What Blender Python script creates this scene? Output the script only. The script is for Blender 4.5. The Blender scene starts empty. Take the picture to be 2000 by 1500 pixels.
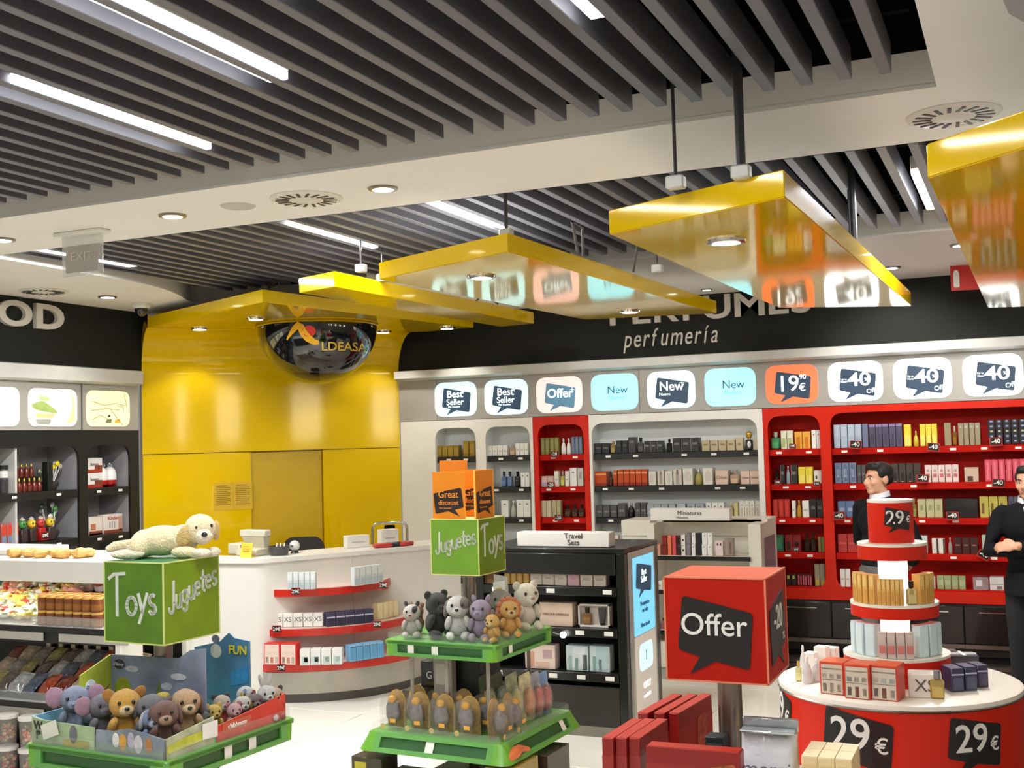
import bpy, bmesh, math, random
from mathutils import Vector, Matrix, noise
from mathutils.geometry import tessellate_polygon
random.seed(7)
S = bpy.context.scene
COL = S.collection
R_ = math.radians
# ---------------------------------------------------------------- camera
F_PX, ROLL, PITCH, YAW, EYE = 2258.0, .0278, math.atan(113/2258.0), R_(23.8), 1.95
cr, sr, cp, sp, cy, sy = math.cos(ROLL), math.sin(ROLL), math.cos(PITCH), math.sin(PITCH), math.cos(YAW), math.sin(YAW)
_r, _f0, _z = Vector((cy, sy, 0)), Vector((-sy, cy, 0)), Vector((0, 0, 1))
_f, _u = _f0*cp + _z*sp, _z*cp - _f0*sp
_ri, _ui = _r*cr - _u*sr, _r*sr + _u*cr
cam_d = bpy.data.cameras.new('camera'); cam_d.sensor_width = 36; cam_d.sensor_fit = 'HORIZONTAL'
cam_d.lens = F_PX/2000*36; cam_d.clip_start = .05; cam_d.clip_end = 60
cam = bpy.data.objects.new('camera', cam_d); COL.objects.link(cam)
m_ = Matrix((_ri, _ui, -_f)).transposed().to_4x4(); m_.translation = (0, 0, EYE)
cam.matrix_world = m_
S.camera = cam
# ---------------------------------------------------------------- world, exposure
W = bpy.data.worlds.new('world'); S.world = W; W.use_nodes = True
W.node_tree.nodes['Background'].inputs[0].default_value = (1, .97, .93, 1)
W.node_tree.nodes['Background'].inputs[1].default_value = .25
S.view_settings.view_transform = 'Standard'; S.view_settings.look = 'None'
S.view_settings.gamma = 1; S.view_settings.use_curve_mapping = False
S.view_settings.exposure = 0.0
S.cycles.max_bounces = 7; S.cycles.diffuse_bounces = 4; S.cycles.glossy_bounces = 4
S.cycles.transmission_bounces = 5; S.cycles.transparent_max_bounces = 8
S.cycles.caustics_reflective = False; S.cycles.caustics_refractive = False
S.cycles.sample_clamp_indirect = 4
# ---------------------------------------------------------------- large lamps (added general fill under the ceiling, no fittings)
def area(name, loc, sx, sy, power, col=(1, .985, .97), rot=(0, 0, 0)):
    d = bpy.data.lights.new(name, 'AREA'); d.shape = 'RECTANGLE'; d.size = sx; d.size_y = sy
    d.energy = power; d.color = col
    o = bpy.data.objects.new(name, d); COL.objects.link(o); o.location = loc; o.rotation_euler = rot
    return o
for i, (x, y) in enumerate(((-4.2, 1.2), (-1.6, 1.0), (-6.2, 2.4), (-3.0, -.8), (1.2, 1.6), (1.2, 5.2), (-7.0, 4.9), (1.0, -.8))):
    area('ceiling_fill_lamp', (x, y, 3.27), .3, 1.2, 19)

# ---------------------------------------------------------------- pixel -> world on a known plane
def ray(x, y):
    a, b = x-1000, y-750
    u = a*cr - b*sr; v = a*sr + b*cr
    up = -v*cp + F_PX*sp; f = F_PX*cp + v*sp
    return Vector((u*cy - f*sy, u*sy + f*cy, up))
def atY(x, y, Y):
    d = ray(x, y); t = Y/d.y; return Vector((d.x*t, Y, EYE+d.z*t))
def atX(x, y, X):
    d = ray(x, y); t = X/d.x; return Vector((X, d.y*t, EYE+d.z*t))
def atZ(x, y, Z):
    d = ray(x, y); t = (Z-EYE)/d.z; return Vector((d.x*t, d.y*t, Z))
# ---------------------------------------------------------------- materials
def lin(c):
    return tuple(((v/255)/12.92 if v/255 <= .04045 else ((v/255+.055)/1.055)**2.4) for v in c)
_M = {}
def mat(col, rough=.5, metal=0, coat=0, emit=0, trans=0, bump=0, bscale=60, var=.05, sheen=0, alpha=1, ecol=None, spec=.5, vscale=9):
    key = (tuple(col), rough, metal, coat, emit, trans, bump, bscale, var, sheen, alpha, ecol, spec, vscale)
    if key in _M: return _M[key]
    m = bpy.data.materials.new('paint_%03d' % len(_M)); m.use_nodes = True
    nt = m.node_tree; b = nt.nodes['Principled BSDF']; I = b.inputs
    l = lin(col)
    I['Roughness'].default_value = rough; I['Metallic'].default_value = metal
    I['Coat Weight'].default_value = coat; I['Coat Roughness'].default_value = .04
    I['Specular IOR Level'].default_value = spec
    I['Transmission Weight'].default_value = trans; I['Alpha'].default_value = alpha
    if sheen: I['Sheen Weight'].default_value = sheen
    tc = nt.nodes.new('ShaderNodeTexCoord')
    if var:
        n = nt.nodes.new('ShaderNodeTexNoise'); n.inputs['Scale'].default_value = vscale; n.inputs['Detail'].default_value = 3
        r = nt.nodes.new('ShaderNodeValToRGB')
        r.color_ramp.elements[0].position = .3; r.color_ramp.elements[1].position = .7
        r.color_ramp.elements[0].color = tuple(v*(1-var) for v in l)+(1,)
        r.color_ramp.elements[1].color = tuple(min(1, v*(1+var)) for v in l)+(1,)
        nt.links.new(tc.outputs['Object'], n.inputs['Vector']); nt.links.new(n.outputs['Fac'], r.inputs['Fac'])
        nt.links.new(r.outputs['Color'], I['Base Color'])
    else: I['Base Color'].default_value = l+(1,)
    if bump:
        n2 = nt.nodes.new('ShaderNodeTexNoise'); n2.inputs['Scale'].default_value = bscale; n2.inputs['Detail'].default_value = 4
        bp = nt.nodes.new('ShaderNodeBump'); bp.inputs['Strength'].default_value = bump; bp.inputs['Distance'].default_value = .01
        nt.links.new(tc.outputs['Object'], n2.inputs['Vector']); nt.links.new(n2.outputs['Fac'], bp.inputs['Height']); nt.links.new(bp.outputs['Normal'], I['Normal'])
    if emit:
        I['Emission Color'].default_value = (lin(ecol) if ecol else l)+(1,); I['Emission Strength'].default_value = emit
    _M[key] = m
    return m
def fuzzy(col): return mat(col, .95, bump=.9, bscale=130, var=.14, sheen=.4, spec=.1, vscale=25)
WHITE = mat((236, 233, 225), .35, var=.015); CREAM = mat((238, 226, 200), .5)
CEILW = mat((247, 243, 236), .85, var=.02, vscale=2)
BLACK = mat((26, 26, 24), .4, var=.1); BLACKM = mat((14, 14, 13), .95, var=.1, spec=.1); BLACKG = mat((22, 22, 22), .15, var=.08)
SLAT = mat((98, 97, 104), .42, var=.08, vscale=3); STEEL = mat((150, 146, 138), .28, 1, var=.08); CHROME = mat((215, 215, 215), .12, 1, var=0)
YELLOW = mat((224, 186, 0), .07, coat=.18, spec=.6, var=.015, vscale=1.5)
YELLOW.node_tree.nodes['Principled BSDF'].inputs['Specular Tint'].default_value = (1, .8, .42, 1); YELLOWD = mat((205, 168, 0), .3, coat=.3, var=.03)
RED = mat((206, 34, 8), .4, coat=.08, spec=.25, var=.05, vscale=3); REDIN = mat((182, 18, 4), .5, spec=.15, var=.08)
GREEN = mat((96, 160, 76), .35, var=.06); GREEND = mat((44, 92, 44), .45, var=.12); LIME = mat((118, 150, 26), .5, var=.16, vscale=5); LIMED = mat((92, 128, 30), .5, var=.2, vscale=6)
GREYP = mat((168, 164, 156), .35, var=.03, vscale=3); GREYL = mat((205, 204, 198), .3, var=.03); INNER = mat((236, 240, 238), .5, var=.05, vscale=2)
PAPER = mat((240, 240, 232), .6, var=.03); INK = mat((32, 32, 30), .5, var=0); INKW = mat((232, 230, 222), .5, var=0)
GLASSY = mat((225, 235, 235), .05, trans=.92, var=0); LAMP = mat((255, 250, 240), .4, emit=9, ecol=(255, 250, 240), var=0)
STRIP = mat((255, 255, 255), .4, emit=12, ecol=(250, 252, 255), var=0)
SKIN = mat((222, 168, 136), .5, var=.04, spec=.3)
# ---------------------------------------------------------------- mesh builder
class Fr:                                   # a flat frame: origin, right, up
    def __init__(s, o, r, u):
        s.o, s.r, s.u = Vector(o), Vector(r).normalized(), Vector(u).normalized(); s.n = s.r.cross(s.u)
    def p(s, a, b, c=0): return s.o + s.r*a + s.u*b + s.n*c
    def mat(s, a=0, b=0, c=0):
        m = Matrix((s.r, s.u, s.n)).transposed().to_4x4(); m.translation = s.p(a, b, c); return m
class MB:
    def __init__(s): s.v, s.f, s.m, s.M = [], [], [], None
    def add(s, vs, fs, mi=0):
        k = len(s.v)
        s.v += [tuple(s.M @ Vector(q)) if s.M else tuple(q) for q in vs]
        for f in fs: s.f.append(tuple(k+i for i in f)); s.m.append(mi)
        return s
    def poly(s, pts, mi=0): return s.add(pts, [range(len(pts))], mi)
    def box(s, c, d, mi=0, rz=0, b=0, top=None):
        hx, hy, hz = d[0]/2, d[1]/2, d[2]/2; vs, fs = [], []
        ca, sa = math.cos(rz), math.sin(rz)
        def T(x, y, z): return (c[0]+x*ca-y*sa, c[1]+x*sa+y*ca, c[2]+z)
        if not b:
            vs = [T(x*hx, y*hy, z*hz) for x in (-1, 1) for y in (-1, 1) for z in (-1, 1)]
            s.add(vs, [(0, 1, 3, 2), (4, 6, 7, 5), (0, 4, 5, 1), (2, 3, 7, 6), (0, 2, 6, 4)], mi)
            return s.add([vs[i] for i in (1, 5, 7, 3)], [(0, 1, 2, 3)], mi if top is None else top)
        b = min(b, hx*.9, hy*.9, hz*.9); idx = {}
        for sx in (-1, 1):
            for sy_ in (-1, 1):
                for sz in (-1, 1):
                    for ax in range(3):
                        q = [sx*(hx-b), sy_*(hy-b), sz*(hz-b)]; q[ax] = (sx*hx, sy_*hy, sz*hz)[ax]
                        idx[sx, sy_, sz, ax] = len(vs); vs.append(T(*q))
        def K(sg, ax): return idx[sg[0], sg[1], sg[2], ax]
        for ax in range(3):
            o1, o2 = [i for i in range(3) if i != ax]
            for sg in (-1, 1):
                q = []
                for a, e in ((-1, -1), (1, -1), (1, 1), (-1, 1)):
                    t = [0, 0, 0]; t[ax] = sg; t[o1] = a; t[o2] = e; q.append(K(t, ax))
                fs.append(q)
            for a in (-1, 1):
                for e in (-1, 1):
                    t1 = [0, 0, 0]; t1[o1] = a; t1[o2] = e; t1[ax] = -1; t2 = list(t1); t2[ax] = 1
                    fs.append((K(t1, o1), K(t2, o1), K(t2, o2), K(t1, o2)))
        for sx in (-1, 1):
            for sy_ in (-1, 1):
                for sz in (-1, 1): fs.append([K((sx, sy_, sz), a) for a in range(3)])
        return s.add(vs, fs, mi)
    def plate(s, fr, outer, holes=(), t=.01, mi=0, side=None):      # polygon with holes, extruded by t behind the frame plane
        loops = [list(outer)]+[list(h) for h in holes]; flat = [q for l in loops for q in l]
        if holes: tris = tessellate_polygon([[Vector((a, b, 0)) for a, b in l] for l in loops])
        else: tris = [tuple(range(len(flat)))]
        n = len(flat)
        vs = [fr.p(a, b, 0) for a, b in flat]+[fr.p(a, b, -t) for a, b in flat]
        s.add(vs, [tuple(q) for q in tris]+[tuple(n+i for i in reversed(q)) for q in tris], mi)
        fs, k = [], 0
        for l in loops:
            L = len(l); fs += [(k+i, k+(i+1) % L, n+k+(i+1) % L, n+k+i) for i in range(L)]; k += L
        return s.add(vs, fs, mi if side is None else side)
    def lathe(s, prof, n=24, c=(0, 0, 0), mi=0, cap=True, a0=0, a1=2*math.pi):
        full = abs(a1-a0-2*math.pi) < 1e-6; N = n if full else n+1
        vs = [(c[0]+r*math.cos(a0+(a1-a0)*i/n), c[1]+r*math.sin(a0+(a1-a0)*i/n), c[2]+z) for r, z in prof for i in range(N)]
        fs = []
        for j in range(len(prof)-1):
            for i in range(n):
                i2 = (i+1) % N; fs.append((j*N+i, j*N+i2, (j+1)*N+i2, (j+1)*N+i))
        s.add(vs, fs, mi)
        if cap:
            for j in (0, len(prof)-1):
                if prof[j][0] > 1e-5: s.add(vs[j*N:(j+1)*N], [range(N)], mi)
        return s
    def ell(s, c, r, mi=0, n=(14, 9), rot=None, nz=0, seed=0):
        c = Vector(c); vs, fs = [], []
        for j in range(n[1]+1):
            t = math.pi*j/n[1]
            for i in range(n[0]):
                a = 2*math.pi*i/n[0]
                q = Vector((math.sin(t)*math.cos(a), math.sin(t)*math.sin(a), math.cos(t)))
                if nz: q *= 1+nz*noise.noise(q*2.2+Vector((seed, seed*.7, 1)))
                q = Vector((q.x*r[0], q.y*r[1], q.z*r[2]))
                if rot is not None: q = rot @ q
                vs.append(c+q)
        for j in range(n[1]):
            for i in range(n[0]):
                i2 = (i+1) % n[0]; fs.append((j*n[0]+i, (j+1)*n[0]+i, (j+1)*n[0]+i2, j*n[0]+i2))
        return s.add(vs, fs, mi)
    def tube(s, pts, r, n=8, mi=0, cap=True):
        pts = [Vector(p) for p in pts]; rs = r if isinstance(r, (list, tuple)) else [r]*len(pts)
        vs, fs = [], []; up = Vector((0, 0, 1)); pr = None
        for i, p in enumerate(pts):
            t = (pts[min(i+1, len(pts)-1)]-pts[max(i-1, 0)]).normalized()
            if pr is None: pr = t.cross(up if abs(t.z) < .9 else Vector((1, 0, 0))).normalized()
            pr = (pr-t*pr.dot(t)).normalized(); q = t.cross(pr)
            vs += [p+(pr*math.cos(2*math.pi*k/n)+q*math.sin(2*math.pi*k/n))*rs[i] for k in range(n)]
        for i in range(len(pts)-1):
            for k in range(n):
                k2 = (k+1) % n; fs.append((i*n+k, i*n+k2, (i+1)*n+k2, (i+1)*n+k))
        if cap: fs += [tuple(range(n)), tuple(range((len(pts)-1)*n, len(pts)*n))]
        return s.add(vs, fs, mi)
    def mesh(s, name, mats, smooth=True, angle=.7):
        me = bpy.data.meshes.new(name); me.from_pydata(s.v, [], s.f)
        for m in (mats if isinstance(mats, (list, tuple)) else [mats]): me.materials.append(m)
        for p, mi in zip(me.polygons, s.m): p.material_index = mi
        bm = bmesh.new(); bm.from_mesh(me); bmesh.ops.remove_doubles(bm, verts=bm.verts, dist=1e-6)
        bmesh.ops.recalc_face_normals(bm, faces=bm.faces); bm.to_mesh(me); bm.free()
        if smooth:
            for p in me.polygons: p.use_smooth = True
            me.set_sharp_from_angle(angle=angle)
        return me
    def build(s, name, mats, parent=None, smooth=True, angle=.7):
        return put(name, s.mesh(name, mats, smooth, angle), parent)
def put(name, me, parent=None, loc=None, rz=0):
    o = bpy.data.objects.new(name, me); COL.objects.link(o)
    if parent: o.parent = parent
    if loc is not None: o.location = loc
    if rz: o.rotation_euler = (0, 0, rz)
    return o
_LB = {}
def tag(o, label, cat, group=None):
    n = len(label.replace('-', ' ').split())
    if n < 4 or len(label.split()) > 16: print('LABEL LENGTH', n, label)
    if label in _LB and (not group or _LB[label] != group): print('LABEL TWICE', label)
    _LB[label] = group
    o['label'] = label; o['category'] = cat
    if group: o['group'] = group
    return o
def thing(name, label, cat, loc=(0, 0, 0), rz=0, group=None):
    o = bpy.data.objects.new(name, None); COL.objects.link(o); o.empty_display_size = .05
    o.location = loc; o.rotation_euler = (0, 0, rz)
    return tag(o, label, cat, group)
def struct(o): o['kind'] = 'structure'; return o
def dup(o, parent=None):
    c = o.copy(); COL.objects.link(c)
    if parent: c.parent = parent
    for ch in list(o.children): dup(ch, c)
    return c
# ---------------------------------------------------------------- flat shapes, lettering
def rpoly(pts, r, n=5):
    out = []; N = len(pts)
    for i in range(N):
        p, a, b = Vector(pts[i]), Vector(pts[i-1]), Vector(pts[(i+1) % N])
        rr = r[i] if isinstance(r, (list, tuple)) else r
        if rr <= 0: out.append(tuple(p)); continue
        d1, d2 = (a-p).normalized(), (b-p).normalized()
        rr = min(rr, (a-p).length*.49, (b-p).length*.49); s0, s1 = p+d1*rr, p+d2*rr
        for k in range(n+1):
            t = k/n; out.append(tuple(s0*(1-t)**2+p*2*t*(1-t)+s1*t*t))
    return out
def rrect(x0, z0, x1, z1, r, n=6): return rpoly([(x0, z0), (x1, z0), (x1, z1), (x0, z1)], r, n)
def bubble(w, h=None, flip=False, tail=True):
    h = h or w*.8
    p = [(-.53, -.26), (-.22, -.34), (-.37, -.56), (0, -.39), (.46, -.48), (.53, .22), (-.45, .42)]
    r = [.06, 0, 0, 0, .06, .06, .06]
    if not tail: p = [p[0]]+p[4:]; r = [.06]*4
    p = [((-a if flip else a)*w, b*h) for a, b in p]
    if flip: p.reverse(); r.reverse()
    return rpoly(p, [q*w for q in r])
def text_mesh(body, size, m, t=.0015, bold=0, shear=0, align='CENTER', sp=1, bevel=0, spy=1):
    c = bpy.data.curves.new('lettering', 'FONT'); c.body = body; c.size = size; c.extrude = t; c.offset = bold*size
    c.shear = shear; c.align_x = align; c.align_y = 'CENTER'; c.resolution_u = 2 if size < .05 else 4; c.space_character = sp; c.space_line = spy
    o = bpy.data.objects.new('lettering', c); me = bpy.data.meshes.new_from_object(o); bpy.data.objects.remove(o)
    me.materials.clear(); me.materials.append(m); me.name = 'lettering'
    return me
def text(body, size, m, fr, a, b, parent=None, c=.001, name='lettering', sx=1, rot=0, **k):
    o = put(name, text_mesh(body, size, m, **k), parent)
    o.matrix_local = fr.mat(a, b, c) @ Matrix.Rotation(rot, 4, 'Z') @ Matrix.Diagonal((sx, 1, 1, 1))
    return o
def ribbon(mb, fr, pts, w, t=.003, mi=0):   # hand-lettered stroke lying on a frame
    for i in range(len(pts)-1):
        p, q = Vector(pts[i]), Vector(pts[i+1]); d = (q-p).normalized() if (q-p).length > 1e-6 else Vector((1, 0))
        n = Vector((-d.y, d.x))*w/2; p2, q2 = p-d*w*.3, q+d*w*.3
        mb.plate(Fr(fr.p(0, 0, t), fr.r, fr.u), [tuple(p2-n), tuple(q2-n), tuple(q2+n), tuple(p2+n)], t=t, mi=mi)
def arc(cx, cy_, rx, ry, a0, a1, n=10): return [(cx+rx*math.cos(R_(a0+(a1-a0)*i/n)), cy_+ry*math.sin(R_(a0+(a1-a0)*i/n))) for i in range(n+1)]
HAND = {'T': (1.1, [[(.5, .02), (.5, 1.0)], [(.0, .92), (.3, 1.02), (1.0, 1.05)]]), 'o': (.72, [arc(.33, .3, .3, .3, 0, 360, 14)]),
        'y': (.62, [[(.05, .6), (.3, .05)], [(.6, .62), (.3, .05), (.1, -.28)]]),
        's': (.58, [arc(.32, .44, .2, .17, 60, 270, 7)+arc(.3, .13, .2, .15, 90, -150, 7)]),
        'J': (.7, [[(.55, 1.0), (.52, .3)]+arc(.3, .18, .22, .22, 0, -170, 8)]), 'u': (.62, [[(.08, .6)]+arc(.28, .22, .22, .22, 180, 360, 8)+[(.52, .6)], [(.52, .6), (.55, 0)]]),
        'g': (.66, [arc(.3, .33, .25, .26, 20, 340, 12), [(.55, .6), (.53, -.1)]+arc(.32, -.12, .21, .2, 0, -150, 6)]),
        'e': (.64, [[(.06, .32), (.54, .36)]+arc(.3, .32, .26, .29, 10, 310, 11)]), 't': (.46, [[(.22, .95), (.2, .1), (.38, .02)], [(.0, .62), (.42, .66)]])}
def handtext(word, fr, a, b, h, w, m, parent, slope=0, shrink=None):
    mb = MB(); x = 0; tot = sum(HAND[c][0] for c in word); k0 = w/tot
    for i, c in enumerate(word):
        k = h*(shrink[i] if shrink else 1)
        for st in HAND[c][1]: ribbon(mb, fr, [(a+x+q[0]*k0, b+x*slope+q[1]*k) for q in st], h*.115)
        x += HAND[c][0]*k0
    return mb.build('lettering', m, parent)
ORD = 'first second third fourth fifth sixth seventh eighth ninth tenth eleventh twelfth'.split()
NUM = 'one two three four five six seven eight nine ten eleven twelve'.split()
def plural(d):
    return d+('es' if d.endswith(('x', 's', 'ch')) else 's')
def olabel(i, n, desc, where):
    if n == 1: l = f'{desc} {where}'
    else: l = f'{ORD[i]} from left of {NUM[n-1]} {plural(desc)} {where}'
    for a, b in ((' perfume ', ' '), ('from left of', 'of'), (' lettered', '')):
        if len(l.split()) > 16: l = l.replace(a, b)
    return l
# ================================================================ the setting
ZC = 3.26
XL, YB = -7.55, 10.45                       # left wall, perfume wall
Aw, Bw = Vector((XL, 8.51, 0)), Vector((-5.89, YB, 0))       # yellow corner wall, left and right foot
# floor: square tiles, one object each
fl = struct(put('floor', MB().box((-3, 3.2, -.06), (13.6, 15.2, .06)).mesh('floor', mat((120, 116, 108), .6))))
TW, TD = mat((246, 242, 230), .14, var=.012, vscale=1.5), mat((48, 46, 44), .16, var=.2, vscale=3)
tm = [MB().box((0, 0, -.015), (.796, .796, .03), b=.003).mesh('floor_tile', m) for m in (TW, TD)]
for i in range(14):
    for j in range(13):
        x, y = -8.1+.8*i, .55+.8*j
        dark = (x > -.35 and y > 4.5) or (y > 9.7 and x > -2.2)
        put('floor_tile', tm[1 if dark else 0], fl, (x, y, 0))
put('floor_tile', tm[0], fl, (-3, -2.2, 0)).scale = (16, 5.7, 1)
# walls
def wall(name, o, r, u, w, h, m, t=.1, b0=0):
    return struct(put(name, MB().plate(Fr(o, r, u), [(0, b0), (w, b0), (w, h), (0, h)], t=t).mesh(name, m)))
wall('wall_back', (-5.95, YB+.5, 0), (1, 0, 0), (0, 0, 1), 9.6, 4, GREYP)
struct(put('wall_fascia_back', MB().plate(Fr((-5.95, YB, 0), (1, 0, 0), (0, 0, 1)), [(0, 2.71), (9.6, 2.71), (9.6, 4), (0, 4)], t=.45).mesh('wall_fascia_back', mat((33, 33, 30), .7, spec=.2))))
wall('wall_left', (XL-.45, -3.2, 0), (0, 1, 0), (0, 0, 1), 11.8, 4, GREYP)
struct(put('wall_fascia_left', MB().plate(Fr((XL, 4, 0), (0, 1, 0), (0, 0, 1)), [(0, 2.715), (4.6, 2.715), (4.6, 4), (0, 4)], t=.42).mesh('wall_fascia_left', mat((33, 33, 30), .7, spec=.2))))
wall('wall_right', (3.6, YB+.5, 0), (0, -1, 0), (0, 0, 1), 14.3, 4, mat((214, 208, 196), .6))
wall('wall_front', (3.6, -3.3, 0), (-1, 0, 0), (0, 0, 1), 11.7, 4, mat((214, 208, 196), .6))
# ceiling with three slatted recesses
FY, BY0, BY1, XR = 4.655, 5.515, 8.06, -.245
hA = [(-7.3, -2.6), (XR, -2.6), (XR, FY), (-7.3, FY)]
hB = rpoly([(-6.16, BY0), (XR, BY0), (XR, BY1), (-4.9, BY1), (-5.6, 8.75), (-6.75, 8.3), (-6.22, 7.3)], [0, 0, 0, 0, .2, .3, .5])
hC = rpoly([(.0, -2.6), (2.9, -2.6), (2.9, 4.2), (.0, 4.2)], [0, 0, .4, .4])
ce = struct(put('ceiling', MB().plate(Fr((0, 0, ZC), (1, 0, 0), (0, -1, 0)), [(-8, 3.3), (-8, -10.9), (3.6, -10.9), (3.6, 3.3)], [[(a, -b) for a, b in h] for h in (hA, hB, hC)], t=.02).mesh('ceiling', CEILW)))
def recess(h, hf=.15):
    n = len(h); w, k = MB(), MB()
    for i in range(n):
        p, q = h[i], h[(i+1) % n]
        w.poly([(p[0], p[1], ZC+.019), (q[0], q[1], ZC+.019), (q[0], q[1], ZC+hf), (p[0], p[1], ZC+hf)])
        k.poly([(p[0], p[1], ZC+hf), (q[0], q[1], ZC+hf), (q[0], q[1], ZC+.62), (p[0], p[1], ZC+.62)])
    k.poly([(p[0], p[1], ZC+.62) for p in h])
    w.build('fascia', CEILW, ce); k.build('void_lining', BLACKM, ce)
recess(hA); recess(hB); recess(hC)
# slats
ZS, SH, SW, PIT = 3.285, .125, .046, .1443
def slats(x_hi, x_lo, y0, y1):
    me = MB().box((0, (y0+y1)/2, SH/2), (SW, y1-y0, SH), b=.003).mesh('slat', SLAT)
    x = x_hi
    while x > x_lo: put('slat', me, ce, (x-SW/2, 0, ZS)); x -= PIT
slats(-.39, -7.25, -2.5, 4.475); slats(-.39, -6.1, BY0+.12, 7.9)
# cross rails above the slats
for y in (4.2, 2.6, 1.0, 6.2, 7.5):
    put('slat_rail', MB().box((-3.2 if y > 5 else -3.75, y, ZS+SH+.03), (5.8 if y > 5 else 6.9, .04, .05)).mesh('slat_rail', BLACKM), ce)
# strip lights between slats
def strip(x, y0, y1, label, w=.088, pw=18):
    t = thing('ceiling_light', label, 'ceiling light', (x, (y0+y1)/2, ZS+.02), 0, 'strip lights between the ceiling slats')
    L = y1-y0
    MB().box((0, 0, .05), (w, L, .07), b=.004).build('housing', WHITE, t)
    MB().box((0, 0, -.001), (w-.006, L-.006, .03), b=.003).build('diffuser', STRIP, t)
    d = bpy.data.lights.new('strip_lamp', 'AREA'); d.shape = 'RECTANGLE'; d.size = w; d.size_y = L; d.energy = pw*L; d.color = (.97, .98, 1)
    o = bpy.data.objects.new('strip_lamp', d); COL.objects.link(o); o.parent = t; o.location = (0, 0, -.02)
def sx_(px, py): return atZ(px, py, ZS).x
strip(-2.43, 1.9, 3.48, 'long bright strip light nearest above the yellow canopies, cut by the top edge')
strip(-3.29, 3.03, 4.13, 'bright strip light among the slats, whole, nearest the corner of the left ceiling')
strip(-1.165, 2.4, 3.44, 'strip light among the slats above the rods of the big yellow canopy')
strip(-1.86, 1.75, 2.80, 'strip light showing only its tip at the top edge of the photo')
strip(-3.99, 5.78, 6.77, 'strip light over the second yellow canopy beyond the white beam', pw=84)
strip(-2.91, 5.68, 6.62, 'strip light touching the middle yellow canopy beyond the white beam', pw=84)
strip(-.44, 6.35, 7.42, 'short wide-looking strip light beside the large yellow slab at the edge', pw=84)
strip(-5.83, 5.5, 6.5, 'strip light beyond the white beam nearest the FOOD wall', pw=84)
# round fittings in the white soffits
def downlight(p, label, r=.075, power=7, cone=110, z=ZC, ring=None, cat='downlight', face=1.0):
    t = thing('downlight', label, cat, (p.x, p.y, z), 0, 'round recessed downlights')
    MB().lathe([(r*.72, -.003), (r*.74, -.012), (r, -.01), (r*1.02, 0)], 28, cap=False).build('trim_ring', ring or STEEL, t)
    MB().lathe([(0, -.014), (r*.5, -.014), (r*.73, -.012)], 24, cap=False).build('glow_face', LAMP, t)
    if power:
        d = bpy.data.lights.new('spot', 'SPOT'); d.energy = power*6; d.spot_size = R_(cone); d.spot_blend = .7; d.color = (1, .96, .88); d.shadow_soft_size = .04
        o = bpy.data.objects.new('spot', d); COL.objects.link(o); o.parent = t; o.location = (0, 0, -.02)
    return t
downlight(atZ(337, 420, ZC), 'round downlight on the white beam between the exit sign and the speaker')
downlight(atZ(748, 367, ZC), 'round downlight on the white beam beside the air vent, in a warm glow')
downlight(atZ(4, 467, ZC), 'round downlight on the white beam cut by the edge of the photo')
downlight(atZ(210, 579, ZC), 'round downlight in the white soffit over the FOOD sign')
for px, py, lb in ((598, 387, 'round slotted air vent in the white beam beside the glowing downlight'), (1862, 224, 'large round slotted air vent in the white ceiling above the edge canopy'), (85, 568, 'round slotted air vent in the soffit above the FOOD sign')):
    p = atZ(px, py, ZC); t = thing('air_vent', lb, 'air vent', (p.x, p.y, ZC), 0, 'round ceiling air vents')
    MB().lathe([(0, -.012), (.17, -.012), (.19, -.004), (.19, 0)], 40, cap=False).build('vent_plate', mat((222, 216, 204), .5, var=.02), t)
    sm = MB().box((.125, .012, -.013), (.072, .015, .004), rz=.25).mesh('slot', BLACK)
    for k in range(18): put('slot', sm, t, rz=2*math.pi*k/18)
    MB().lathe([(0, -.018), (.05, -.018), (.06, -.012)], 24, cap=False).build('vent_hub', mat((222, 216, 204), .5, var=.02), t)
p = atZ(465, 402, ZC); t = thing('ceiling_speaker', 'round flush loudspeaker grille in the white beam between downlight and vent', 'loudspeaker', (p.x, p.y, ZC))
MB().lathe([(0, -.008), (.085, -.008), (.095, 0)], 32, cap=False).build('grille', mat((205, 198, 186), .8, bump=.5, bscale=400), t)
for i, x in enumerate((-5.2, -4.1, -3.0, -1.95, -1.2, -.35, .5)):  # downlights added to brighten the shelves; two replace small ceiling caps
    p = Vector((x, 8.75, ZC)) if i not in (3, 4) else atZ(*((1690, 515), (1740, 522))[i-3], ZC)
    t = downlight(p, f'{ORD[i]} added shelf-brightening downlight in far soffit before perfume wall, counted from the yellow wall', power=0)
    d = bpy.data.lights.new('spot', 'SPOT'); d.energy = 70; d.spot_size = R_(100); d.spot_blend = .8; d.color = (1, .97, .92); d.shadow_soft_size = .05
    o = bpy.data.objects.new('spot', d); COL.objects.link(o); o.parent = t; o.location = (0, 0, -.02); o.rotation_euler = (R_(40), 0, 0)
for px, py, lb in () and ((1690, 515, 'small round ceiling cap beside the large canopy near the fire sign'), (1740, 522, 'small round ceiling cap partly behind the large canopy')):
    p = atZ(px, py, ZC); t = thing('ceiling_speaker', lb, 'loudspeaker', (p.x, p.y, ZC))
    MB().lathe([(0, -.008), (.08, -.008), (.09, 0)], 24, cap=False).build('grille', mat((196, 190, 180), .8), t)
# camera dome
p = atZ(276, 592, ZC); t = thing('security_camera', 'small white dome security camera on the soffit beside the yellow wall', 'security camera', (p.x, p.y, ZC))
MB().lathe([(.075, 0), (.078, -.03), (.06, -.05)], 24).build('base', WHITE, t)
MB().lathe([(.058, -.05), (.055, -.075), (.04, -.1), (.018, -.115), (0, -.118)], 24, cap=False).build('dome', mat((40, 38, 36), .08, coat=.5), t)
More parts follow.
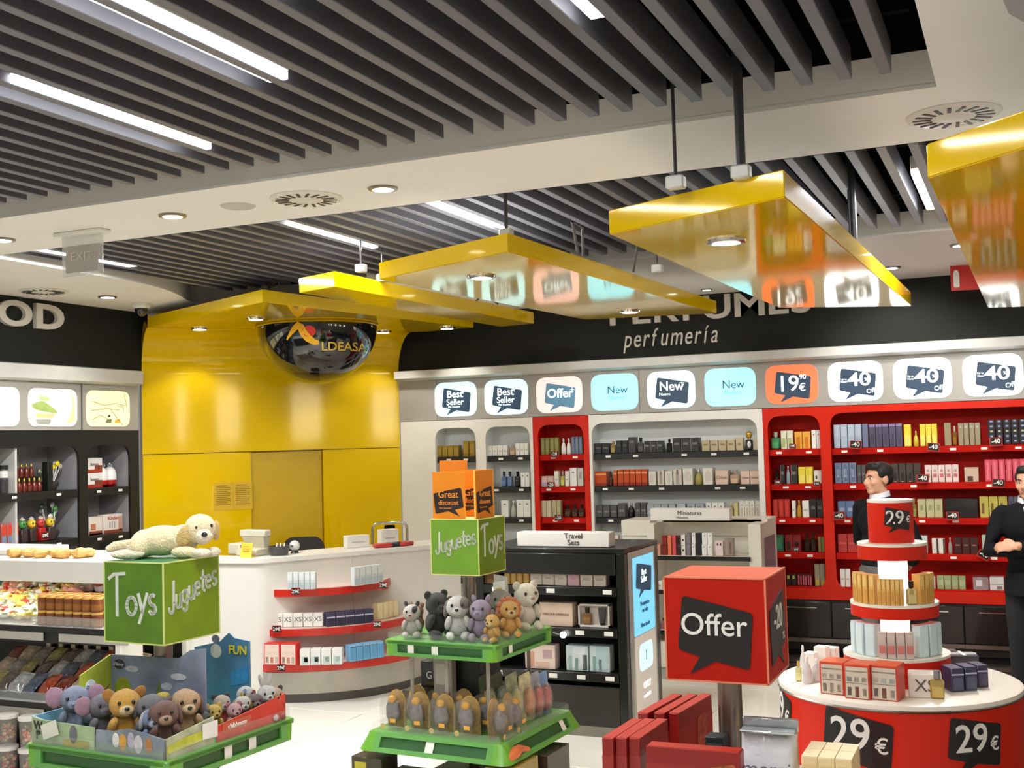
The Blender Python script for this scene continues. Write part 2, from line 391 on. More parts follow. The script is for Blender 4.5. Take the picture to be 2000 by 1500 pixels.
# hanging exit sign
p = atZ(160, 452, ZC); t = thing('exit_sign', 'small grey translucent exit sign hanging from the white beam', 'sign', (p.x, p.y, ZC))
fr = Fr((0, 0, -.16), (1, 0, 0), (0, 0, 1))
MB().box((0, 0, -.012), (.36, .1, .024), b=.006).build('mount', WHITE, t)
MB().plate(fr, rrect(-.155, -.1, .155, .14, .008), t=.008).build('acrylic_panel', mat((215, 215, 210), .1, alpha=.45, var=0), t)
MB().plate(Fr((0, -.002, -.16), (1, 0, 0), (0, 0, 1)), rrect(-.125, -.08, .125, .08, .008), t=.004).build('printed_panel', mat((172, 166, 158), .5), t)
text('EXIT', .07, mat((208, 202, 192), .5, var=0), Fr((0, -.004, -.16), (1, 0, 0), (0, 0, 1)), 0, .012, t, sx=1.2)
# fire extinguisher sign
p = atZ(1884, 518, ZC); t = thing('extinguisher_sign', 'small red fire extinguisher sign hanging by the black wall', 'sign', (p.x, p.y, ZC))
fr = Fr((0, 0, -.1), (.98, .2, 0), (0, 0, 1))
MB().plate(fr, rrect(-.11, -.1, .11, .1, .004), t=.006).build('plate', mat((196, 34, 26), .4), t)
MB().plate(Fr(fr.p(0, 0, .002), fr.r, fr.u), rpoly([(-.09, -.075), (-.045, -.075), (-.045, .04), (-.056, .065), (-.08, .065), (-.09, .04)], .012), t=.002).build('pictogram', PAPER, t)
MB().tube([fr.p(-.075, .1, 0), fr.p(-.075, .1, 0)+Vector((0, 0, .02))], .004).build('hanger', STEEL, t)
# ---------------------------------------------------------------- the yellow corner wall and its curved canopy
yw = (Bw-Aw).normalized(); yn = Vector((yw.y, -yw.x, 0)); LW = (Bw-Aw).length; YF = Fr(Aw, yw, (0, 0, 1))
ZY, RY, ZSEAM = 3.08, .4, 1.925
wc = struct(put('wall_corner', MB().plate(Fr(Aw-yn*.06, yw, (0, 0, 1)), [(0, 0), (LW, 0), (LW, 3.2), (0, 3.2)], t=.08).mesh('wall_corner', YELLOWD)))
mb = MB(); prof = [(0, ZSEAM+.004), (0, ZY-RY)]+[(RY-RY*math.cos(R_(a)), ZY-RY+RY*math.sin(R_(a))) for a in range(9, 91, 9)]
def YP(a, n, z): q = Aw+yw*a+yn*n; return (q.x, q.y, z)
vs = []
for n_, z_ in prof: vs += [YP(0, n_, z_), YP(LW, n_, z_)]
for n_, z_ in prof: vs += [YP(0, n_*.7-.05, z_+.08), YP(LW, n_*.7-.05, z_+.08)]
K = len(prof); fs = []
for j in range(K-1): fs += [(2*j, 2*j+1, 2*j+3, 2*j+2), (2*K+2*j, 2*K+2*j+2, 2*K+2*j+3, 2*K+2*j+1), (2*j, 2*j+2, 2*K+2*j+2, 2*K+2*j), (2*j+1, 2*K+2*j+1, 2*K+2*j+3, 2*j+3)]
mb.add(vs, fs); mb.build('upper_panel', YELLOW, wc)
D0, D1 = 1.014, 1.732
for a, b in ((.003, D0-.004), (D1+.004, LW-.003)):
    MB().plate(YF, [(a, .002), (b, .002), (b, ZSEAM-.004), (a, ZSEAM-.004)], t=.05).build('lower_panel', YELLOW, wc)
dr = struct(put('door_1', MB().plate(Fr(Aw-yn*.035, yw, (0, 0, 1)), [(D0+.004, .01), (D1-.004, .01), (D1-.004, ZSEAM-.012), (D0+.004, ZSEAM-.012)], t=.02).mesh('door_1', mat((196, 160, 6), .3, coat=.3, var=.03))))
for k in (.652, .838):
    n_ = thing('notice', 'left-hand yellowish printed notice sheet on the yellow wall' if k < .7 else 'right-hand yellowish printed notice sheet on the yellow wall', 'notice', YF.p(k, 1.37, .001), math.atan2(yw.y, yw.x), 'notices on the yellow wall')
    fr = Fr((0, 0, 0), (1, 0, 0), (0, 0, 1))
    MB().plate(Fr((0, -.003, 0), (1, 0, 0), (0, 0, 1)), [(0, 0), (.182, 0), (.182, .268), (0, .268)], t=.003).build('sheet', mat((206, 166, 20), .5), n_)
    mb = MB()
    for i in range(11): mb.box((.02+.07*(1 if i % 3 else .8), -.004, .235-.018*i), (.14 if i % 3 else .1, .002, .006))
    mb.build('printed_lines', mat((140, 112, 14), .6), n_)['kind'] = 'stuff'
# overhead canopies: yellow lacquered slabs
def slab(pts, z, label, th=.10, rods=(), cables=(), lights=(), pw=22):
    c = sum((Vector((p[0], p[1], 0)) for p in pts), Vector())/len(pts)
    t = thing('canopy_slab', label, 'canopy', (c.x, c.y, z), 0, 'yellow hanging canopy slabs')
    q = [(p[0]-c.x, p[1]-c.y) for p in pts]
    b = bmesh.new(); lo = [b.verts.new((x, y, 0)) for x, y in q]; b.faces.new(lo)
    e = bmesh.ops.extrude_face_region(b, geom=b.faces[:])
    bmesh.ops.translate(b, verts=[v for v in e['geom'] if isinstance(v, bmesh.types.BMVert)], vec=(0, 0, th))
    bmesh.ops.recalc_face_normals(b, faces=b.faces); bmesh.ops.bevel(b, geom=b.edges[:], offset=.004, segments=2, affect='EDGES')
    me = bpy.data.meshes.new('panel'); b.to_mesh(me); b.free(); me.materials.append(YELLOW); me.materials.append(mat((226, 222, 214), .6))
    for p in me.polygons: p.use_smooth = True; p.material_index = 1 if p.normal.z > .9 else 0
    me.set_sharp_from_angle(angle=.5); put('panel', me, t)
    for x, y, r in rods:
        o = MB(); o.tube([(x-c.x, y-c.y, th), (x-c.x, y-c.y, ZC+.3-z)], r); o.build('rod', mat((52, 50, 50), .4, .4), t)
        if r < .02:
            MB().box((x-c.x, y-c.y, th+.02), (.07, .05, .05), b=.006).build('bracket', mat((190, 188, 180), .4), t)
    for pts_ in cables:
        MB().tube([(a[0]-c.x, a[1]-c.y, a[2]-z) for a in pts_], .008).build('cable', mat((70, 68, 66), .5), t)
    for x, y in lights:
        MB().lathe([(.06, -.002), (.062, -.012), (.084, -.01), (.087, 0)], 24, (x-c.x, y-c.y, 0), cap=False).build('light_ring', CHROME, t)
        MB().lathe([(0, -.015), (.061, -.013)], 20, (x-c.x, y-c.y, 0), cap=False).build('glow_face', mat((255, 246, 226), .3, emit=5, var=0), t)
        d = bpy.data.lights.new('spot', 'SPOT'); d.energy = pw; d.spot_size = R_(106); d.spot_blend = .4; d.color = (1, .96, .88); d.shadow_soft_size = .04
        o = bpy.data.objects.new('spot', d); COL.objects.link(o); o.parent = t; o.location = (x-c.x, y-c.y, -.02)
    return t
def P2(px, py, z): q = atZ(px, py, z); return (q.x, q.y)
def lx(px, py, z): return P2(px, py, z)
z1 = ZY
q0, q3 = Aw+yn*RY, Bw+yn*RY
c1 = slab([(q0.x, q0.y), P2(513, 590, z1), P2(925, 640, z1), (q3.x+yw.x*.25, q3.y+yw.y*.25-.12), (q3.x, q3.y)], z1, 'yellow canopy slab growing from the curved yellow wall, over the dark dome',
     lights=[lx(390, 642, z1), lx(500, 622, z1), lx(748, 648, z1), lx(873, 640, z1)], pw=32, rods=[(-5.55, 7.75, .012)], cables=[[(-5.35, 7.6, z1+.1), (-5.4, 7.7, 3.5)], [(-5.2, 7.7, z1+.1), (-5.3, 7.75, 3.5)]])
z2 = 2.985
c2 = slab([P2(584, 572, z2), P2(654, 560, z2), P2(1043, 632, z2), P2(977, 638, z2)], z2, 'narrow yellow canopy slab, second from the yellow wall', rods=[(*P2(706, 560, z2), .007), (-4.0, 6.9, .005)], cables=[[(-3.95, 8.3, z2+.1), (-3.93, 8.4, z2+.16), (-3.9, 8.6, z2+.1)]])
z3 = 2.93
c3 = slab([P2(740, 546, z3), P2(993, 492, z3), P2(1400, 612, z3), P2(1142, 624, z3)], z3, 'yellow canopy slab in the middle, its underside reflecting the lit signs',
     rods=[(*P2(990, 493, z3+.02), .011), (*P2(1285, 560, z3), .004)], cables=[[(*P2(1130, 528, z3), z3+.1), (*P2(1120, 505, z3), z3+.2), (*P2(1140, 520, z3), z3+.22), (*P2(1140, 532, z3), z3+.1)], [(*P2(1238, 560, z3), z3+.1), (*P2(1250, 545, z3), z3+.25), (*P2(1252, 540, z3), 3.5)]],
     lights=[lx(940, 540, z3), lx(1230, 608, z3)])
z4 = 2.79
c4 = slab([P2(1190, 458, z4), P2(1533, 385, z4), P2(1780, 598, z4), P2(1521, 601, z4)], z4, 'large yellow canopy slab hung on two dark rods, one lamp underneath',
     rods=[(*P2(1322, 418, z4), .007), (*P2(1450, 400, z4), .018), (*P2(1672, 545, z4), .018), (*P2(1664, 545, z4), .006)], lights=[lx(1418, 470, z4)])
z5 = 2.68
p0, p1, p2 = Vector(P2(1812, 348, z5)), Vector(P2(2000, 290, z5)), Vector(P2(1930, 601, z5)); e = (p1-p0).normalized()
c5 = slab([tuple(p0), tuple(p0+e*.86), tuple(p2+Vector((.95, .35))), tuple(p2)], z5, 'yellow canopy slab cut off by the edge of the photo, nearest of all', rods=[(p0.x+.5, p0.y+1.2, .018)])
# dome sign under the first canopy
pc = atZ(620, 636, z1); R = .555
t = thing('dome_sign', 'glossy black half dome with a yellow swoosh logo under the yellow canopy', 'sign', (pc.x, pc.y, z1))
dome = [(R*math.cos(R_(a)), -R*.98*math.sin(R_(a))) for a in range(0, 90, 5)]+[(0, -R*.98)]
MB().lathe(dome, 56, cap=False).build('dome', mat((20, 22, 26), .06, coat=1, var=.2, vscale=4), t, angle=1.2)
MB().lathe([(R*1.0, .0), (R*1.02, -.012), (R*.99, -.02)], 56, cap=False).build('rim', YELLOWD, t)
vd = Vector((-pc.x, -pc.y, 0)).normalized(); vr = Vector((-vd.y, vd.x, 0))
def on_dome(me, dz=.004):
    for v in me.vertices:
        a, b, k = v.co.x, v.co.y, v.co.z
        c = math.sqrt(max(1e-4, R*R-a*a-(b/.98)**2))+dz+k
        q = vr*a+Vector((0, 0, b))+vd*c; v.co = q
    return me
me = text_mesh('LDEASA', .105, mat((226, 190, 70), .25, .3, var=0), t=.002, bold=.012)
for v in me.vertices: v.co.x = v.co.x*1.1+.232; v.co.y -= .24
put('lettering', on_dome(me), t)
def strokes(pts, w): 
    mb = MB(); L = []
    for i, (a, b, ww) in enumerate(pts):
        a0, b0, _ = pts[max(i-1, 0)]; a1, b1, _ = pts[min(i+1, len(pts)-1)]; d = Vector((a1-a0, b1-b0)).normalized(); n = Vector((-d.y, d.x))*ww/2
        L.append(((a+n.x, b+n.y, 0), (a-n.x, b-n.y, 0)))
    for i in range(len(L)-1): mb.add([L[i][0], L[i][1], L[i+1][1], L[i+1][0]], [(0, 1, 2, 3)])
    return mb
mb = strokes([(-.27, -.17, .012), (-.235, -.12, .03), (-.2, -.075, .05), (-.165, -.045, .055), (-.15, -.06, .06), (-.125, -.115, .065), (-.085, -.165, .065), (-.03, -.2, .05), (.01, -.205, .035)], 1)
me = mb.mesh('swoosh', mat((250, 190, 20), .3, var=0)); put('swoosh', on_dome(me, .005), t)
mb = MB(); mb.poly([(-.075+.06*math.cos(2*math.pi*i/20), -.105+.05*math.sin(2*math.pi*i/20), 0) for i in range(20)]); put('red_dot', on_dome(mb.mesh('red_dot', mat((220, 50, 30), .3, var=0)), .0035), t)
# lit signs on the right-hand wall facing the yellow corner (they mirror in the lacquer)
for i, (y, w) in enumerate(((2.25, .22), (3.3, .5), (4.98, .62), (6.6, .5), (8.0, .5))):
    t = thing('wall_sign', f'{ORD[i]} lit white sign panel on the side wall facing the yellow corner', 'sign', (3.59, y, 2.2), 0, 'lit panels on the side wall')
    MB().plate(Fr((0, 0, 0), (0, -1, 0), (0, 0, 1)), rrect(-w/2-.04, -.26, w/2+.04, .26, .1), t=.05).build('frame', GREYL, t)
    MB().plate(Fr((-.006, 0, 0), (0, -1, 0), (0, 0, 1)), rrect(-w/2, -.21, w/2, .21, .08), t=.005).build('diffuser', mat((255, 255, 255), .4, emit=7, var=0), t)
# ================================================================ perfume wall: bays, lit signs
BK = Fr((0, YB, 0), (1, 0, 0), (0, 0, 1))
SHZ = [1.815, 1.505, 1.205, .9, .6]
DEP = .23
def bay(name, label, x0, x1, z0, z1, holes, face, inner, lip, skip=(), rad=.12):
    t = thing(name, label, 'wall shelving', ((x0+x1)/2, YB, 0), 0, 'display bays of the perfume wall')
    cx = (x0+x1)/2; fr = Fr((0, 0, 0), (1, 0, 0), (0, 0, 1))
    hs = [rrect(a-cx, b, c-cx, d, rad, 8) for a, b, c, d in holes]
    MB().plate(fr, [(x0-cx+.002, z0), (x1-cx-.002, z0), (x1-cx-.002, z1), (x0-cx+.002, z1)], hs, t=.025).build('face_panel', face, t)
    for a, b, c, d in holes:
        m = MB(); X0, X1, Z0, Z1 = a-cx-.004, c-cx+.004, b-.004, d+.004
        m.poly([(X0, DEP, Z0), (X1, DEP, Z0), (X1, DEP, Z1), (X0, DEP, Z1)])
        m.poly([(X0, .024, Z0), (X0, DEP, Z0), (X0, DEP, Z1), (X0, .024, Z1)]); m.poly([(X1, .024, Z0), (X1, DEP, Z0), (X1, DEP, Z1), (X1, .024, Z1)])
        m.poly([(X0, .024, Z0), (X1, .024, Z0), (X1, DEP, Z0), (X0, DEP, Z0)]); m.poly([(X0, .024, Z1), (X1, .024, Z1), (X1, DEP, Z1), (X0, DEP, Z1)])
        m.build('recess_lining', inner, t)
        for k, z in enumerate(SHZ):
            if z < b-.05 or z > d: continue
            s = MB().box(((a+c)/2-cx, (.03+DEP)/2, z-.03), (c-a-.004, DEP-.03, .056), b=.003).build('shelf', lip, t)
            w = c-a; n = max(2, int(w/.26))
            for j in range(n):
                if (j*7+k*3) % 5 == 4 and n > 2: continue
                put('price_label', PRICE, s, (a-cx+w*(j+.5)/n+.03*math.sin(j*5+k*3+a), .028, z-.03))
    return t
pm = MB().box((0, 0, 0), (.05, .003, .02)); PRICE = pm.mesh('price_label', PAPER)
TOPH = 2.105
bay('display_bay', 'white wall bay with two narrow arched openings beside the yellow wall', -5.88, -4.40, .12, 2.185, [(-5.48, .3, -5.025, TOPH), (-4.915, .3, -4.435, TOPH)], WHITE, INNER, BLACK)
bay('display_bay', 'slim red wall bay with one arched opening between white bays', -4.40, -3.82, .12, 2.185, [(-4.35, .3, -3.875, TOPH)], RED, REDIN, REDIN)
bay('display_bay', 'wide white wall bay with rounded opening behind the Miniatures stand', -3.82, -2.15, .12, 2.185, [(-3.79, .3, -2.205, TOPH)], WHITE, INNER, BLACK)
bay('display_bay', 'long red wall bay with a narrow and a very wide rounded opening', -2.15, 1.2, .49, 2.185, [(-2.11, .585, -1.65, TOPH+.01), (-1.56, .585, .12, TOPH+.02)], RED, REDIN, REDIN)
# dark drawer cabinets under the red bay
DRW = mat((20, 19, 19), .22, coat=.3, var=.15)
for i in range(6):
    x = -2.15+.54*i
    t = thing('drawer_cabinet', f'{ORD[i]} dark glossy drawer cabinet under the long red bay, counted from the white bay', 'cabinet', (x+.27, YB, 0), 0, 'dark drawer cabinets')
    MB().box((0, .19, .27), (.536, .42, .43)).build('carcass', BLACK, t)
    for z0, z1 in ((.165, .475),):
        d = MB().box((0, -.03, (z0+z1)/2), (.53, .02, z1-z0), b=.003).build('drawer', DRW, t)
        MB().box((0, -.044, z1-.05), (.3, .01, .008)).build('handle', CHROME, d)
    MB().box((0, -.03, .14), (.538, .02, .035)).build('kick_strip', STEEL, t)
    MB().box((0, -.0, .06), (.538, .02, .12)).build('plinth', BLACKG, t)
# ledge line on the floor
tr = struct(put('trim_1', MB().box((.1, 10.12, .02), (4.5, .04, .03)).mesh('trim_1', STEEL)))
# lit sign band
sb = struct(put('trim_2', MB().plate(BK, [(-5.885, 2.19), (1.2, 2.19), (1.2, 2.6), (-5.885, 2.6)], t=.05).mesh('trim_2', GREYP)))
m = MB(); pr = [(.0, 2.602), (-.10, 2.625), (-.10, 2.7), (.0, 2.712)]
m.add([(x, YB+y, z) for x in (-5.885, 1.2) for y, z in pr], [(0, 1, 5, 4), (1, 2, 6, 5), (2, 3, 7, 6), (0, 1, 2, 3), (4, 5, 6, 7), (0, 3, 7, 4)])
cb = struct(put('trim_3', m.mesh('trim_3', GREYL, smooth=False)))
for x in (-5.45, -3.3, -1.4): put('panel_seam', MB().box((0, 0, 0), (.004, .004, .4)).mesh('panel_seam', mat((120, 118, 112), .6)), sb, (x, YB-.001, 2.395))
LBX = [(-5.47, -5.0), (-4.91, -4.44), (-4.35, -3.87), (-3.78, -3.31), (-3.22, -2.76), (-2.67, -2.2), (-2.11, -1.65), (-1.56, -1.1), (-1.01, -.54), (-.45, .015)]
CY, CYW, PK, OR, WH = (150, 240, 255), (196, 250, 255), (255, 205, 200), (240, 110, 70), (255, 255, 255)
BUB = mat((42, 58, 78), .5, emit=.28, ecol=(60, 92, 118), var=.25, vscale=3); BUBL = mat((90, 140, 170), .5, emit=.4, ecol=(96, 140, 168), var=.2)
TXW = mat((250, 255, 255), .4, emit=1.0, ecol=(240, 255, 255), var=0); TXD = mat((50, 92, 116), .5, emit=.25, ecol=(60, 110, 140), var=0)
def sparkle(fr, a, b, s, parent):
    m = MB(); m.plate(Fr(fr.p(0, 0, .007), fr.r, fr.u), [(a-s, b), (a-s*.12, b+s*.12), (a, b+s), (a+s*.12, b+s*.12), (a+s, b), (a+s*.12, b-s*.12), (a, b-s), (a-s*.12, b-s*.12)], t=.001)
    m.build('sparkle', TXW, parent)
SPEC = [('best', CYW, 'light blue lit sign reading Best Seller, beside the yellow wall'), ('best', CYW, 'light blue lit sign reading Best Seller, beside the pink Offer sign'), ('offer', PK, 'pink lit sign reading Offer with a blue speech bubble'),
        ('new', CY, 'plain light blue lit sign reading New, beside the pink Offer sign'), ('newb', CYW, 'light blue lit sign reading New in a dark speech bubble'), ('new', CY, 'plain light blue lit sign reading New, beside the orange price sign'),
        ('p19', OR, 'orange lit sign with a price of nineteen ninety in a bubble'), ('p40', WH, 'white lit forty percent off sign beside the orange price sign'), ('p40', WH, 'white lit forty percent off sign, middle one of three'), ('p40', WH, 'white lit forty percent off sign cut by the edge of the photo')]
for (x0, x1), (k, col, lab) in zip(LBX, SPEC):
    t = thing('light_box', lab, 'sign', ((x0+x1)/2, YB, 2.395), 0, 'lit signs over the perfume wall'); w = x1-x0; h = .345
    fr = Fr((0, -.002, 0), (1, 0, 0), (0, 0, 1)); f2 = Fr((0, -.006, 0), (1, 0, 0), (0, 0, 1))
    MB().plate(fr, rrect(-w/2-.006, -h/2-.006, w/2+.006, h/2+.006, .11, 8), t=.004).build('frame', mat((180, 178, 170), .4), t)
    e = {'p40': 3, 'p19': .95, 'offer': .95}.get(k, 1.1)
    MB().plate(f2, rrect(-w/2, -h/2, w/2, h/2, .105, 8), t=.004).build('diffuser', mat(col, .3, emit=e, ecol=col, var=0), t)
    if k in ('best', 'offer', 'newb', 'p19', 'p40'):
        bw = .31 if k != 'p40' else .30; bx = {'p40': .02}.get(k, .01)
        f3 = Fr((bx, -.009, -.0), f2.r, f2.u)
        MB().plate(f3, bubble(bw, .285), t=.003).build('speech_bubble', BUBL if k == 'offer' else BUB, t)
        if k == 'best':
            text('Best', .104, TXW, f3, -.015, .05, t, bold=.008); text('Seller', .086, TXW, f3, -.015, -.03, t, bold=.006); text('Más Vendidos', .024, TXW, f3, -.025, -.075, t); sparkle(f3, .085, .075, .03, t)
        elif k == 'offer': text('Offer', .122, TXW, f3, 0, .01, t, bold=.02); sparkle(f3, .13, .045, .03, t)
        elif k == 'newb': text('New', .12, TXW, f3, -.005, .03, t, bold=.01); text('Nuevo', .04, TXW, f3, -.07, -.04, t, bold=.004); sparkle(f3, .1, .06, .03, t)
        elif k == 'p19': text('19', .2, TXW, f3, -.04, .0, t, bold=.006); text('.90', .06, TXW, f3, .085, .06, t, bold=.006); text('€', .095, TXW, f3, .085, -.035, t, bold=.006)
        else:
            text('40', .165, TXW, f3, .015, .012, t, bold=.012, sp=.95, sx=1.25); text('%', .04, TXW, f3, .073, .014, t, bold=.01); text('Off', .055, TXW, f3, .108, -.088, t, bold=.012, rot=.2); text('Up to\nHasta', .022, TXW, f3, -.115, .01, t, bold=.01)
    else:
        text('New', .105, TXD, f2, .03, .02, t); text('Nuevo', .06, mat((110, 200, 215), .5, emit=.6, ecol=(110, 200, 215), var=0), f2, .02, -.05, t)
# lettering on the black fascias
LET = mat((205, 198, 186), .4, var=.02)
def wallsign(label, letters, size, x0, x1, z, o, r, bold, depth, shear=0, cond=1.0, nm='wall_lettering'):
    t = thing(nm, label, 'sign', o, 0); fr = Fr((0, 0, 0), r, (0, 0, 1))
    ms = [text_mesh(c, size, LET, t=depth/2, bold=bold, shear=shear, align='LEFT') for c in letters]
    ws = [max(v.co.x for v in me.vertices) for me in ms]; gap = size*.04; tot = sum(ws)+gap*(len(ws)-1); k = (x1-x0)/tot; x = x0
    for me, w, c in zip(ms, ws, letters):
        ob = put('letter', me, t); ob.matrix_local = fr.mat(x, z, depth/2) @ Matrix.Diagonal((k, 1, 1, 1)); x += (w+gap)*k
    return t
pz = 3.0
wallsign('big white raised letters reading PERFUMES on the black fascia', 'PERFUMES', .30, -3.58, -1.68, .125, (0, YB, pz), (1, 0, 0), .02, .03)
wallsign('thin white italic letters reading perfumería under the big word', 'perfumería', .24, -3.44, -2.53, 0, (0, YB, 2.885), (1, 0, 0), .002, .012, shear=.25)
wallsign('big white raised letters of the word FOOD on the black fascia', 'FOOD', .285, 6.2, 7.52, 0, (XL, 0, 3.105), (0, 1, 0), .03, .04)
# downlights close to the wall, washing the ledge over the signs
for i, px in enumerate((878, 1147, 1395, 1640, 1905)):
    x = atY(px, 730, YB-.2).x
    t = downlight(Vector((x, 10.08, 0)), f'{ORD[i]} small downlight close above the lit signs, counted from the yellow wall', r=.05, power=0)
    d = bpy.data.lights.new('spot', 'SPOT'); d.energy = 9; d.spot_size = R_(74); d.spot_blend = .9; d.color = (1, .97, .92); d.shadow_soft_size = .04
    o = bpy.data.objects.new('spot', d); COL.objects.link(o); o.parent = t; o.location = (0, 0, -.02); o.rotation_euler = (R_(10), 0, 0)
# ---------------------------------------------------------------- goods: cartons, bottles, cans
_G = {}
def darker(c, k=.75): return tuple(max(0, v*k) for v in c)
def goods(kind, w, d, h, st):
    key = (kind, round(w, 3), round(d, 3), round(h, 3), repr(st))
    if key in _G: return _G[key]
    body = st['c']; rough = st.get('r', .4); m = [mat(body, rough, metal=st.get('metal', 0), coat=st.get('coat', .15), var=st.get('var', .04))]
    mb = MB()
    if kind == 'box':
        mb.box((0, 0, h/2), (w*.985, d, h), b=min(.0025, w*.05))
        if 'top' in st: m.append(mat(st['top'], rough)); mb.box((0, 0, h-.001), (w*.96, d*.98, .004), len(m)-1)
        for a0, b0, a1, b1, col in st.get('p', ()):
            m.append(mat(col, rough)); mb.box(((a0+a1-1)*w/2*.97, -d/2-.0006, h*(b0+b1)/2), ((a1-a0)*w*.95, .0018, (b1-b0)*h), len(m)-1)
        if 'disc' in st:
            m.append(mat(st['disc'], .5)); f = Fr((0, -d/2-.0005, h*.52), (1, 0, 0), (0, 0, 1)); mb.plate(Fr(f.p(0, 0, .002), f.r, f.u), arc(0, 0, w*.33, h*.33, 0, 342, 19), t=.003, mi=len(m)-1)
    elif kind == 'can':
        mb.lathe([(w*.47, 0), (w*.49, .008), (w*.49, h-.008), (w*.46, h), (0, h)], 20)
        for a0, b0, a1, b1, col in st.get('p', ()):
            m.append(mat(col, rough, metal=st.get('metal', 0))); mb.lathe([(w*.494, b0*h), (w*.494, b1*h)], 20, mi=len(m)-1, cap=False)
    elif kind == 'bottle':      # flat glass flask with neck and cap
        g = st.get('fill', body); m = [mat(body, .06, trans=st.get('tr', .35), coat=.5, var=0), mat(g, .15, coat=.5, var=.03), mat(st.get('cap', (190, 185, 175)), .2, metal=st.get('cm', .6), var=0)]
        H = h*.68; mb.box((0, 0, H/2), (w*.9, d*.6, H), 0, b=min(w, d)*.14)
        mb.box((0, -d*.012, H*.36), (w*.74, d*.565+.004, H*.6), 1, b=min(w, d)*.08)
        mb.lathe([(w*.13, H), (w*.13, H*1.06), (w*.22, H*1.06), (w*.23, h), (0, h)], 14, mi=2)
    elif kind == 'flask':       # round tapering flask
        m = [mat(body, .08, trans=st.get('tr', .2), coat=.6, var=.02), mat(st.get('cap', (200, 195, 185)), .2, metal=st.get('cm', .6), var=0)]
        mb.lathe([(w*.42, 0), (w*.47, h*.04), (w*.46, h*.4), (w*.34, h*.62), (w*.14, h*.76), (w*.12, h*.8)], 20)
        mb.lathe([(w*.17, h*.78), (w*.17, h*.95), (w*.1, h), (0, h)], 14, mi=1)
    elif kind == 'tube':        # cosmetic tube standing on its cap
        m.append(mat(st.get('cap', (30, 30, 30)), .3)); mb.lathe([(w*.3, 0), (w*.3, h*.14)], 16, mi=1)
        vs = []; n = 16
        for z, rx, ry in ((.14, .34, .34), (.4, .4, .32), (.8, .46, .16), (1, .48, .02)):
            vs += [(w*rx*math.cos(2*math.pi*i/n), w*ry*math.sin(2*math.pi*i/n), h*z) for i in range(n)]
        mb.add(vs, [(j*n+i, j*n+(i+1) % n, (j+1)*n+(i+1) % n, (j+1)*n+i) for j in range(3) for i in range(n)]+[tuple(range(3*n, 4*n))])
    elif kind == 'figure':      # novelty flask with a round gold cap
        m += [mat((214, 176, 70), .15, metal=.8, var=0), mat((222, 222, 222), .4)]
        mb.box((0, 0, h*.28), (w*.8, d*.6, h*.56), 0, b=w*.12); mb.ell((0, 0, h*.8), (w*.4, w*.34, h*.2), 1); mb.ell((w*.05, -d*.24, h*.3), (w*.26, d*.14, h*.2), 2, (10, 6))
        mb.lathe([(w*.2, h*.54), (w*.2, h*.64)], 12, mi=1, cap=False)
    me = mb.mesh('goods', m); _G[key] = me
    return me
CATW = {'box': ('perfume_box', 'box'), 'can': ('perfume_can', 'can'), 'bottle': ('perfume_bottle', 'bottle'), 'flask': ('perfume_flask', 'bottle'), 'tube': ('cosmetic_tube', 'tube'), 'figure': ('novelty_bottle', 'bottle')}
def word_on(o, me, y, z, rot=0):
    for a in (0,):
        w = put('lettering', me, o); w.matrix_local = Matrix.Translation((0, y, z)) @ Matrix.Rotation(math.pi/2, 4, 'X') @ Matrix.Rotation(rot, 4, 'Z')
def run(where, zs, x0, x1, yt, n, kind, st, desc, Y=YB+.05, dep=None, gap=.004, name=None, word=None, frame='Y'):
    a, b = atY(x0, yt, Y).x, atY(x1, yt, Y).x; h = atY((x0+x1)/2, yt, Y).z-zs
    w = (b-a)/n; d = dep or min(.14, max(.05, w*1.1)); me = goods(kind, w-gap, d, h, st); nm, cat = CATW[kind]
    wm = text_mesh(word[0], min(word[1], 1)*w, word[2], t=.0008) if word else None
    for i in range(n):
        o = put(name or nm, me, None, (a+w*(i+.5), Y+d/2, zs), random.uniform(-.03, .03))
        tag(o, olabel(i, n, desc, where), cat, f'{plural(desc)} {where}' if n > 1 else None)
        if wm: word_on(o, wm, -d/2-.002, h*(word[3] if len(word) > 3 else .5), word[4] if len(word) > 4 else 0)
def C(*rgb, **k): return dict(c=rgb, **k)
def BOX(c, *p, **k): return dict(c=c, p=p, **k)
BK1 = BOX((28, 28, 30), (.15, .45, .85, .62, (96, 92, 86))); BK2 = BOX((40, 40, 42), (0, .0, .04, 1, (170, 170, 170)), (.2, .5, .8, .66, (120, 116, 108)))
WH1 = BOX((232, 230, 222), (.2, .4, .8, .5, (190, 186, 176))); WH2 = BOX((236, 236, 232), (.35, .72, .65, .8, (120, 124, 128)))
z1_, z2_, z3_, z4_, z5_ = SHZ
W_ = 'of wide white bay'
s1, s2, s3 = 'on top shelf '+W_, 'on second shelf '+W_, 'on third shelf '+W_
run(s1, z1_, 1160, 1190, 866, 2, 'box', BK1, 'small black perfume box')
run(s1, z1_, 1190, 1201, 861, 1, 'bottle', C(170, 150, 96, cap=(200, 180, 110)), 'gold shield-shaped perfume bottle')
run(s1, z1_, 1202, 1226, 860, 2, 'box', BOX((24, 24, 26), (.2, .5, .8, .7, (70, 68, 64))), 'plain black perfume box')
run(s1, z1_, 1226, 1241, 854, 1, 'box', BOX((52, 50, 54), (.2, .6, .8, .8, (110, 106, 104))), 'tall charcoal perfume box')
run(s1, z1_, 1242, 1256, 855, 1, 'bottle', C(100, 98, 100, cap=(40, 40, 40)), 'smoky grey perfume bottle')
run(s1, z1_, 1257, 1295, 861, 3, 'box', BK2, 'small black white-edged perfume box')
run(s1, z1_, 1300, 1311, 857, 1, 'bottle', C(22, 22, 24, cap=(30, 30, 30), fill=(30, 30, 30)), 'little black perfume bottle')
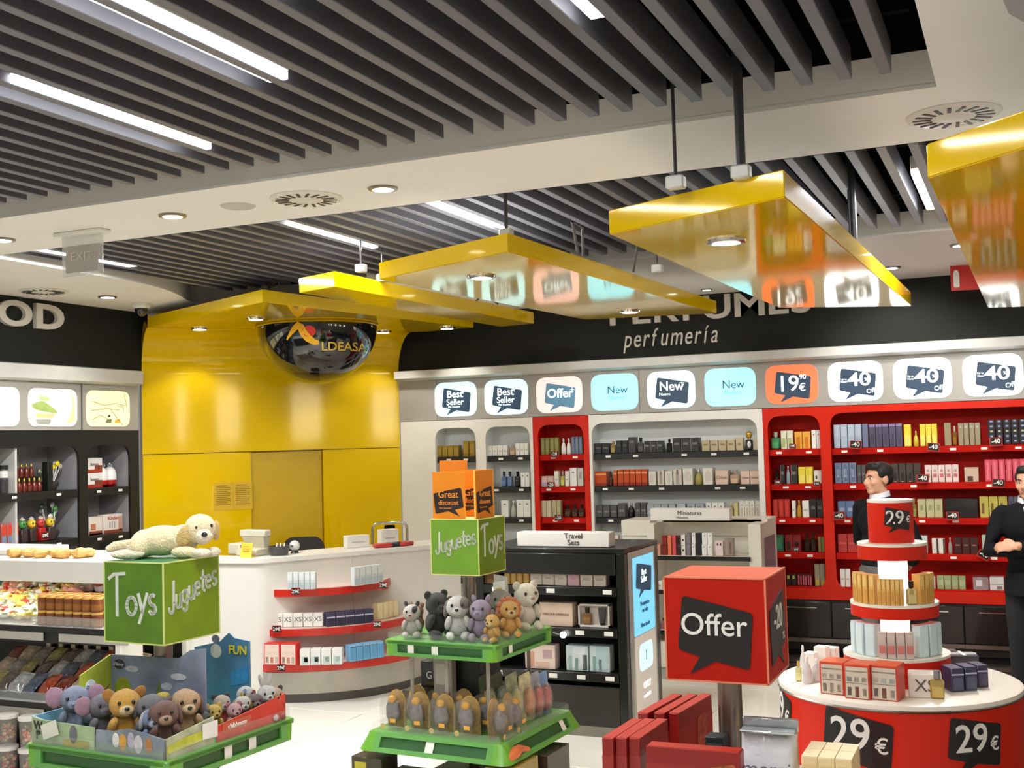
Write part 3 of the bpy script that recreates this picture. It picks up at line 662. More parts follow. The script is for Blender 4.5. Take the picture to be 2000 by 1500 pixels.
run(s1, z1_, 1313, 1365, 855, 3, 'box', BK2, 'large black white-edged perfume box')
run(s1, z1_, 1370, 1435, 859, 4, 'box', BOX((186, 170, 136), (.2, .5, .8, .64, (140, 122, 84)), top=(206, 194, 164)), 'beige gold perfume box')
run(s1, z1_, 1436, 1451, 855, 1, 'box', BOX((190, 172, 136), (.3, .4, .7, .6, (150, 130, 90))), 'taller beige perfume box')
run(s1, z1_, 1452, 1469, 842, 1, 'figure', C(34, 34, 38), 'novelty perfume bottle with round gold cap')
run(s1, z1_, 1470, 1481, 855, 1, 'box', BOX((196, 184, 156)), 'pale box at the end')
COP = dict(c=(205, 84, 34), metal=.45, r=.28, p=[(0, .74, 1, .86, (235, 150, 92)), (0, .0, 1, .2, (150, 40, 22))])
run(s2, z2_, 1161, 1185, 921, 1, 'box', COP, 'first wide copper perfume carton')
run(s2, z2_, 1186, 1196, 920, 1, 'flask', C(90, 26, 18, cap=(30, 28, 28)), 'dark red perfume flask')
run(s2, z2_, 1197, 1205, 919, 1, 'box', COP, 'narrow copper carton beside a dark flask')
run(s2, z2_, 1206, 1264, 917, 5, 'box', COP, 'copper perfume carton')
EMB = dict(c=(226, 222, 210), disc=(208, 203, 190))
run(s2, z2_, 1266, 1281, 921, 1, 'box', EMB, 'white embossed box beside the copper cartons')
run(s2, z2_, 1283, 1297, 919, 1, 'box', BOX((214, 206, 192), (.3, .1, .7, .85, (166, 158, 150)), (.4, .7, .6, .95, (120, 112, 104))), 'small box printed with a pale figure')
run(s2, z2_, 1298, 1313, 920, 1, 'box', EMB, 'white embossed box between two figure boxes')
run(s2, z2_, 1314, 1331, 916, 1, 'box', BOX((218, 208, 192), (.3, .05, .72, .8, (168, 158, 150)), (.4, .65, .6, .95, (110, 104, 98))), 'larger box printed with a pale figure')
run(s2, z2_, 1333, 1353, 915, 1, 'box', EMB, 'large white embossed box')
run(s2, z2_, 1354, 1371, 916, 1, 'flask', C(196, 184, 104, tr=.3), 'round yellow glass perfume flask')
run(s2, z2_, 1372, 1392, 914, 1, 'box', EMB, 'white embossed box after the yellow flask')
PKT = mat((120, 92, 80), .5, var=0)
run(s2, z2_, 1396, 1421, 919, 1, 'box', C(222, 196, 178), 'pale pink box lettered in brown', word=('Chloé', .34, PKT))
run(s2, z2_, 1422, 1444, 918, 1, 'bottle', C(224, 190, 160, cap=(200, 190, 180)), 'pink perfume bottle with a bow')
run(s2, z2_, 1446, 1482, 920, 2, 'box', C(220, 190, 172), 'smaller pale pink lettered box', word=('Chloé', .34, PKT))
GR1 = BOX((78, 76, 80), (.15, .4, .85, .55, (120, 118, 118)))
run(s3, z3_, 1163, 1205, 987, 3, 'box', GR1, 'short dark grey perfume box')
run(s3, z3_, 1206, 1221, 983, 1, 'box', GR1, 'taller dark grey perfume box')
run(s3, z3_, 1223, 1238, 982, 1, 'flask', C(28, 26, 28, cap=(160, 156, 150)), 'round black perfume flask')
run(s3, z3_, 1239, 1262, 982, 2, 'box', GR1, 'charcoal grey box')
run(s3, z3_, 1263, 1319, 985, 4, 'box', BOX((160, 168, 178), (.2, .3, .8, .5, (190, 196, 202))), 'pale blue perfume box')
run(s3, z3_, 1321, 1339, 984, 1, 'box', BOX((176, 186, 194)), 'single wide pale blue box')
run(s3, z3_, 1341, 1374, 984, 2, 'box', BOX((164, 174, 186), (.2, .5, .7, .8, (70, 74, 80))), 'dark-marked blue grey box')
run(s3, z3_, 1378, 1414, 982, 3, 'box', WH2, 'grey-emblemed white box')
run(s3, z3_, 1422, 1432, 980, 1, 'flask', C(190, 170, 90, cap=(220, 216, 200)), 'slim gold perfume flask')
run(s3, z3_, 1433, 1441, 982, 1, 'box', BOX((214, 200, 130)), 'pale yellow box')
run(s3, z3_, 1443, 1484, 978, 4, 'box', BOX((228, 224, 212), (.3, .1, .7, .6, (206, 190, 170)), (.25, .7, .75, .76, (180, 176, 166))), 'white patterned perfume box')
run('on fourth shelf '+W_, z4_, 1180, 1208, 1045, 3, 'box', BOX((226, 206, 196)), 'pale pink box')
# first and second white bay
B1, B2 = 'of first white bay', 'of second white bay'
OLV = BOX((140, 112, 30), (.1, .2, .9, .8, (160, 130, 44)))
run('on top shelf '+B1, z1_, 852, 896, 870, 4, 'box', OLV, 'olive gold box'); run('on top shelf '+B1, z1_, 904, 927, 861, 2, 'box', OLV, 'taller olive gold box')
run('on top shelf '+B2, z1_, 951, 991, 870, 4, 'box', WH1, 'low white box'); run('on top shelf '+B2, z1_, 992, 1005, 868, 1, 'bottle', C(206, 168, 140), 'peach perfume bottle')
run('on top shelf '+B2, z1_, 1006, 1032, 866, 3, 'box', WH1, 'tall white box')
run('on second shelf '+B2, z2_, 976, 999, 921, 2, 'bottle', C(110, 132, 176, cap=(60, 64, 80)), 'blue perfume bottle'); run('on second shelf '+B2, z2_, 1002, 1014, 921, 1, 'bottle', C(20, 20, 22, cap=(24, 24, 24), fill=(26, 26, 26)), 'black perfume bottle')
run('on second shelf '+B2, z2_, 1016, 1034, 923, 2, 'box', WH2, 'white emblem box')
run('on third shelf '+B2, z3_, 978, 993, 977, 1, 'box', WH2, 'separate white emblem box'); run('on third shelf '+B2, z3_, 994, 1006, 978, 1, 'flask', C(196, 200, 190), 'clear perfume flask'); run('on third shelf '+B2, z3_, 1008, 1036, 976, 2, 'box', WH2, 'white box')
# slim red bay
RB = 'of slim red bay'
run('on top shelf '+RB, z1_, 1055, 1091, 855, 4, 'box', BOX((124, 124, 60), (.2, .2, .8, .9, (146, 142, 84))), 'olive perfume box')
run('on top shelf '+RB, z1_, 1093, 1114, 856, 2, 'flask', C(240, 240, 236, tr=0, cap=(236, 236, 230), cm=0), 'white cone-shaped perfume flask')
run('on top shelf '+RB, z1_, 1115, 1137, 853, 3, 'box', BOX((96, 110, 134), (.2, .2, .8, .9, (116, 128, 150))), 'blue grey box')
run('on second shelf '+RB, z2_, 1056, 1081, 930, 2, 'box', BOX((224, 190, 182), (0, 0, 1, .4, (180, 176, 200))), 'low pink box'); run('on second shelf '+RB, z2_, 1082, 1091, 920, 1, 'box', WH1, 'white box left of yellow bottle')
run('on second shelf '+RB, z2_, 1092, 1102, 920, 1, 'bottle', C(206, 206, 96), 'yellow green bottle'); run('on second shelf '+RB, z2_, 1103, 1111, 920, 1, 'box', WH1, 'white box right of yellow bottle')
run('on second shelf '+RB, z2_, 1112, 1126, 914, 1, 'box', WH2, 'tallest white box'); run('on second shelf '+RB, z2_, 1127, 1139, 914, 1, 'box', BOX((196, 198, 190), (.3, .4, .7, .8, (150, 156, 150))), 'grey white box at the end')
run('on third shelf '+RB, z3_, 1056, 1077, 978, 2, 'box', BOX((206, 196, 164)), 'pale cream box'); run('on third shelf '+RB, z3_, 1078, 1095, 977, 2, 'box', BOX((176, 170, 132)), 'grey olive box')
run('on third shelf '+RB, z3_, 1100, 1140, 986, 3, 'bottle', C(84, 66, 52, cap=(60, 50, 40)), 'brown glass perfume bottle')
# narrow opening of the long red bay
NB = 'in narrow red opening'
run('on top shelf '+NB, z1_, 1502, 1523, 844, 1, 'bottle', C(70, 170, 110, cap=(200, 220, 200)), 'green glass bottle'); run('on top shelf '+NB, z1_, 1524, 1548, 841, 2, 'box', BOX((222, 224, 196), (.2, .1, .8, .6, (170, 186, 120))), 'white and green box')
run('on top shelf '+NB, z1_, 1551, 1582, 843, 2, 'box', BOX((232, 168, 60), (.25, .05, .75, .7, (206, 120, 20))), 'orange perfume box'); run('on top shelf '+NB, z1_, 1584, 1602, 840, 2, 'box', WH2, 'white box')
run('on second shelf '+NB, z2_, 1512, 1521, 914, 1, 'bottle', C(24, 22, 24, cap=(30, 30, 30), fill=(30, 28, 30)), 'small black bottle'); run('on second shelf '+NB, z2_, 1523, 1532, 908, 1, 'box', BK2, 'black box left of silver bottle')
run('on second shelf '+NB, z2_, 1533, 1543, 910, 1, 'flask', C(160, 176, 190, cap=(190, 190, 200)), 'silver blue perfume flask'); run('on second shelf '+NB, z2_, 1544, 1557, 908, 1, 'box', BK2, 'black box right of silver bottle')
YEL = BOX((226, 208, 60), (.1, .05, .9, .5, (236, 220, 110)))
run('on second shelf '+NB, z2_, 1558, 1587, 912, 2, 'box', YEL, 'yellow perfume box'); run('on second shelf '+NB, z2_, 1589, 1605, 919, 1, 'box', BOX((226, 222, 212), (.2, .35, .42, .6, (40, 38, 38))), 'white box with black square')
run('on third shelf '+NB, z3_, 1508, 1542, 975, 3, 'box', BOX((176, 36, 30), (.25, .1, .75, .9, (200, 60, 44))), 'red perfume box'); run('on third shelf '+NB, z3_, 1546, 1553, 978, 1, 'box', WH1, 'white box left of gold bottle')
run('on third shelf '+NB, z3_, 1554, 1565, 977, 1, 'flask', C(206, 150, 40, cap=(220, 190, 110)), 'gold amber flask'); run('on third shelf '+NB, z3_, 1566, 1580, 978, 1, 'box', WH1, 'white box right of gold bottle'); run('on third shelf '+NB, z3_, 1581, 1607, 975, 2, 'box', BK1, 'black box')
run('on fourth shelf '+NB, z4_, 1513, 1530, 1045, 1, 'box', BOX((40, 92, 64), (.2, .2, .8, .8, (60, 120, 84))), 'dark green box'); run('on fourth shelf '+NB, z4_, 1532, 1564, 1045, 2, 'box', BOX((120, 24, 20), (.2, .1, .7, .6, (40, 16, 14))), 'black-marked dark red box')
run('on fourth shelf '+NB, z4_, 1568, 1594, 1041, 2, 'bottle', C(36, 30, 26, cap=(60, 50, 36), fill=(40, 34, 26)), 'big black bottle'); run('on fourth shelf '+NB, z4_, 1597, 1610, 1049, 2, 'box', BOX((110, 104, 50)), 'olive box')
run('on lowest shelf '+NB, z5_, 1535, 1555, 1122, 2, 'box', BOX((30, 30, 28), (.2, .6, .7, .9, (190, 180, 50))), 'black and yellow box'); run('on lowest shelf '+NB, z5_, 1557, 1586, 1122, 3, 'box', BOX((60, 18, 24), (.05, .1, .35, .95, (206, 90, 110)), (.6, .05, .9, .85, (206, 90, 110))), 'pink striped dark box')
run('on lowest shelf '+NB, z5_, 1590, 1611, 1102, 2, 'box', BOX((150, 142, 120), (.2, .05, .8, .3, (190, 170, 40))), 'tall grey gold box')
# wide opening of the long red bay
RW = 'in wide red opening'
run('on top shelf '+RW, z1_, 1627, 1682, 829, 4, 'box', BOX((170, 186, 206), (.1, .5, .9, .95, (186, 200, 216))), 'light blue box'); run('on top shelf '+RW, z1_, 1683, 1695, 828, 1, 'box', BOX((112, 124, 156)), 'slate blue box')
run('on top shelf '+RW, z1_, 1696, 1762, 828, 5, 'box', BOX((84, 80, 104), (0, .88, 1, 1, (150, 130, 170)), (.25, .1, .75, .6, (70, 66, 88))), 'dusky purple box')
run('on top shelf '+RW, z1_, 1764, 1779, 829, 1, 'box', YEL, 'single yellow box'); run('on top shelf '+RW, z1_, 1782, 1794, 842, 1, 'flask', C(216, 196, 60, cap=(220, 200, 120)), 'small yellow flask'); run('on top shelf '+RW, z1_, 1795, 1830, 828, 3, 'box', YEL, 'bright yellow box')
run('on top shelf '+RW, z1_, 1843, 1857, 826, 1, 'box', BOX((150, 136, 104)), 'tan box left of amber bottle'); run('on top shelf '+RW, z1_, 1858, 1869, 832, 1, 'bottle', C(140, 96, 30, cap=(226, 220, 206)), 'amber bottle with white cap'); run('on top shelf '+RW, z1_, 1870, 1914, 826, 4, 'box', BOX((150, 140, 112), (.35, .78, .65, .88, (190, 184, 166))), 'tan perfume box')
DOT = [(.3, .1+.2*i, .7, .17+.2*i, (150, 160, 190) if i != 2 else (180, 186, 140)) for i in range(5)]
run('on top shelf '+RW, z1_, 1928, 2004, 819, 5, 'box', dict(c=(26, 27, 34), p=DOT), 'pale-dotted black box')
BLU = BOX((110, 128, 158), (.25, .1, .75, .9, (96, 112, 140)))
run('on second shelf '+RW, z2_, 1629, 1672, 904, 3, 'box', BLU, 'grey blue lettered box', word=('BOSS', .5, mat((200, 206, 216), .5, var=0), .5, math.pi/2))
run('on second shelf '+RW, z2_, 1673, 1690, 908, 2, 'box', GR1, 'dark grey box'); run('on second shelf '+RW, z2_, 1740, 1798, 905, 4, 'box', BOX((66, 56, 50), (.3, .1, .75, .5, (34, 30, 28)), (.35, .05, .65, .1, (190, 150, 130))), 'brown black box')
run('on second shelf '+RW, z2_, 1805, 1872, 908, 5, 'box', BOX((226, 206, 200), (.2, .3, .8, .5, (206, 110, 110)), (.3, .6, .7, .75, (190, 150, 150))), 'red-printed white box')
run('on second shelf '+RW, z2_, 1882, 1911, 913, 1, 'box', BOX((204, 178, 156), (.2, .05, .6, .4, (80, 56, 46))), 'beige box with brown mark'); run('on second shelf '+RW, z2_, 1922, 2004, 897, 6, 'box', BOX((214, 74, 96), (.3, .1, .7, .9, (228, 120, 130))), 'bright pink box')
run('on third shelf '+RW, z3_, 1635, 1668, 979, 2, 'box', BOX((92, 116, 156), (.2, .4, .8, .6, (150, 168, 190))), 'blue box'); run('on third shelf '+RW, z3_, 1778, 1790, 973, 1, 'bottle', C(150, 140, 70, cap=(180, 170, 120)), 'olive glass bottle')
run('on third shelf '+RW, z3_, 1791, 1841, 975, 3, 'box', BOX((186, 180, 136), (.3, .4, .7, .7, (150, 150, 110))), 'pale olive box'); run('on third shelf '+RW, z3_, 1843, 1910, 974, 1, 'box', BOX((18, 18, 16)), 'wide plain black carton')
run('on third shelf '+RW, z3_, 1912, 1967, 970, 3, 'box', BOX((190, 178, 84), (.2, .2, .5, .7, (120, 90, 40))), 'yellow olive box'); run('on third shelf '+RW, z3_, 1969, 1990, 970, 2, 'box', BOX((90, 96, 110), (.3, .2, .7, .8, (60, 64, 76))), 'slate box beside the suited man')
run('on fourth shelf '+RW, z4_, 1635, 1674, 1043, 2, 'box', BOX((168, 40, 36), (.1, .45, .9, .55, (190, 80, 70))), 'dull red box'); run('on fourth shelf '+RW, z4_, 1785, 1811, 1047, 1, 'box', BOX((206, 214, 214), (.1, .6, .9, .7, (40, 40, 44)), (.1, .2, .9, .5, (176, 196, 200))), 'white box with black stripe')
run('on fourth shelf '+RW, z4_, 1819, 1845, 1052, 2, 'box', BOX((224, 218, 206), (.75, 0, 1, 1, (60, 40, 36))), 'narrow white box'); run('on fourth shelf '+RW, z4_, 1850, 1860, 1050, 1, 'flask', C(170, 160, 150), 'small clear flask')
run('on fourth shelf '+RW, z4_, 1862, 1910, 1050, 3, 'box', BOX((60, 26, 24), (.2, .5, .8, .58, (150, 110, 90))), 'dark brown box'); run('on fourth shelf '+RW, z4_, 1917, 1946, 1045, 2, 'box', BOX((176, 188, 170)), 'pale green box')
run('on lowest shelf '+RW, z5_, 1640, 1660, 1112, 2, 'box', WH1, 'white box'); run('on lowest shelf '+RW, z5_, 1817, 1827, 1126, 1, 'box', BOX((206, 200, 186)), 'small grey white box')
run('on lowest shelf '+RW, z5_, 1829, 1886, 1125, 4, 'box', BOX((150, 164, 112), (.1, .3, .9, .7, (170, 180, 134))), 'sage green box'); run('on lowest shelf '+RW, z5_, 1899, 1931, 1128, 1, 'box', BOX((176, 176, 178), (.2, .3, .6, .8, (210, 210, 214)), r=.15, metal=.6), 'silver foil box')
run('on lowest shelf '+RW, z5_, 1932, 1961, 1128, 1, 'box', BOX((214, 210, 206), (0, .45, 1, .5, (150, 146, 142)), (.5, .1, .9, .35, (120, 116, 114))), 'silver white box')
# discount tags clipped to the shelves
TAGR = mat((176, 40, 30), .45); TAGK = mat((24, 22, 22), .4)
def price_tag(fr, w, h, txt, label, group, rot=0, parent_rz=0):
    c, s = math.cos(rot), math.sin(rot); r2 = fr.r*c+fr.u*s; u2 = fr.u*c-fr.r*s
    t = thing('price_tag', label, 'price tag', fr.o, 0, group); f = Fr((0, 0, 0), r2, u2)
    MB().plate(f, rrect(-w*.56, -h*.62, w*.56, h*.5, .004, 2), t=.004).build('holder', TAGR, t)
    MB().plate(Fr(f.p(0, 0, .003), f.r, f.u), [(-w*.5, -h*.38), (w*.46, -h*.46), (w*.5, h*.36), (-w*.42, h*.46)], t=.003).build('card', TAGK, t)
    text(txt, h*(.82 if len(txt) == 3 and txt[0] == '-' else .66), INKW, Fr(f.p(0, 0, .004), f.r, f.u), 0, 0, t, bold=.02)
    return t
def wall_tag(px, py, w, txt, label, group, rot=0):
    p = atY(px, py, YB-.012); price_tag(Fr(p, (1, 0, 0), (0, 0, 1)), w, w*.72, txt, label, group, rot)
for px, py, lb in ((1083, 887, 'top'), (1076, 947, 'second'), (1091, 1011, 'third')): wall_tag(px, py, .075, '-20', f'black minus twenty tag on {lb} shelf of slim red bay', 'minus twenty tags')
for px, py, lb in ((1548, 871, 'top shelf'), (1519, 942, 'second shelf near the black bottle'), (1595, 945, 'second shelf near the white box'), (1555, 1073, 'fourth shelf')): wall_tag(px, py, .055, '19€', f'small black nineteen euro tag on {lb} of narrow red opening', 'nineteen euro tags')
for px, py, lb, ro in ((1671, 868, 'top shelf by the light blue boxes', -.08), (1823, 873, 'top shelf by the yellow boxes', -.08), (1945, 862, 'top shelf by the dotted black boxes', .05), (1802, 934, 'second shelf by the red-printed boxes', -.03), (1950, 943, 'second shelf by the pink boxes', -.03), (1639, 1007, 'third shelf by the blue boxes', .02), (1860, 1007, 'third shelf by the black carton', 0), (1922, 1083, 'fourth shelf, tilted like a diamond', -.5)):
    wall_tag(px, py, .09, '-40', f'black minus forty tag on {lb}, wide red opening', 'minus forty tags', ro)
# ================================================================ FOOD wall: black shelving, lit pictures, sweets
t = thing('display_bay', 'black wall shelving of sweets with rounded openings under the FOOD sign', 'wall shelving', (XL, 0, 0), 0, 'display bays of the food wall')
fr = Fr((0, 0, 0), (0, 1, 0), (0, 0, 1)); FH = [(5.3, .3, 6.2, 2.02), (6.29, .3, 7.715, 2.02), (7.815, .3, 8.345, 2.02)]
MB().plate(fr, [(4.9, .05), (8.462, .05), (8.462, 2.153), (4.9, 2.153)], [rrect(*h, .13, 8) for h in FH], t=.025).build('face_panel', BLACK, t)
INF = mat((150, 148, 150), .5, var=.06)
FZ = [1.645, 1.225, .8]
for a, b, c, d in FH:
    m = MB(); Y0, Y1, D = a-.004, c+.004, -.38
    m.poly([(D, Y0, b), (D, Y1, b), (D, Y1, d+.004), (D, Y0, d+.004)]); m.poly([(-.024, Y0, b), (D, Y0, b), (D, Y0, d+.004), (-.024, Y0, d+.004)])
    m.poly([(-.024, Y1, b), (D, Y1, b), (D, Y1, d+.004), (-.024, Y1, d+.004)]); m.poly([(-.024, Y0, d+.004), (-.024, Y1, d+.004), (D, Y1, d+.004), (D, Y0, d+.004)]); m.poly([(-.024, Y0, b), (-.024, Y1, b), (D, Y1, b), (D, Y0, b)])
    m.build('recess_lining', INF, t)
    for z in FZ:
        s = MB().box(((D-.006)/2, (a+c)/2, z-.035), (-D-.01, c-a-.006, .066), b=.003).build('shelf', BLACK, t)
        for k in range(3 if c-a > .8 else 2):
            o = put('price_label', PRICE, s, (.001, a+(c-a)*((k+.5)/(3 if c-a > .8 else 2)), z-.035), math.pi/2)
MB().box((-.2, 7.05, 1.16), (.34, .02, 1.7)).build('divider', GREYL, t)
b = struct(put('trim_4', MB().plate(Fr((XL, 0, 0), (0, 1, 0), (0, 0, 1)), [(4.9, 2.158), (8.46, 2.158), (8.46, 2.562), (4.9, 2.562)], t=.05).mesh('trim_4', GREYP)))
m = MB(); pr = [(0, 2.565), (.08, 2.585), (.08, 2.7), (0, 2.715)]
m.add([(XL+x, y, z) for y in (4.9, 8.44) for x, z in pr], [(0, 1, 5, 4), (1, 2, 6, 5), (2, 3, 7, 6), (0, 1, 2, 3), (4, 5, 6, 7), (0, 3, 7, 4)]); struct(put('trim_5', m.mesh('trim_5', GREYL, smooth=False)))
MB().box((XL+.004, 7.745, 2.36), (.012, .008, .4)).build('panel_joint', STEEL, b)
FOODP = mat((255, 238, 170), .4, emit=.95, ecol=(255, 240, 176), var=0); FOODQ = mat((255, 252, 226), .4, emit=1.15, ecol=(255, 252, 222), var=0)
def leafy(t, f, items):
    for nm, pts, col, e in items: MB().plate(Fr(f.p(0, 0, .002), f.r, f.u), pts, t=.001).build(nm, mat(col, .5, emit=e, ecol=col, var=.2, vscale=14), t)
for i, (y0, y1, lb) in enumerate(((6.5, 7.06, 'bright pale yellow lit picture panel cut by the edge of the photo'), (7.15, 7.69, 'lit picture panel of a green leafy sandwich on pale yellow'), (7.8, 8.34, 'lit yellow picture panel with thin drawn lines beside the yellow wall'))):
    t = thing('light_box', lb, 'sign', (XL, (y0+y1)/2, 2.35), 0, 'lit pictures under the food sign'); w = y1-y0
    f = Fr((.002, 0, 0), (0, 1, 0), (0, 0, 1))
    MB().plate(f, rrect(-w/2-.006, -.166, w/2+.006, .166, .09, 8), t=.004).build('frame', mat((168, 164, 158), .4), t)
    MB().plate(Fr((.005, 0, 0), f.r, f.u), rrect(-w/2, -.16, w/2, .16, .085, 8), t=.004).build('diffuser', FOODQ if i < 2 else FOODP, t)
    g = Fr((.005, 0, 0), f.r, f.u)
    if i == 1: leafy(t, g, [('printed_leaf', rpoly([(-.25, .02), (-.12, .06), (.0, .0), (.06, -.05), (-.08, -.04), (-.2, -.02)], .03), (150, 170, 96), .5), ('printed_bread', rpoly([(-.2, -.05), (.02, -.05), (.0, -.09), (-.18, -.09)], .02), (222, 190, 130), .6), ('printed_wrap', rpoly([(-.2, -.1), (-.02, -.1), (-.04, -.145), (-.18, -.145)], .02), (150, 150, 140), .5), ('printed_leaf', rpoly([(-.17, .1), (-.05, .09), (-.04, .05), (-.14, .06)], .02), (176, 190, 130), .6), ('printed_shade', rpoly([(.2, .14), (.24, .1), (.25, -.12), (.14, -.14), (.22, 0)], .03), (250, 214, 150), .75)])
    if i == 2:
        m = MB()
        for q in ([(-.2, .06), (-.05, .03), (.1, .05), (.2, .03)], [(-.22, -.02), (-.02, .0), (.14, -.01)], [(.02, .0), (.1, -.08), (.18, -.15)], [(-.2, -.1), (-.1, -.06), (.0, -.1)], [(.1, .03), (.18, .02), (.19, -.02)], [(.2, .14), (.23, .02)]): ribbon(m, g, q, .005, .003)
        m.build('printed_lines', mat((150, 120, 60), .5, emit=.25, ecol=(150, 120, 60), var=0), t)
        leafy(t, g, [('printed_patch', rpoly([(-.03, -.1), (.04, -.09), (.03, -.13), (-.04, -.13)], .01), (120, 126, 90), .35), ('printed_patch', rpoly([(.08, -.1), (.15, -.09), (.14, -.13), (.07, -.13)], .01), (206, 170, 70), .5), ('printed_patch', rpoly([(-.01, -.06), (.02, -.05), (.02, -.075), (-.01, -.08)], .005), (60, 90, 60), .3)])
def frun(where, zs, x0, x1, yt, n, kind, st, desc, X=XL-.07, dep=None, gap=.004, name=None, cat=None, dx=0):
    a, b = atX(x0, yt, X).y, atX(x1, yt, X).y; h = atX((x0+x1)/2, yt, X).z-zs; w = (b-a)/n; d = dep or min(.14, max(.05, w*1.1))
    me = goods(kind, w-gap, d, h, st); out = []
    for i in range(n):
        o = put(name or CATW[kind][0], me, None, (X-d/2-dx, a+w*(i+.5), zs), math.pi/2)
        tag(o, olabel(i, n, desc, where), cat or CATW[kind][1], f'{plural(desc)} {where}' if n > 1 else None); out.append((o, d, h, w))
    return out
FT, FS = 'on top shelf of black sweets bay', 'on second shelf of black sweets bay'
for i in range(2): pass
frun(FT, FZ[0], 6, 40, 908, 2, 'can', C(60, 58, 60, r=.2, p=[(0, .55, 1, .8, (225, 222, 216)), (0, .86, 1, 1, (30, 30, 30))]), 'dark jar with white label', name='sweet_jar', cat='jar', gap=.01)
GB = C(96, 34, 26, r=.3, cap=(226, 190, 70), p=[])
for rowi, (yt, dz, dd) in enumerate(((918, 0, 0), (897, .12, .09))):
    lab = 'front row' if rowi == 0 else 'raised back row'
    if rowi: 
        o = put('bottle_riser', MB().box((0, 0, .06), (.1, .33, .118)).mesh('bottle_riser', BLACK), None, (XL-.215, 7.245, FZ[0])); tag(o, 'black riser block behind little gold-capped liqueur bottles on sweets shelf', 'riser')
    for i in range(6):
        me = goods('flask', .05, .05, .115, C(108, 40, 26, cap=(222, 196, 60), cm=.7, tr=0))
        o = put('liqueur_bottle', me, None, (XL-.12-dd, 7.11+.054*i, FZ[0]+dz)); tag(o, f'{ORD[i]} in {lab} of little gold-capped liqueur bottles on sweets shelf', 'bottle', 'little liqueur bottles')
frun(FT, FZ[0], 93, 104, 902, 1, 'box', C(22, 26, 22), 'narrow black box beside the lollipop bunch', name='sweet_box', cat='box')
def lollies(label, base, n, seed, cols, h, r, group):
    rnd = random.Random(seed); t = thing('lollipop_stand', label, 'sweets', base, 0, group)
    MB().lathe([(.05, 0), (.075, .05), (.07, .075), (0, .075)], 16).build('pot', mat((58, 52, 50), .4), t)
    for i in range(n):
        a = i*2.4; q = .035+.06*rnd.random(); top = Vector((q*math.cos(a)*.8, q*math.sin(a)*1.25, h*(.62+.38*rnd.random())))
        m = MB(); m.tube([(top.x*.3, top.y*.3, .06), top], .004, 6); s = m.build('lollipop', PAPER, t); m = MB(); m.ell(top, (.014, r, r), 0, (10, 7)); m.build('sweet', mat(cols[i % len(cols)], .2, coat=.4), s)
lollies('bunch of yellow, white and green lollipops on the top sweets shelf', (XL-.16, 7.54, FZ[0]+.003), 12, 3, [(226, 206, 30), (236, 236, 220), (60, 120, 50), (190, 180, 170)], .235, .024, 'lollipop bunches')
lollies('bunch of green and white lollipops on the second sweets shelf', (XL-.16, 7.54, FZ[1]+.003), 9, 5, [(70, 130, 60), (226, 226, 220), (50, 60, 60), (150, 160, 170)], .29, .026, 'lollipop bunches')
KB = dict(c=(236, 234, 230), p=[(0, 0, 1, .22, (150, 60, 40)), (.5, .2, 1, .5, (120, 60, 40)), (0, .0, 1, .08, (190, 34, 26))])
for k, (z, nm) in enumerate(((FZ[0], 'lower'), (FZ[0]+.135, 'upper'))):
    me = goods('box', .195, .16, .13, KB); o = put('chocolate_box', me, None, (XL-.16, 7.98, z), math.pi/2); tag(o, f'{nm} of two stacked white and brown chocolate boxes on narrow sweets shelf', 'box', 'white and brown chocolate boxes')
    word_on(o, text_mesh('bueno', .042, mat((60, 34, 26), .5, var=0), t=.0008), -.083, .075)
for k, y in enumerate((8.13, 8.24)):
    t = thing('chocolate_egg', f'{["nearer", "farther"][k]} big white and red chocolate egg with silver foil top beside boxes', 'chocolate egg', (XL-.15, y, FZ[0]), 0, 'big chocolate eggs')
    MB().lathe([(.03, 0), (.056, .02), (.062, .05), (.062, .06)], 20, cap=False).build('red_base', mat((176, 30, 28), .3, coat=.3), t)
    MB().lathe([(.062, .06), (.06, .11), (.05, .15), (.03, .175)], 20, cap=False).build('white_shell', mat((236, 234, 232), .3, coat=.3), t)
    MB().lathe([(.03, .175), (.045, .2), (.04, .215), (.0, .21)], 14, cap=False).build('foil_top', mat((190, 196, 210), .15, metal=.9), t)
frun(FS, FZ[1], 2, 37, 1022, 3, 'box', C(176, 96, 84, r=.15, p=[(.1, .1, .9, .4, (120, 140, 170)), (.1, .5, .9, .9, (206, 70, 50))]), 'clear box of coloured sweets', name='sweet_box', cat='box')
FIG = [((70, 140, 70), 'green-headed'), ((232, 190, 40), 'yellow-headed'), ((200, 60, 50), 'red-headed'), ((230, 200, 50), 'second yellow-headed')]
for i, (col, nm) in enumerate(FIG):
    y = atX(47+18*i, 1050, XL-.08).y; t = thing('sweet_figure', f'{nm} sweet dispenser figure on the second sweets shelf', 'sweet dispenser', (XL-.1, y, FZ[1]), 0, 'sweet dispenser figures')
    MB().box((0, 0, .055), (.06, .07, .11), b=.006).build('box', mat((60, 46, 44) if i != 2 else (180, 30, 26), .4), t); MB().ell((0, 0, .15), (.036, .04, .038)).build('head', mat(col, .35), t)
    MB().lathe([(.02, 0), (.024, .01), (.0, .03)], 10, (0, 0, .183)).build('cap', mat((220, 214, 200), .4), t)
    for s in (-1, 1): MB().ell((.033, .014*s, .155), (.006, .007, .009), 0, (8, 5)).build('eye', BLACKG, t)
p = atX(88, 1046, XL-.03); price_tag(Fr(p, (0, 1, 0), (0, 0, 1)), .07, .06, '29€', 'small red and black price tag before the sweet dispenser figures', 'twenty nine euro tags')
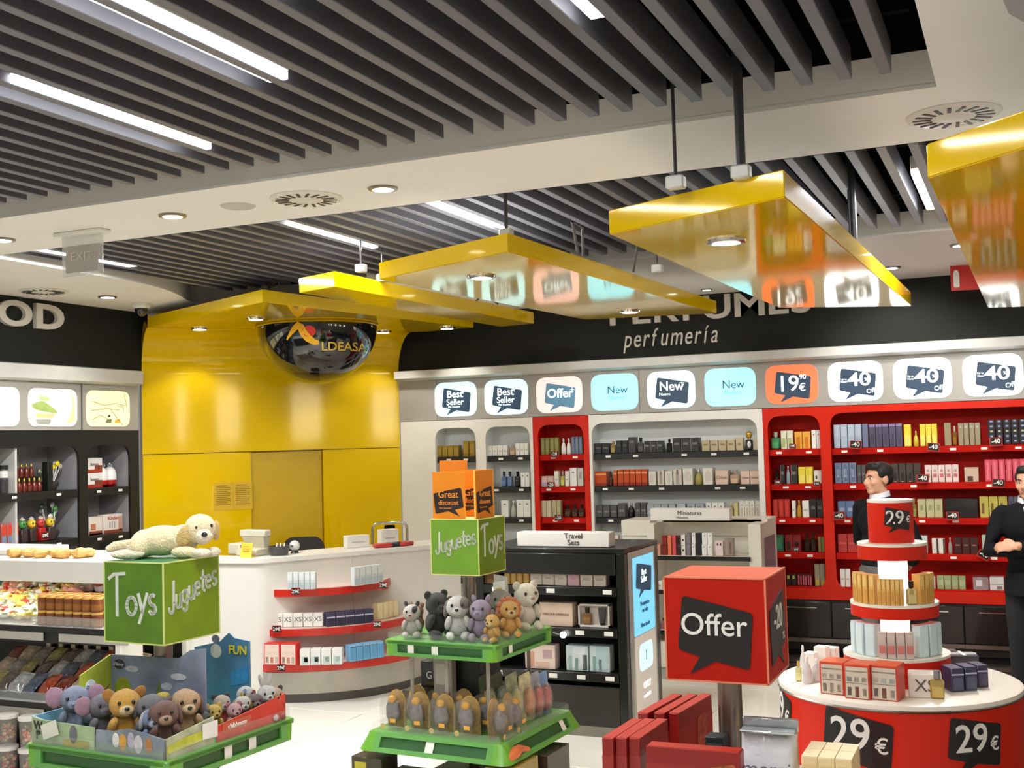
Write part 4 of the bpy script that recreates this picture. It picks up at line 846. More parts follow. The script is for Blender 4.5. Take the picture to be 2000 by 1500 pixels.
for x0, x1, yt, w, lb in ((174, 201, 1009, None, 'brown and white chocolate box on second narrow sweets shelf'), (202, 256, 1003, 'Kinder', 'wide white chocolate box printed with a face, second narrow sweets shelf')):
    y0, y1 = atX(x0, yt, XL-.08).y, min(8.335, atX(x1, yt, XL-.08).y); h = atX((x0+x1)/2, yt, XL-.08).z-FZ[1]; wd = y1-y0-.004
    o = put('chocolate_box', goods('box', wd, .07, h, dict(c=(230, 220, 210), p=[(0, 0, 1, .2, (140, 60, 40)), (.12, .25, .5, .6, (190, 120, 90)), (.0, .0, 1, .07, (180, 34, 28))] if not w else [(0, 0, 1, .16, (140, 66, 46)), (.78, .1, .98, .85, (196, 150, 126)), (.3, .25, .36, .6, (160, 160, 160)), (.42, .25, .48, .6, (160, 160, 160)), (.54, .25, .6, .6, (160, 160, 160))])), None, (XL-.12, (y0+y1)/2, FZ[1]), math.pi/2)
    tag(o, lb, 'box', 'chocolate boxes on the second shelf')
    if w: word_on(o, text_mesh(w, .05, mat((170, 40, 34), .5, var=0), t=.0008), -.038, h*.78)
# ================================================================ white sweets gondola on the left
GX0, GX1, GY = -7.0, -4.58, 4.97
t = thing('sweets_gondola', 'long white sweets gondola with black-edged shelves in front of the counter', 'display stand', ((GX0+GX1)/2, GY, 0)); cx = (GX0+GX1)/2; L = GX1-GX0
MB().box((0, .3, 1.289), (L, .6, .122), b=.006).build('top_beam', WHITE, t)
MB().box((L/2-.02, .09, .615), (.04, .18, 1.22), b=.004).build('end_panel', WHITE, t); MB().box((L/2-.02, .575, .615), (.04, .05, 1.22), b=.004).build('rear_post', WHITE, t); MB().box((-L/2+.03, .3, .615), (.06, .6, 1.22), b=.004).build('end_panel', WHITE, t)
MB().box((0, .58, .615), (L-.12, .02, 1.22)).build('back_panel', BLACK, t)
for z in (.975, .545):
    s = MB().box((0, .285, z-.015), (L-.13, .56, .03), b=.003).build('shelf', WHITE, t)
    MB().box((0, .0, z-.014), (L-.13, .012, .032)).build('edge_strip', BLACK, s)
    for k in range(4): MB().box((-L/2+.12+.62*k+.25, -.003, z-.055), (.5, .006, .045)).build('label_holder', mat((176, 172, 162), .4), s)
    MB().box((0, .012, z-.06), (L-.13, .012, .06)).build('rail', BLACK, s)
    MB().box((0, -.004, z+.03), (L-.13, .004, .06)).build('guard', mat((230, 235, 235), .05, alpha=.16, var=0), s)
MB().box((0, .29, .07), (L, .56, .14)).build('plinth', BLACK, t)
d = bpy.data.lights.new('shelf_lamp', 'AREA'); d.shape = 'RECTANGLE'; d.size = L-.2; d.size_y = .04; d.energy = 9; o = bpy.data.objects.new('shelf_lamp', d); COL.objects.link(o); o.parent = t; o.location = (0, .08, 1.222)
# brown tubs with golden lids
tb = goods('can', .064, .064, .085, C(122, 66, 36, r=.3, p=[(0, .12, 1, .5, (150, 96, 40)), (0, .84, 1, 1.0, (226, 176, 90))]))
x0 = atY(76, 1210, GY+.06).x
for zz in range(2):
    for rr in range(3):
        for c_ in range(7):
            o = put('sweet_tub', tb, None, (x0+.035+.067*c_, GY+.06+.067*rr, .976+.0865*zz)); tag(o, f'{ORD[c_]} from left, {["front", "middle", "back"][rr]} row, {["lower", "upper"][zz]} layer of brown tubs with golden lids', 'tub', 'brown tubs with golden lids')
# loose sweets
def heap(name, label, cols, box, n, seed, r, zf):
    rnd = random.Random(seed); m = MB(); ms = [mat(c, .25, coat=.4) for c in cols]
    for i in range(n):
        x, y = rnd.uniform(box[0], box[1]), rnd.uniform(box[2], box[3]); rr = r*rnd.uniform(.7, 1.2)
        z = box[4]+(zf(y)-box[4])*rnd.uniform(1, 1.25)+rr*.75
        rot = Matrix.Rotation(rnd.uniform(0, 3), 3, 'Z') @ Matrix.Rotation(rnd.uniform(-.6, .6), 3, 'Y'); k = rnd.randrange(len(ms))
        m.ell((x, y, z), (rr*1.3, rr*.75, rr*.6), k, (8, 5), rot); 
        e = Vector((rr*1.6, 0, 0)); q = rot @ e
        for s in (-1, 1): m.ell((x+q.x*s, y+q.y*s, z+q.z*s), (rr*.4, rr*.55, rr*.15), k, (6, 4), rot)
    return m.build(name, ms)
o = heap('wrapped_sweets', '', [(236, 230, 216), (220, 196, 90), (206, 206, 120), (190, 200, 170), (226, 160, 140), (200, 60, 50)], (-5.95, x0-.02, GY+.05, GY+.5, .98), 260, 4, .032, lambda y: .985+(y-GY)*.26)
tag(o, 'loose heap of wrapped white and yellow sweets beside the brown tubs', 'sweets'); o['kind'] = 'stuff'
o = put('sweets_ramp', MB().add([(-5.97, GY+.02, .977), (x0-.015, GY+.02, .977), (x0-.015, GY+.53, 1.1), (-5.97, GY+.53, 1.1), (-5.97, GY+.53, .977), (x0-.015, GY+.53, .977)], [(0, 1, 2, 3), (1, 5, 2), (0, 3, 4), (3, 2, 5, 4), (0, 4, 5, 1)]).mesh('sweets_ramp', PAPER)); tag(o, 'white sloping tray under the loose wrapped sweets', 'tray')
# bags behind the sweets on the upper shelf
for i, (x, c1_, c2_) in enumerate(((-5.32, (206, 170, 160), (150, 60, 50)), (-5.2, (222, 210, 200), (180, 90, 70)), (-5.02, (90, 92, 110), (180, 186, 196)), (-4.9, (70, 66, 74), (170, 130, 120)), (-4.78, (150, 120, 120), (210, 190, 180)))):
    t = thing('sweet_bag', f'{ORD[i]} upright printed sweet bag at the back of the upper gondola shelf', 'sweet bag', (x, GY+.42 if i > 1 else GY+.52, .976 if i > 1 else 1.11), 0, 'upright bags on the upper gondola shelf')
    m = MB(); vs = []; n = 14
    for z, rx, ry in ((0, .05, .03), (.03, .056, .035), (.12, .054, .03), (.185, .05, .012), (.2, .052, .004)): vs += [(rx*math.cos(2*math.pi*k/n), ry*math.sin(2*math.pi*k/n), z*(1 if i > 1 else .55)) for k in range(n)]
    m.add(vs, [(j*n+k, j*n+(k+1) % n, (j+1)*n+(k+1) % n, (j+1)*n+k) for j in range(4) for k in range(n)]+[tuple(range(n)), tuple(range(4*n, 5*n))]); m.build('bag', mat(c1_, .2, coat=.4, var=.25, vscale=18), t)
    MB().ell((0, -.03, .09*(1 if i > 1 else .55)), (.035, .008, .04*(1 if i > 1 else .55)), 0, (10, 6)).build('printed_patch', mat(c2_, .3), t)
# packets on the lower shelf, three rows rising to the back
pk = MB(); vs = []; n = 16
for z, rx, ry in ((0, .05, .003), (.012, .05, .004), (.03, .048, .02), (.075, .05, .028), (.12, .048, .02), (.138, .05, .004), (.15, .05, .003)): vs += [(rx*math.cos(2*math.pi*k/n), ry*math.sin(2*math.pi*k/n), z) for k in range(n)]
pk.add(vs, [(j*n+k, j*n+(k+1) % n, (j+1)*n+(k+1) % n, (j+1)*n+k) for j in range(6) for k in range(n)]+[tuple(range(n)), tuple(range(6*n, 7*n))])
PKC = [(150, 140, 132), (176, 80, 50), (110, 96, 90), (196, 176, 150), (90, 100, 120), (160, 150, 96), (130, 60, 46), (186, 186, 186)]
pms = [pk.mesh('sweet_packet', mat(c, .15, coat=.5, var=.5, vscale=34, metal=.2)) for c in PKC]
for rr in range(3):
    for i in range(11):
        o = put('sweet_packet', pms[(i*5+rr*3) % 8], None, (-5.76+.107*i+.03*(rr % 2), GY+.07+.13*rr, .58+.05*rr)); o.rotation_euler = (-.95, random.uniform(-.15, .15), random.uniform(-.2, .2)); o.location.y -= .01
        tag(o, f'{ORD[i]} from left in {["front", "middle", "back"][rr]} row of shiny sweet packets, lower gondola shelf', 'packet', 'shiny sweet packets on the lower gondola shelf')
o = put('packet_riser', MB().add([(-5.85, GY+.05, .548), (-4.64, GY+.05, .548), (-4.64, GY+.42, .64), (-5.85, GY+.42, .64), (-5.85, GY+.42, .548), (-4.64, GY+.42, .548)], [(0, 1, 2, 3), (1, 5, 2), (0, 3, 4), (3, 2, 5, 4), (0, 4, 5, 1)]).mesh('packet_riser', BLACK)); tag(o, 'black sloping riser under the shiny sweet packets', 'riser')
# chocolate figures behind
for i in range(6):
    x = -5.58+.1*i; t = thing('chocolate_figure', f'{ORD[i]} white-bellied dark chocolate figure behind the shiny sweet packets', 'chocolate figure', (x, GY+.49, .548), 0, 'dark chocolate figures')
    MB().box((0, 0, .08), (.09, .07, .16), b=.01).build('carton', mat((96, 62, 54), .4), t)
    MB().ell((0, 0, .235), (.034, .03, .075), 0, (12, 8)).build('body', mat((44, 34, 34), .3), t); MB().ell((0, -.016, .225), (.02, .02, .055), 0, (10, 6)).build('belly', mat((216, 204, 184), .4), t); MB().ell((0, 0, .315), (.024, .024, .024), 0, (10, 6)).build('head', mat((50, 40, 40), .3), t)
# pastries and board on top
o = put('pastry_board', MB().box((-.2, 0, .018), (.62, .34, .036), b=.005).mesh('pastry_board', WHITE), None, (-5.6, GY+.38, 1.351)); tag(o, 'white serving board behind the golden pastries on the gondola', 'board')
rnd = random.Random(2)
for i, px in enumerate((14, 38, 70, 97, 122, 149)):
    p = atZ(px, 1084, 1.37); t = put('pastry', MB().ell((0, 0, .028), (.042, .05, .03), 0, (14, 9), None, .25, i).mesh('pastry', mat((226, 180, 104), .6, var=.25, vscale=30, bump=.6, bscale=90)), None, (p.x, GY+.12+.03*(i % 2), 1.35)); tag(t, f'{ORD[i]} golden pastry from the left on top of the sweets gondola', 'pastry', 'golden pastries')
for i, px in enumerate((108, 124)):
    p = atZ(px, 1078, 1.40); t = put('pastry', MB().ell((0, 0, .026), (.045, .045, .028), 0, (14, 9), None, .25, i+9).mesh('pastry', mat((232, 190, 116), .6, var=.25, vscale=30, bump=.6, bscale=90)), None, (p.x-.02, GY+.21, 1.35)); tag(t, f'{["smaller", "larger"][i]} golden pastry in the second row behind the others', 'pastry', 'golden pastries')
# clear pails at the bottom
for zz in range(2):
    for i in range(3):
        t = thing('sweet_pail', f'{ORD[i]} clear pail of red and orange sweets in {["lower", "upper"][zz]} row of the gondola foot', 'pail', (atY(-24+42*i, 1450, GY-.06).x, GY-.07, .142+.178*zz), 0, 'clear pails of red sweets')
        MB().lathe([(0, 0), (.046, 0), (.056, .15)], 22, cap=False).build('pail', mat((232, 226, 220), .08, alpha=.22, var=0, coat=.5), t)
        m = MB(); rnd = random.Random(i+5*zz); ms = [mat(c, .3) for c in ((190, 60, 40), (220, 130, 60), (206, 160, 130), (120, 120, 60))]
        for k in range(34):
            a, q, z = rnd.uniform(0, 6.3), math.sqrt(rnd.random())*.036, rnd.uniform(.02, .115); m.ell((q*math.cos(a), q*math.sin(a), z), (.014, .01, .01), rnd.randrange(4), (6, 4))
        m.build('sweets', ms, t)['kind'] = 'stuff'
        MB().lathe([(.059, .15), (.06, .168), (.05, .172), (0, .172)], 22).build('lid', mat((236, 232, 226), .4), t)
o = put('pail_stand', MB().box((0, 0, .07), (1.0, .16, .138)).mesh('pail_stand', BLACK), None, (-5.5, GY-.085, .001)); tag(o, 'low black base under the clear pails of sweets', 'base stand')
# ================================================================ cash desk
K0, kd = Vector((-5.43, 7.42, 0)), Vector((.53, .848, 0)).normalized(); kn = Vector((kd.y, -kd.x, 0))
def KP(t, n=0): q = K0+kd*t+kn*n; return (q.x, q.y)
t = thing('cash_desk', 'white angled cash desk with rounded red display shelves before the yellow wall', 'counter', (K0.x, K0.y, 0))
def rel(pts): return [(x-K0.x, y-K0.y) for x, y in pts]
def prism(pts, z0, z1): return MB().plate(Fr((0, 0, z1), (1, 0, 0), (0, 1, 0)), rel(pts), t=z1-z0)
HK = 1.10
body = [(-6.75, 7.26), (-5.47, 7.415), KP(.02, -.01), KP(.06, 0), KP(.775, 0), KP(.775, -.4), KP(-.05, -.4), (-6.75, 7.66)]
prism(body, .07, HK-.035).build('front_body', WHITE, t)
prism([KP(.778, 0), KP(1.8, 0), KP(1.8, -.4), KP(.778, -.4)], .07, HK-.035).build('front_body', WHITE, t)
top = [(-6.76, 7.24), (-5.46, 7.395), KP(.03, .012), KP(.07, .02), KP(1.82, .02), KP(1.82, -.45), KP(-.05, -.45), (-6.76, 7.7)]
prism(top, HK-.033, HK).build('worktop', WHITE, t)
prism([(-6.7, 7.31), KP(-.03, -.04), KP(1.75, -.04), KP(1.75, -.3), KP(0, -.3), (-6.7, 7.6)], .0, .069).build('plinth', mat((92, 88, 84), .35, .5), t)
MB().box((-.7, -.02+.03, .24), (1.2, .03, .2), rz=.118).build('steel_skirt', mat((176, 172, 162), .35, .6), t)
def bulge(t0, t1, sag, n=20, inner=0):
    w = (t1-t0)/2; R = (w*w+sag*sag)/(2*sag); th = math.asin(w/R); c = (t0+t1)/2
    return [KP(c+R*math.sin(-th+2*th*i/n), R*math.cos(-th+2*th*i/n)-(R-sag)) for i in range(n+1)]
a = bulge(.0, 1.5, .36); prism(a, .07, .235).build('steel_base', mat((180, 176, 166), .3, .75), t)
a = bulge(.03, 1.47, .33); prism(a, .0, .068).build('base_plinth', mat((92, 88, 84), .35, .5), t)
KS = [(.0, 1.5, .385, .24, .3), (.06, 1.42, .31, .5, .56), (.1, 1.12, .25, .80, .86)]
for i, (t0, t1, sg, z0, z1) in enumerate(KS):
    o = bulge(t0, t1, sg); s = prism(o, z0, z1-.006).build('shelf', mat((196, 42, 30), .3, coat=.3), t); prism(bulge(t0+.01, t1-.01, sg-.012), z1-.0055, z1).build('shelf_top', mat((232, 206, 196), .35), s)
# goods on the desk shelves: placed along the facet
def krun(zs, t0, t1, n0, n1, n, w, d, h, st, desc, where, kind='box', rz=0, word=None):
    for i in range(n):
        k = (i+.5)/n; q = KP(t0+(t1-t0)*k, n0+(n1-n0)*k)
        o = put(CATW[kind][0], goods(kind, w, d, h, st), None, (q[0], q[1], zs+.001), rz); tag(o, olabel(i, n, desc, where), CATW[kind][1], f'{plural(desc)} {where}')
        if word: word_on(o, word, -d/2-.001, h*.55)
def kt(px, py, z): 
    q = atZ(px, py, z)-K0; q.z = 0; return q.dot(kd), q.dot(kn)
def kline(px0, px1, py0, py1, z, back): (a, b), (c, d_) = kt(px0, py0, z), kt(px1, py1, z); return a, c, b-back, d_-back
WB = BOX((214, 222, 222), (.08, .55, .92, .97, (236, 240, 238)), (.08, .05, .92, .4, (186, 200, 204)))
def ang(l): dx, dy = (KP(l[1], l[3])[0]-KP(l[0], l[2])[0], KP(l[1], l[3])[1]-KP(l[0], l[2])[1]); return math.atan2(dy, dx), math.hypot(dx, dy)
SPX = [('top red desk shelf', .861, [(566, 622, 1152, 1151, 5, .13, WB, 'left group white silver carton', .045, None, .25), (692, 750, 1146, 1138, 5, .145, WB, 'right group white silver carton', .045, None, .3)]),
       ('middle red desk shelf', .561, [(540, 638, 1226, 1224, 5, .105, BOX((236, 234, 226), (.1, .05, .9, .95, (240, 238, 232))), 'black-lettered white carton', .07, 'XS', .1), (640, 733, 1225, 1216, 5, .105, BOX((56, 56, 84), (0, .6, 1, .7, (190, 190, 206)), (.1, .1, .9, .55, (40, 40, 62))), 'dark violet carton', .07, None, .25), (738, 778, 1212, 1204, 4, .13, BOX((240, 220, 166), (.05, .05, .95, .95, (244, 228, 180))), 'cream yellow carton', .07, None, .5)]),
       ('bottom red desk shelf', .301, [(526, 590, 1299, 1300, 2, .165, BOX((206, 52, 44), (.04, .04, .96, .94, (238, 214, 200)), (.1, .1, .28, .38, (120, 90, 84)), (.4, .1, .6, .36, (150, 60, 40)), (.7, .1, .9, .38, (180, 160, 150)), (.1, .48, .9, .62, (206, 190, 180))), 'red house-printed carton', .09, None, 0), (593, 676, 1300, 1298, 4, .12, BOX((238, 238, 234), (.15, .05, .85, .55, (190, 206, 200)), (.4, .2, .8, .5, (140, 160, 160))), 'glass-printed white carton', .08, None, .1), (684, 752, 1294, 1284, 5, .125, BOX((120, 176, 216), (.1, .1, .9, .9, (96, 160, 206)), (.1, .86, .9, .94, (190, 216, 232))), 'light blue carton', .07, None, .35)])]
for nm, z, rs in SPX:
    for px0, px1, py0, py1, n, h, st, desc, dep, wd, _ in rs:
        l = kline(px0, px1, py0, py1, z, dep/2+.012); a_, L_ = ang(l)
        krun(z, *l, n, L_/n-.004, dep, h, st, desc, 'on the '+nm, rz=a_, word=text_mesh(wd, .05, INK, t=.0006) if wd else None)
for px, py, z, lb in ((580, 1153, .86, 'black and red price tag at near end of top red desk shelf'), (750, 1141, .86, 'black and red price tag at far end of top red desk shelf'), (543, 1226, .56, 'black and red price tag at near end of middle red desk shelf'), (738, 1217, .56, 'black and red price tag at far end of middle red desk shelf'), (552, 1301, .3, 'black and red price tag on the bottom red desk shelf')):
    q = atZ(px, py, z); q += Vector((.03, -.06, 0)); price_tag(Fr(q, (.93, .36, 0), (0, 0, 1)), .062, .055, '29€', lb, 'twenty nine euro tags')
# things on the desk
p = atZ(488, 1088, HK); t = thing('cash_register', 'beige cash register screen standing on the white desk', 'cash register', (p.x-.06, p.y+.14, HK), -.12)
BEI = mat((206, 200, 176), .5)
MB().box((0, 0, .03), (.22, .2, .06), b=.01).build('base', BEI, t); m = MB(); m.add([(-.09, .02, .06), (.09, .02, .06), (.1, .07, .06), (-.1, .07, .06), (-.12, -.02, .15), (.12, -.02, .15), (.12, .05, .15), (-.12, .05, .15)], [(0, 1, 5, 4), (2, 3, 7, 6), (1, 2, 6, 5), (3, 0, 4, 7), (0, 1, 2, 3)]); m.build('neck', BEI, t)
MB().box((0, .015, .175), (.27, .08, .055), b=.008).build('head', mat((216, 210, 190), .45), t); MB().box((-.2, .05, .045), (.13, .16, .09), b=.01).build('printer', BEI, t)
p = atZ(475, 1090, HK); t = thing('notice_card', 'small yellow notice card standing before the cash register', 'notice card', (p.x, p.y+.03, HK), -.1)
MB().plate(Fr((0, 0, .0), (1, 0, 0), (0, .2, 1)), rrect(-.058, 0, .058, .115, .006), t=.003).build('card', mat((238, 208, 70), .5), t); m = MB()
for i in range(4): m.plate(Fr((0, -.002+.004*i, .085-.02*i), (1, 0, 0), (0, .2, 1)), [(-.035, 0), (.035, 0), (.035, .005), (-.035, .005)], t=.001)
m.build('printed_lines', mat((190, 150, 60), .5), t)['kind'] = 'stuff'; MB().box((0, .03, .004), (.1, .06, .008)).build('foot', mat((238, 208, 70), .5), t)
p = atZ(541, 1085, HK); t = thing('desk_tray', 'dark grey pen tray on the white desk beside a white ball', 'tray', (p.x, p.y+.03, HK), .5)
m = MB(); m.lathe([(0, .006), (.062, .006), (.078, .07), (.084, .074), (.07, 0), (0, 0)], 24, cap=False); m.build('tray', mat((70, 68, 68), .4), t)
for i in range(3): MB().tube([(-.03+.03*i, -.02, .012), (-.02+.03*i, .04, .09)], .005, 6).build('pen', PAPER, t)
p = atZ(568, 1081, HK); t = thing('desk_globe', 'small white ball-shaped gadget on the desk near the black chair', 'gadget', (p.x+.01, p.y+.04, HK))
MB().ell((0, 0, .06), (.042, .042, .042), 0, (20, 12)).build('ball', mat((226, 226, 222), .2, coat=.5), t); MB().lathe([(.035, 0), (.03, .012), (.018, .024)], 16).build('foot', BLACK, t); MB().lathe([(.014, 0), (.014, .006), (0, .008)], 12, (0, -.041, .06)).build('button', mat((90, 90, 96), .3), t)
# chair and trolley behind the desk
t = thing('office_chair', 'black office chair whose rounded back shows above the desk', 'chair', (-6.33, 9.3, 0), .5)
m = MB(); m.plate(Fr((0, 0, 0), (1, 0, 0), (0, .12, 1)), rpoly([(-.17, .62), (.17, .62), (.21, .95), (.17, 1.1), (-.17, 1.1), (-.21, .95)], [.05, .05, .05, .12, .12, .05]), t=.05); m.build('backrest', mat((38, 36, 36), .7, bump=.3), t)
MB().box((0, -.2, .48), (.46, .44, .07), b=.03).build('seat', mat((38, 36, 36), .7), t); MB().tube([(0, -.2, .1), (0, -.2, .45)], .03).build('column', BLACK, t)
MB().tube([(0, .02, .46), (0, .06, .5), (0, .08, .68)], .018).build('back_bracket', BLACK, t)
for i in range(5): MB().tube([(0, -.2, .1), (.26*math.cos(i*1.2566), -.2+.26*math.sin(i*1.2566), .05)], .018).build('leg', BLACK, t); MB().ell((.26*math.cos(i*1.2566), -.2+.26*math.sin(i*1.2566), .027), (.027, .02, .027), 0, (10, 6)).build('caster', BLACKG, t)
t = thing('hand_trolley', 'chrome-framed hand trolley with black strap leaning by the yellow wall', 'trolley', (-5.44, 9.42, 0), .45)
m = MB(); m.tube([(-.16, 0, .05), (-.16, 0, 1.18)]+[(-.16+.05*(1-math.cos(a)), 0, 1.18+.05*math.sin(a)) for a in (.5, 1.0, 1.57)]+[(.16-.05*(1-math.cos(a)), 0, 1.18+.05*math.sin(a)) for a in (1.57, 1.0, .5)]+[(.16, 0, 1.18), (.16, 0, .05)], .013, 10); m.build('frame', CHROME, t)
MB().box((0, 0, .65), (.1, .02, 1.12), b=.008).build('strap', BLACKM, t); MB().box((0, -.14, .02), (.36, .28, .02)).build('toe_plate', STEEL, t)
for s in (-1, 1): MB().lathe([(0, -.02), (.09, -.02), (.1, 0), (.09, .02), (0, .02)], 20).build('wheel', BLACK, t).matrix_local = Matrix.Translation((.22*s, .05, .1)) @ Matrix.Rotation(math.pi/2, 4, 'Y')
# bundles on the desk
for i, (px, py, c_, lb) in enumerate(((776, 1073, (186, 52, 40), 'red folded packet bundle on the desk, nearest the trolley'), (796, 1071, (44, 40, 54), 'dark folded packet on the desk between two red ones'), (815, 1069, (190, 50, 40), 'red folded packet bundle on the desk beside the toy cube'))):
    q = kt(px, py, HK); q = KP(q[0], -.12); o = put('folded_packet', MB().box((0, 0, .017), (.16, .11, .034), b=.012).mesh('folded_packet', mat(c_, .35, coat=.3, var=.25, vscale=30)), None, (q[0], q[1], HK+.001), .7+.3*i); tag(o, lb, 'packet', 'folded packets on the desk')
for i, (px, w) in enumerate(((790, .2), (835, .16))):
    q = KP((.98, 1.28)[i], -.33); o = put('white_carton', goods('box', w, .1, (.1, .13)[i], WH1), None, (q[0], q[1], HK+.001), .9); tag(o, f'{["wide low", "taller"][i]} white carton at the back of the desk by the yellow wall', 'carton')
# ================================================================ black gondola with travel sets
BX0, BX1, BY, BD = -3.5, -2.42, 7.22, .75
t = thing('travel_gondola', 'black shop gondola with Travel Sets sign and lit end panel', 'display stand', ((BX0+BX1)/2, BY, 0)); w = BX1-BX0; BKG = mat((24, 24, 23), .3, coat=.2, var=.1)
MB().box((0, BD/2, 1.215), (w, BD, .03), b=.004).build('top_deck', BKG, t)
for s in (-1, 1): MB().box((s*(w/2-.03), BD/2, .6), (.06, BD, 1.2), b=.004).build('side_panel', BKG, t)
MB().box((0, .0, 1.13), (w-.124, .03, .14), b=.003).build('header', BKG, t)
MB().box((0, .42, .6), (w-.12, .02, 1.19)).build('back_panel', mat((58, 56, 54), .5), t)
MB().box((0, .02, .2), (w-.124, .03, .26), b=.003).build('base_panel', mat((44, 40, 36), .35, var=.15), t); MB().box((0, .05, .035), (w-.02, .06, .07)).build('plinth', STEEL, t)
for k, z in enumerate((.98, .71, .42)):
    s = MB().box((0, .2, z-.03), (w-.124, .42, .056), b=.003).build('shelf', BKG, t)
    for j in range(5):
        if (j+k) % 4 == 3: continue
        put('price_label', PRICE, s, (-w/2+.16+.2*j, -.012, z-.03)).scale = (1.2, 1, 1.4)
for x in (): MB().box((x, .03, .58), (.03, .05, .2)).build('divider', BKG, t)
o = thing('travel_sign', 'white sign block reading Travel Sets on top of the black gondola', 'sign', (-2.885, BY+.1, 1.231)); MB().box((0, .05, .05), (.67, .12, .1), b=.006).build('block', WHITE, o)
text('Travel\nSets', .052, mat((60, 60, 60), .5, var=0), Fr((.08, -.0115, .053), (1, 0, 0), (0, 0, 1)), 0, 0, o, spy=.85)
t2 = thing('lit_end_panel', 'tall lit advertising panel in silver frame on the black gondola end', 'sign', (BX1+.001, BY+.33, 0)); f = Fr((.02, 0, .66), (0, 1, 0), (0, 0, 1))
MB().plate(f, [(-.27, -.6), (.27, -.6), (.27, .54), (-.27, .54)], t=.019).build('frame', mat((196, 196, 190), .3, .4), t2)
def lp(nm, x0, z0, x1, z1, c, e, r=.01): MB().plate(Fr((.0225, 0, .66), f.r, f.u), rrect(x0, z0, x1, z1, r, 4), t=.002).build(nm, mat(c, .4, emit=e, ecol=c, var=.08, vscale=4), t2)
lp('poster', -.23, -.56, .23, -.02, (188, 178, 166), .55); lp('poster', -.23, -.015, .23, .5, (120, 206, 244), .8); 
g = Fr((.0235, 0, .66), f.r, f.u)
MB().plate(Fr(g.p(0, .36), g.r, g.u), bubble(.34, .24), t=.001).build('speech_bubble', mat((44, 72, 96), .5, emit=.2, ecol=(60, 110, 140), var=0), t2)
text('Best\nSeller', .06, TXW, Fr(g.p(0, .365), g.r, g.u), 0, 0, t2, spy=.8); text('Promotion\non sale', .045, TXD, g, 0, .16, t2); text('Now more', .045, TXD, g, 0, .04, t2)
MB().plate(Fr(g.p(0, -.17), g.r, g.u), rrect(-.15, -.09, .15, .09, .06), t=.001).build('badge', mat((196, 236, 250), .4, emit=.9, ecol=(196, 236, 250), var=0), t2); text('1', .1, TXD, Fr(g.p(0, -.17, .001), g.r, g.u), 0, 0, t2)
text('ONLY', .06, TXW, g, 0, -.36, t2); text('travel offer', .035, TXW, g, 0, -.43, t2)
gw = 'on upper shelf of black gondola'
for (x0, x1, yt, zs, n, kind, st, desc, wh, wd) in (
    (932, 968, 1112, .981, 2, 'box', BOX((150, 110, 70), (.1, .3, .9, .6, (120, 80, 46))), 'brown carton', gw, None), (984, 1033, 1107, .981, 4, 'box', BOX((206, 160, 84), (.3, .1, .7, .9, (220, 180, 110))), 'golden carton', gw, None),
    (1034, 1106, 1112, .981, 3, 'box', BOX((232, 222, 210), (.25, .4, .75, .5, (190, 180, 170))), 'white carton', gw, None), (1107, 1131, 1112, .981, 1, 'box', BOX((226, 186, 196), (.3, .4, .7, .5, (196, 150, 166))), 'pink carton', gw, None), (1132, 1183, 1113, .981, 2, 'box', BOX((222, 212, 198), (.2, .35, .8, .5, (180, 172, 160))), 'beige white carton', gw, None),
    (934, 946, 1150, .711, 1, 'flask', C(40, 36, 40), 'dark flask', 'on middle shelf of black gondola', None), (1052, 1119, 1177, .711, 1, 'box', BOX((206, 184, 164), (.0, 0, 1, .06, (190, 166, 146))), 'beige lettered gift carton', 'on middle shelf of black gondola', ('DOLCE & GABBANA', .085, mat((120, 90, 76), .5, var=0))),
    (1024, 1084, 1259, .421, 1, 'box', BOX((226, 206, 194), (.1, .1, .3, .7, (206, 150, 120)), (.6, .45, .9, .8, (180, 150, 150)), (.35, .05, .8, .3, (214, 180, 160))), 'pale gift carton with printed flasks', 'on bottom shelf of black gondola', None), (1104, 1149, 1261, .421, 1, 'box', BOX((196, 212, 214), (.3, .1, .9, .95, (216, 228, 228)), (.1, .05, .25, .6, (150, 176, 170)), (.4, .05, .55, .5, (150, 180, 180)), (.75, .05, .95, .65, (60, 66, 70))), 'blue white gift carton with dark bottle print', 'on bottom shelf of black gondola', None), (1150, 1191, 1262, .421, 1, 'box', BOX((196, 212, 216), (.3, .1, .95, .95, (176, 200, 204)), (.15, .05, .3, .6, (130, 160, 156)), (.45, .05, .6, .5, (140, 170, 170))), 'blue white gift carton with green print', 'on bottom shelf of black gondola', None)):
    run(wh, zs, x0, x1, yt, n, kind, st, desc, Y=BY+.03, name='gift_carton' if kind == 'box' else None, word=wd, dep=.09)
a, b = atY(1127, 1180, BY+.03), atY(1188, 1180, BY+.03); t = thing('gift_set', 'open white gift set with amber bottle and dark tube, middle shelf of black gondola', 'gift set', ((a.x+b.x)/2, BY+.05, .711)); w_ = b.x-a.x; hh = a.z-.711
MB().box((0, .05, hh/2), (w_, .02, hh)).build('tray_back', WHITE, t)
for c_, d_ in (((0, .02, .006), (w_, .05, .012)), ((-w_/2+.005, .02, hh/2), (.01, .05, hh)), ((w_/2-.005, .02, hh/2), (.01, .05, hh)), ((0, .02, hh-.005), (w_, .05, .01))): MB().box(c_, d_).build('tray_side', WHITE, t)
put('bottle', goods('bottle', .07, .05, hh*.75, C(150, 110, 70, cap=(60, 56, 54))), t, (-.05, .012, .014)); put('tube', goods('tube', .06, .04, hh*.75, C(64, 62, 62)), t, (.055, .012, .014))
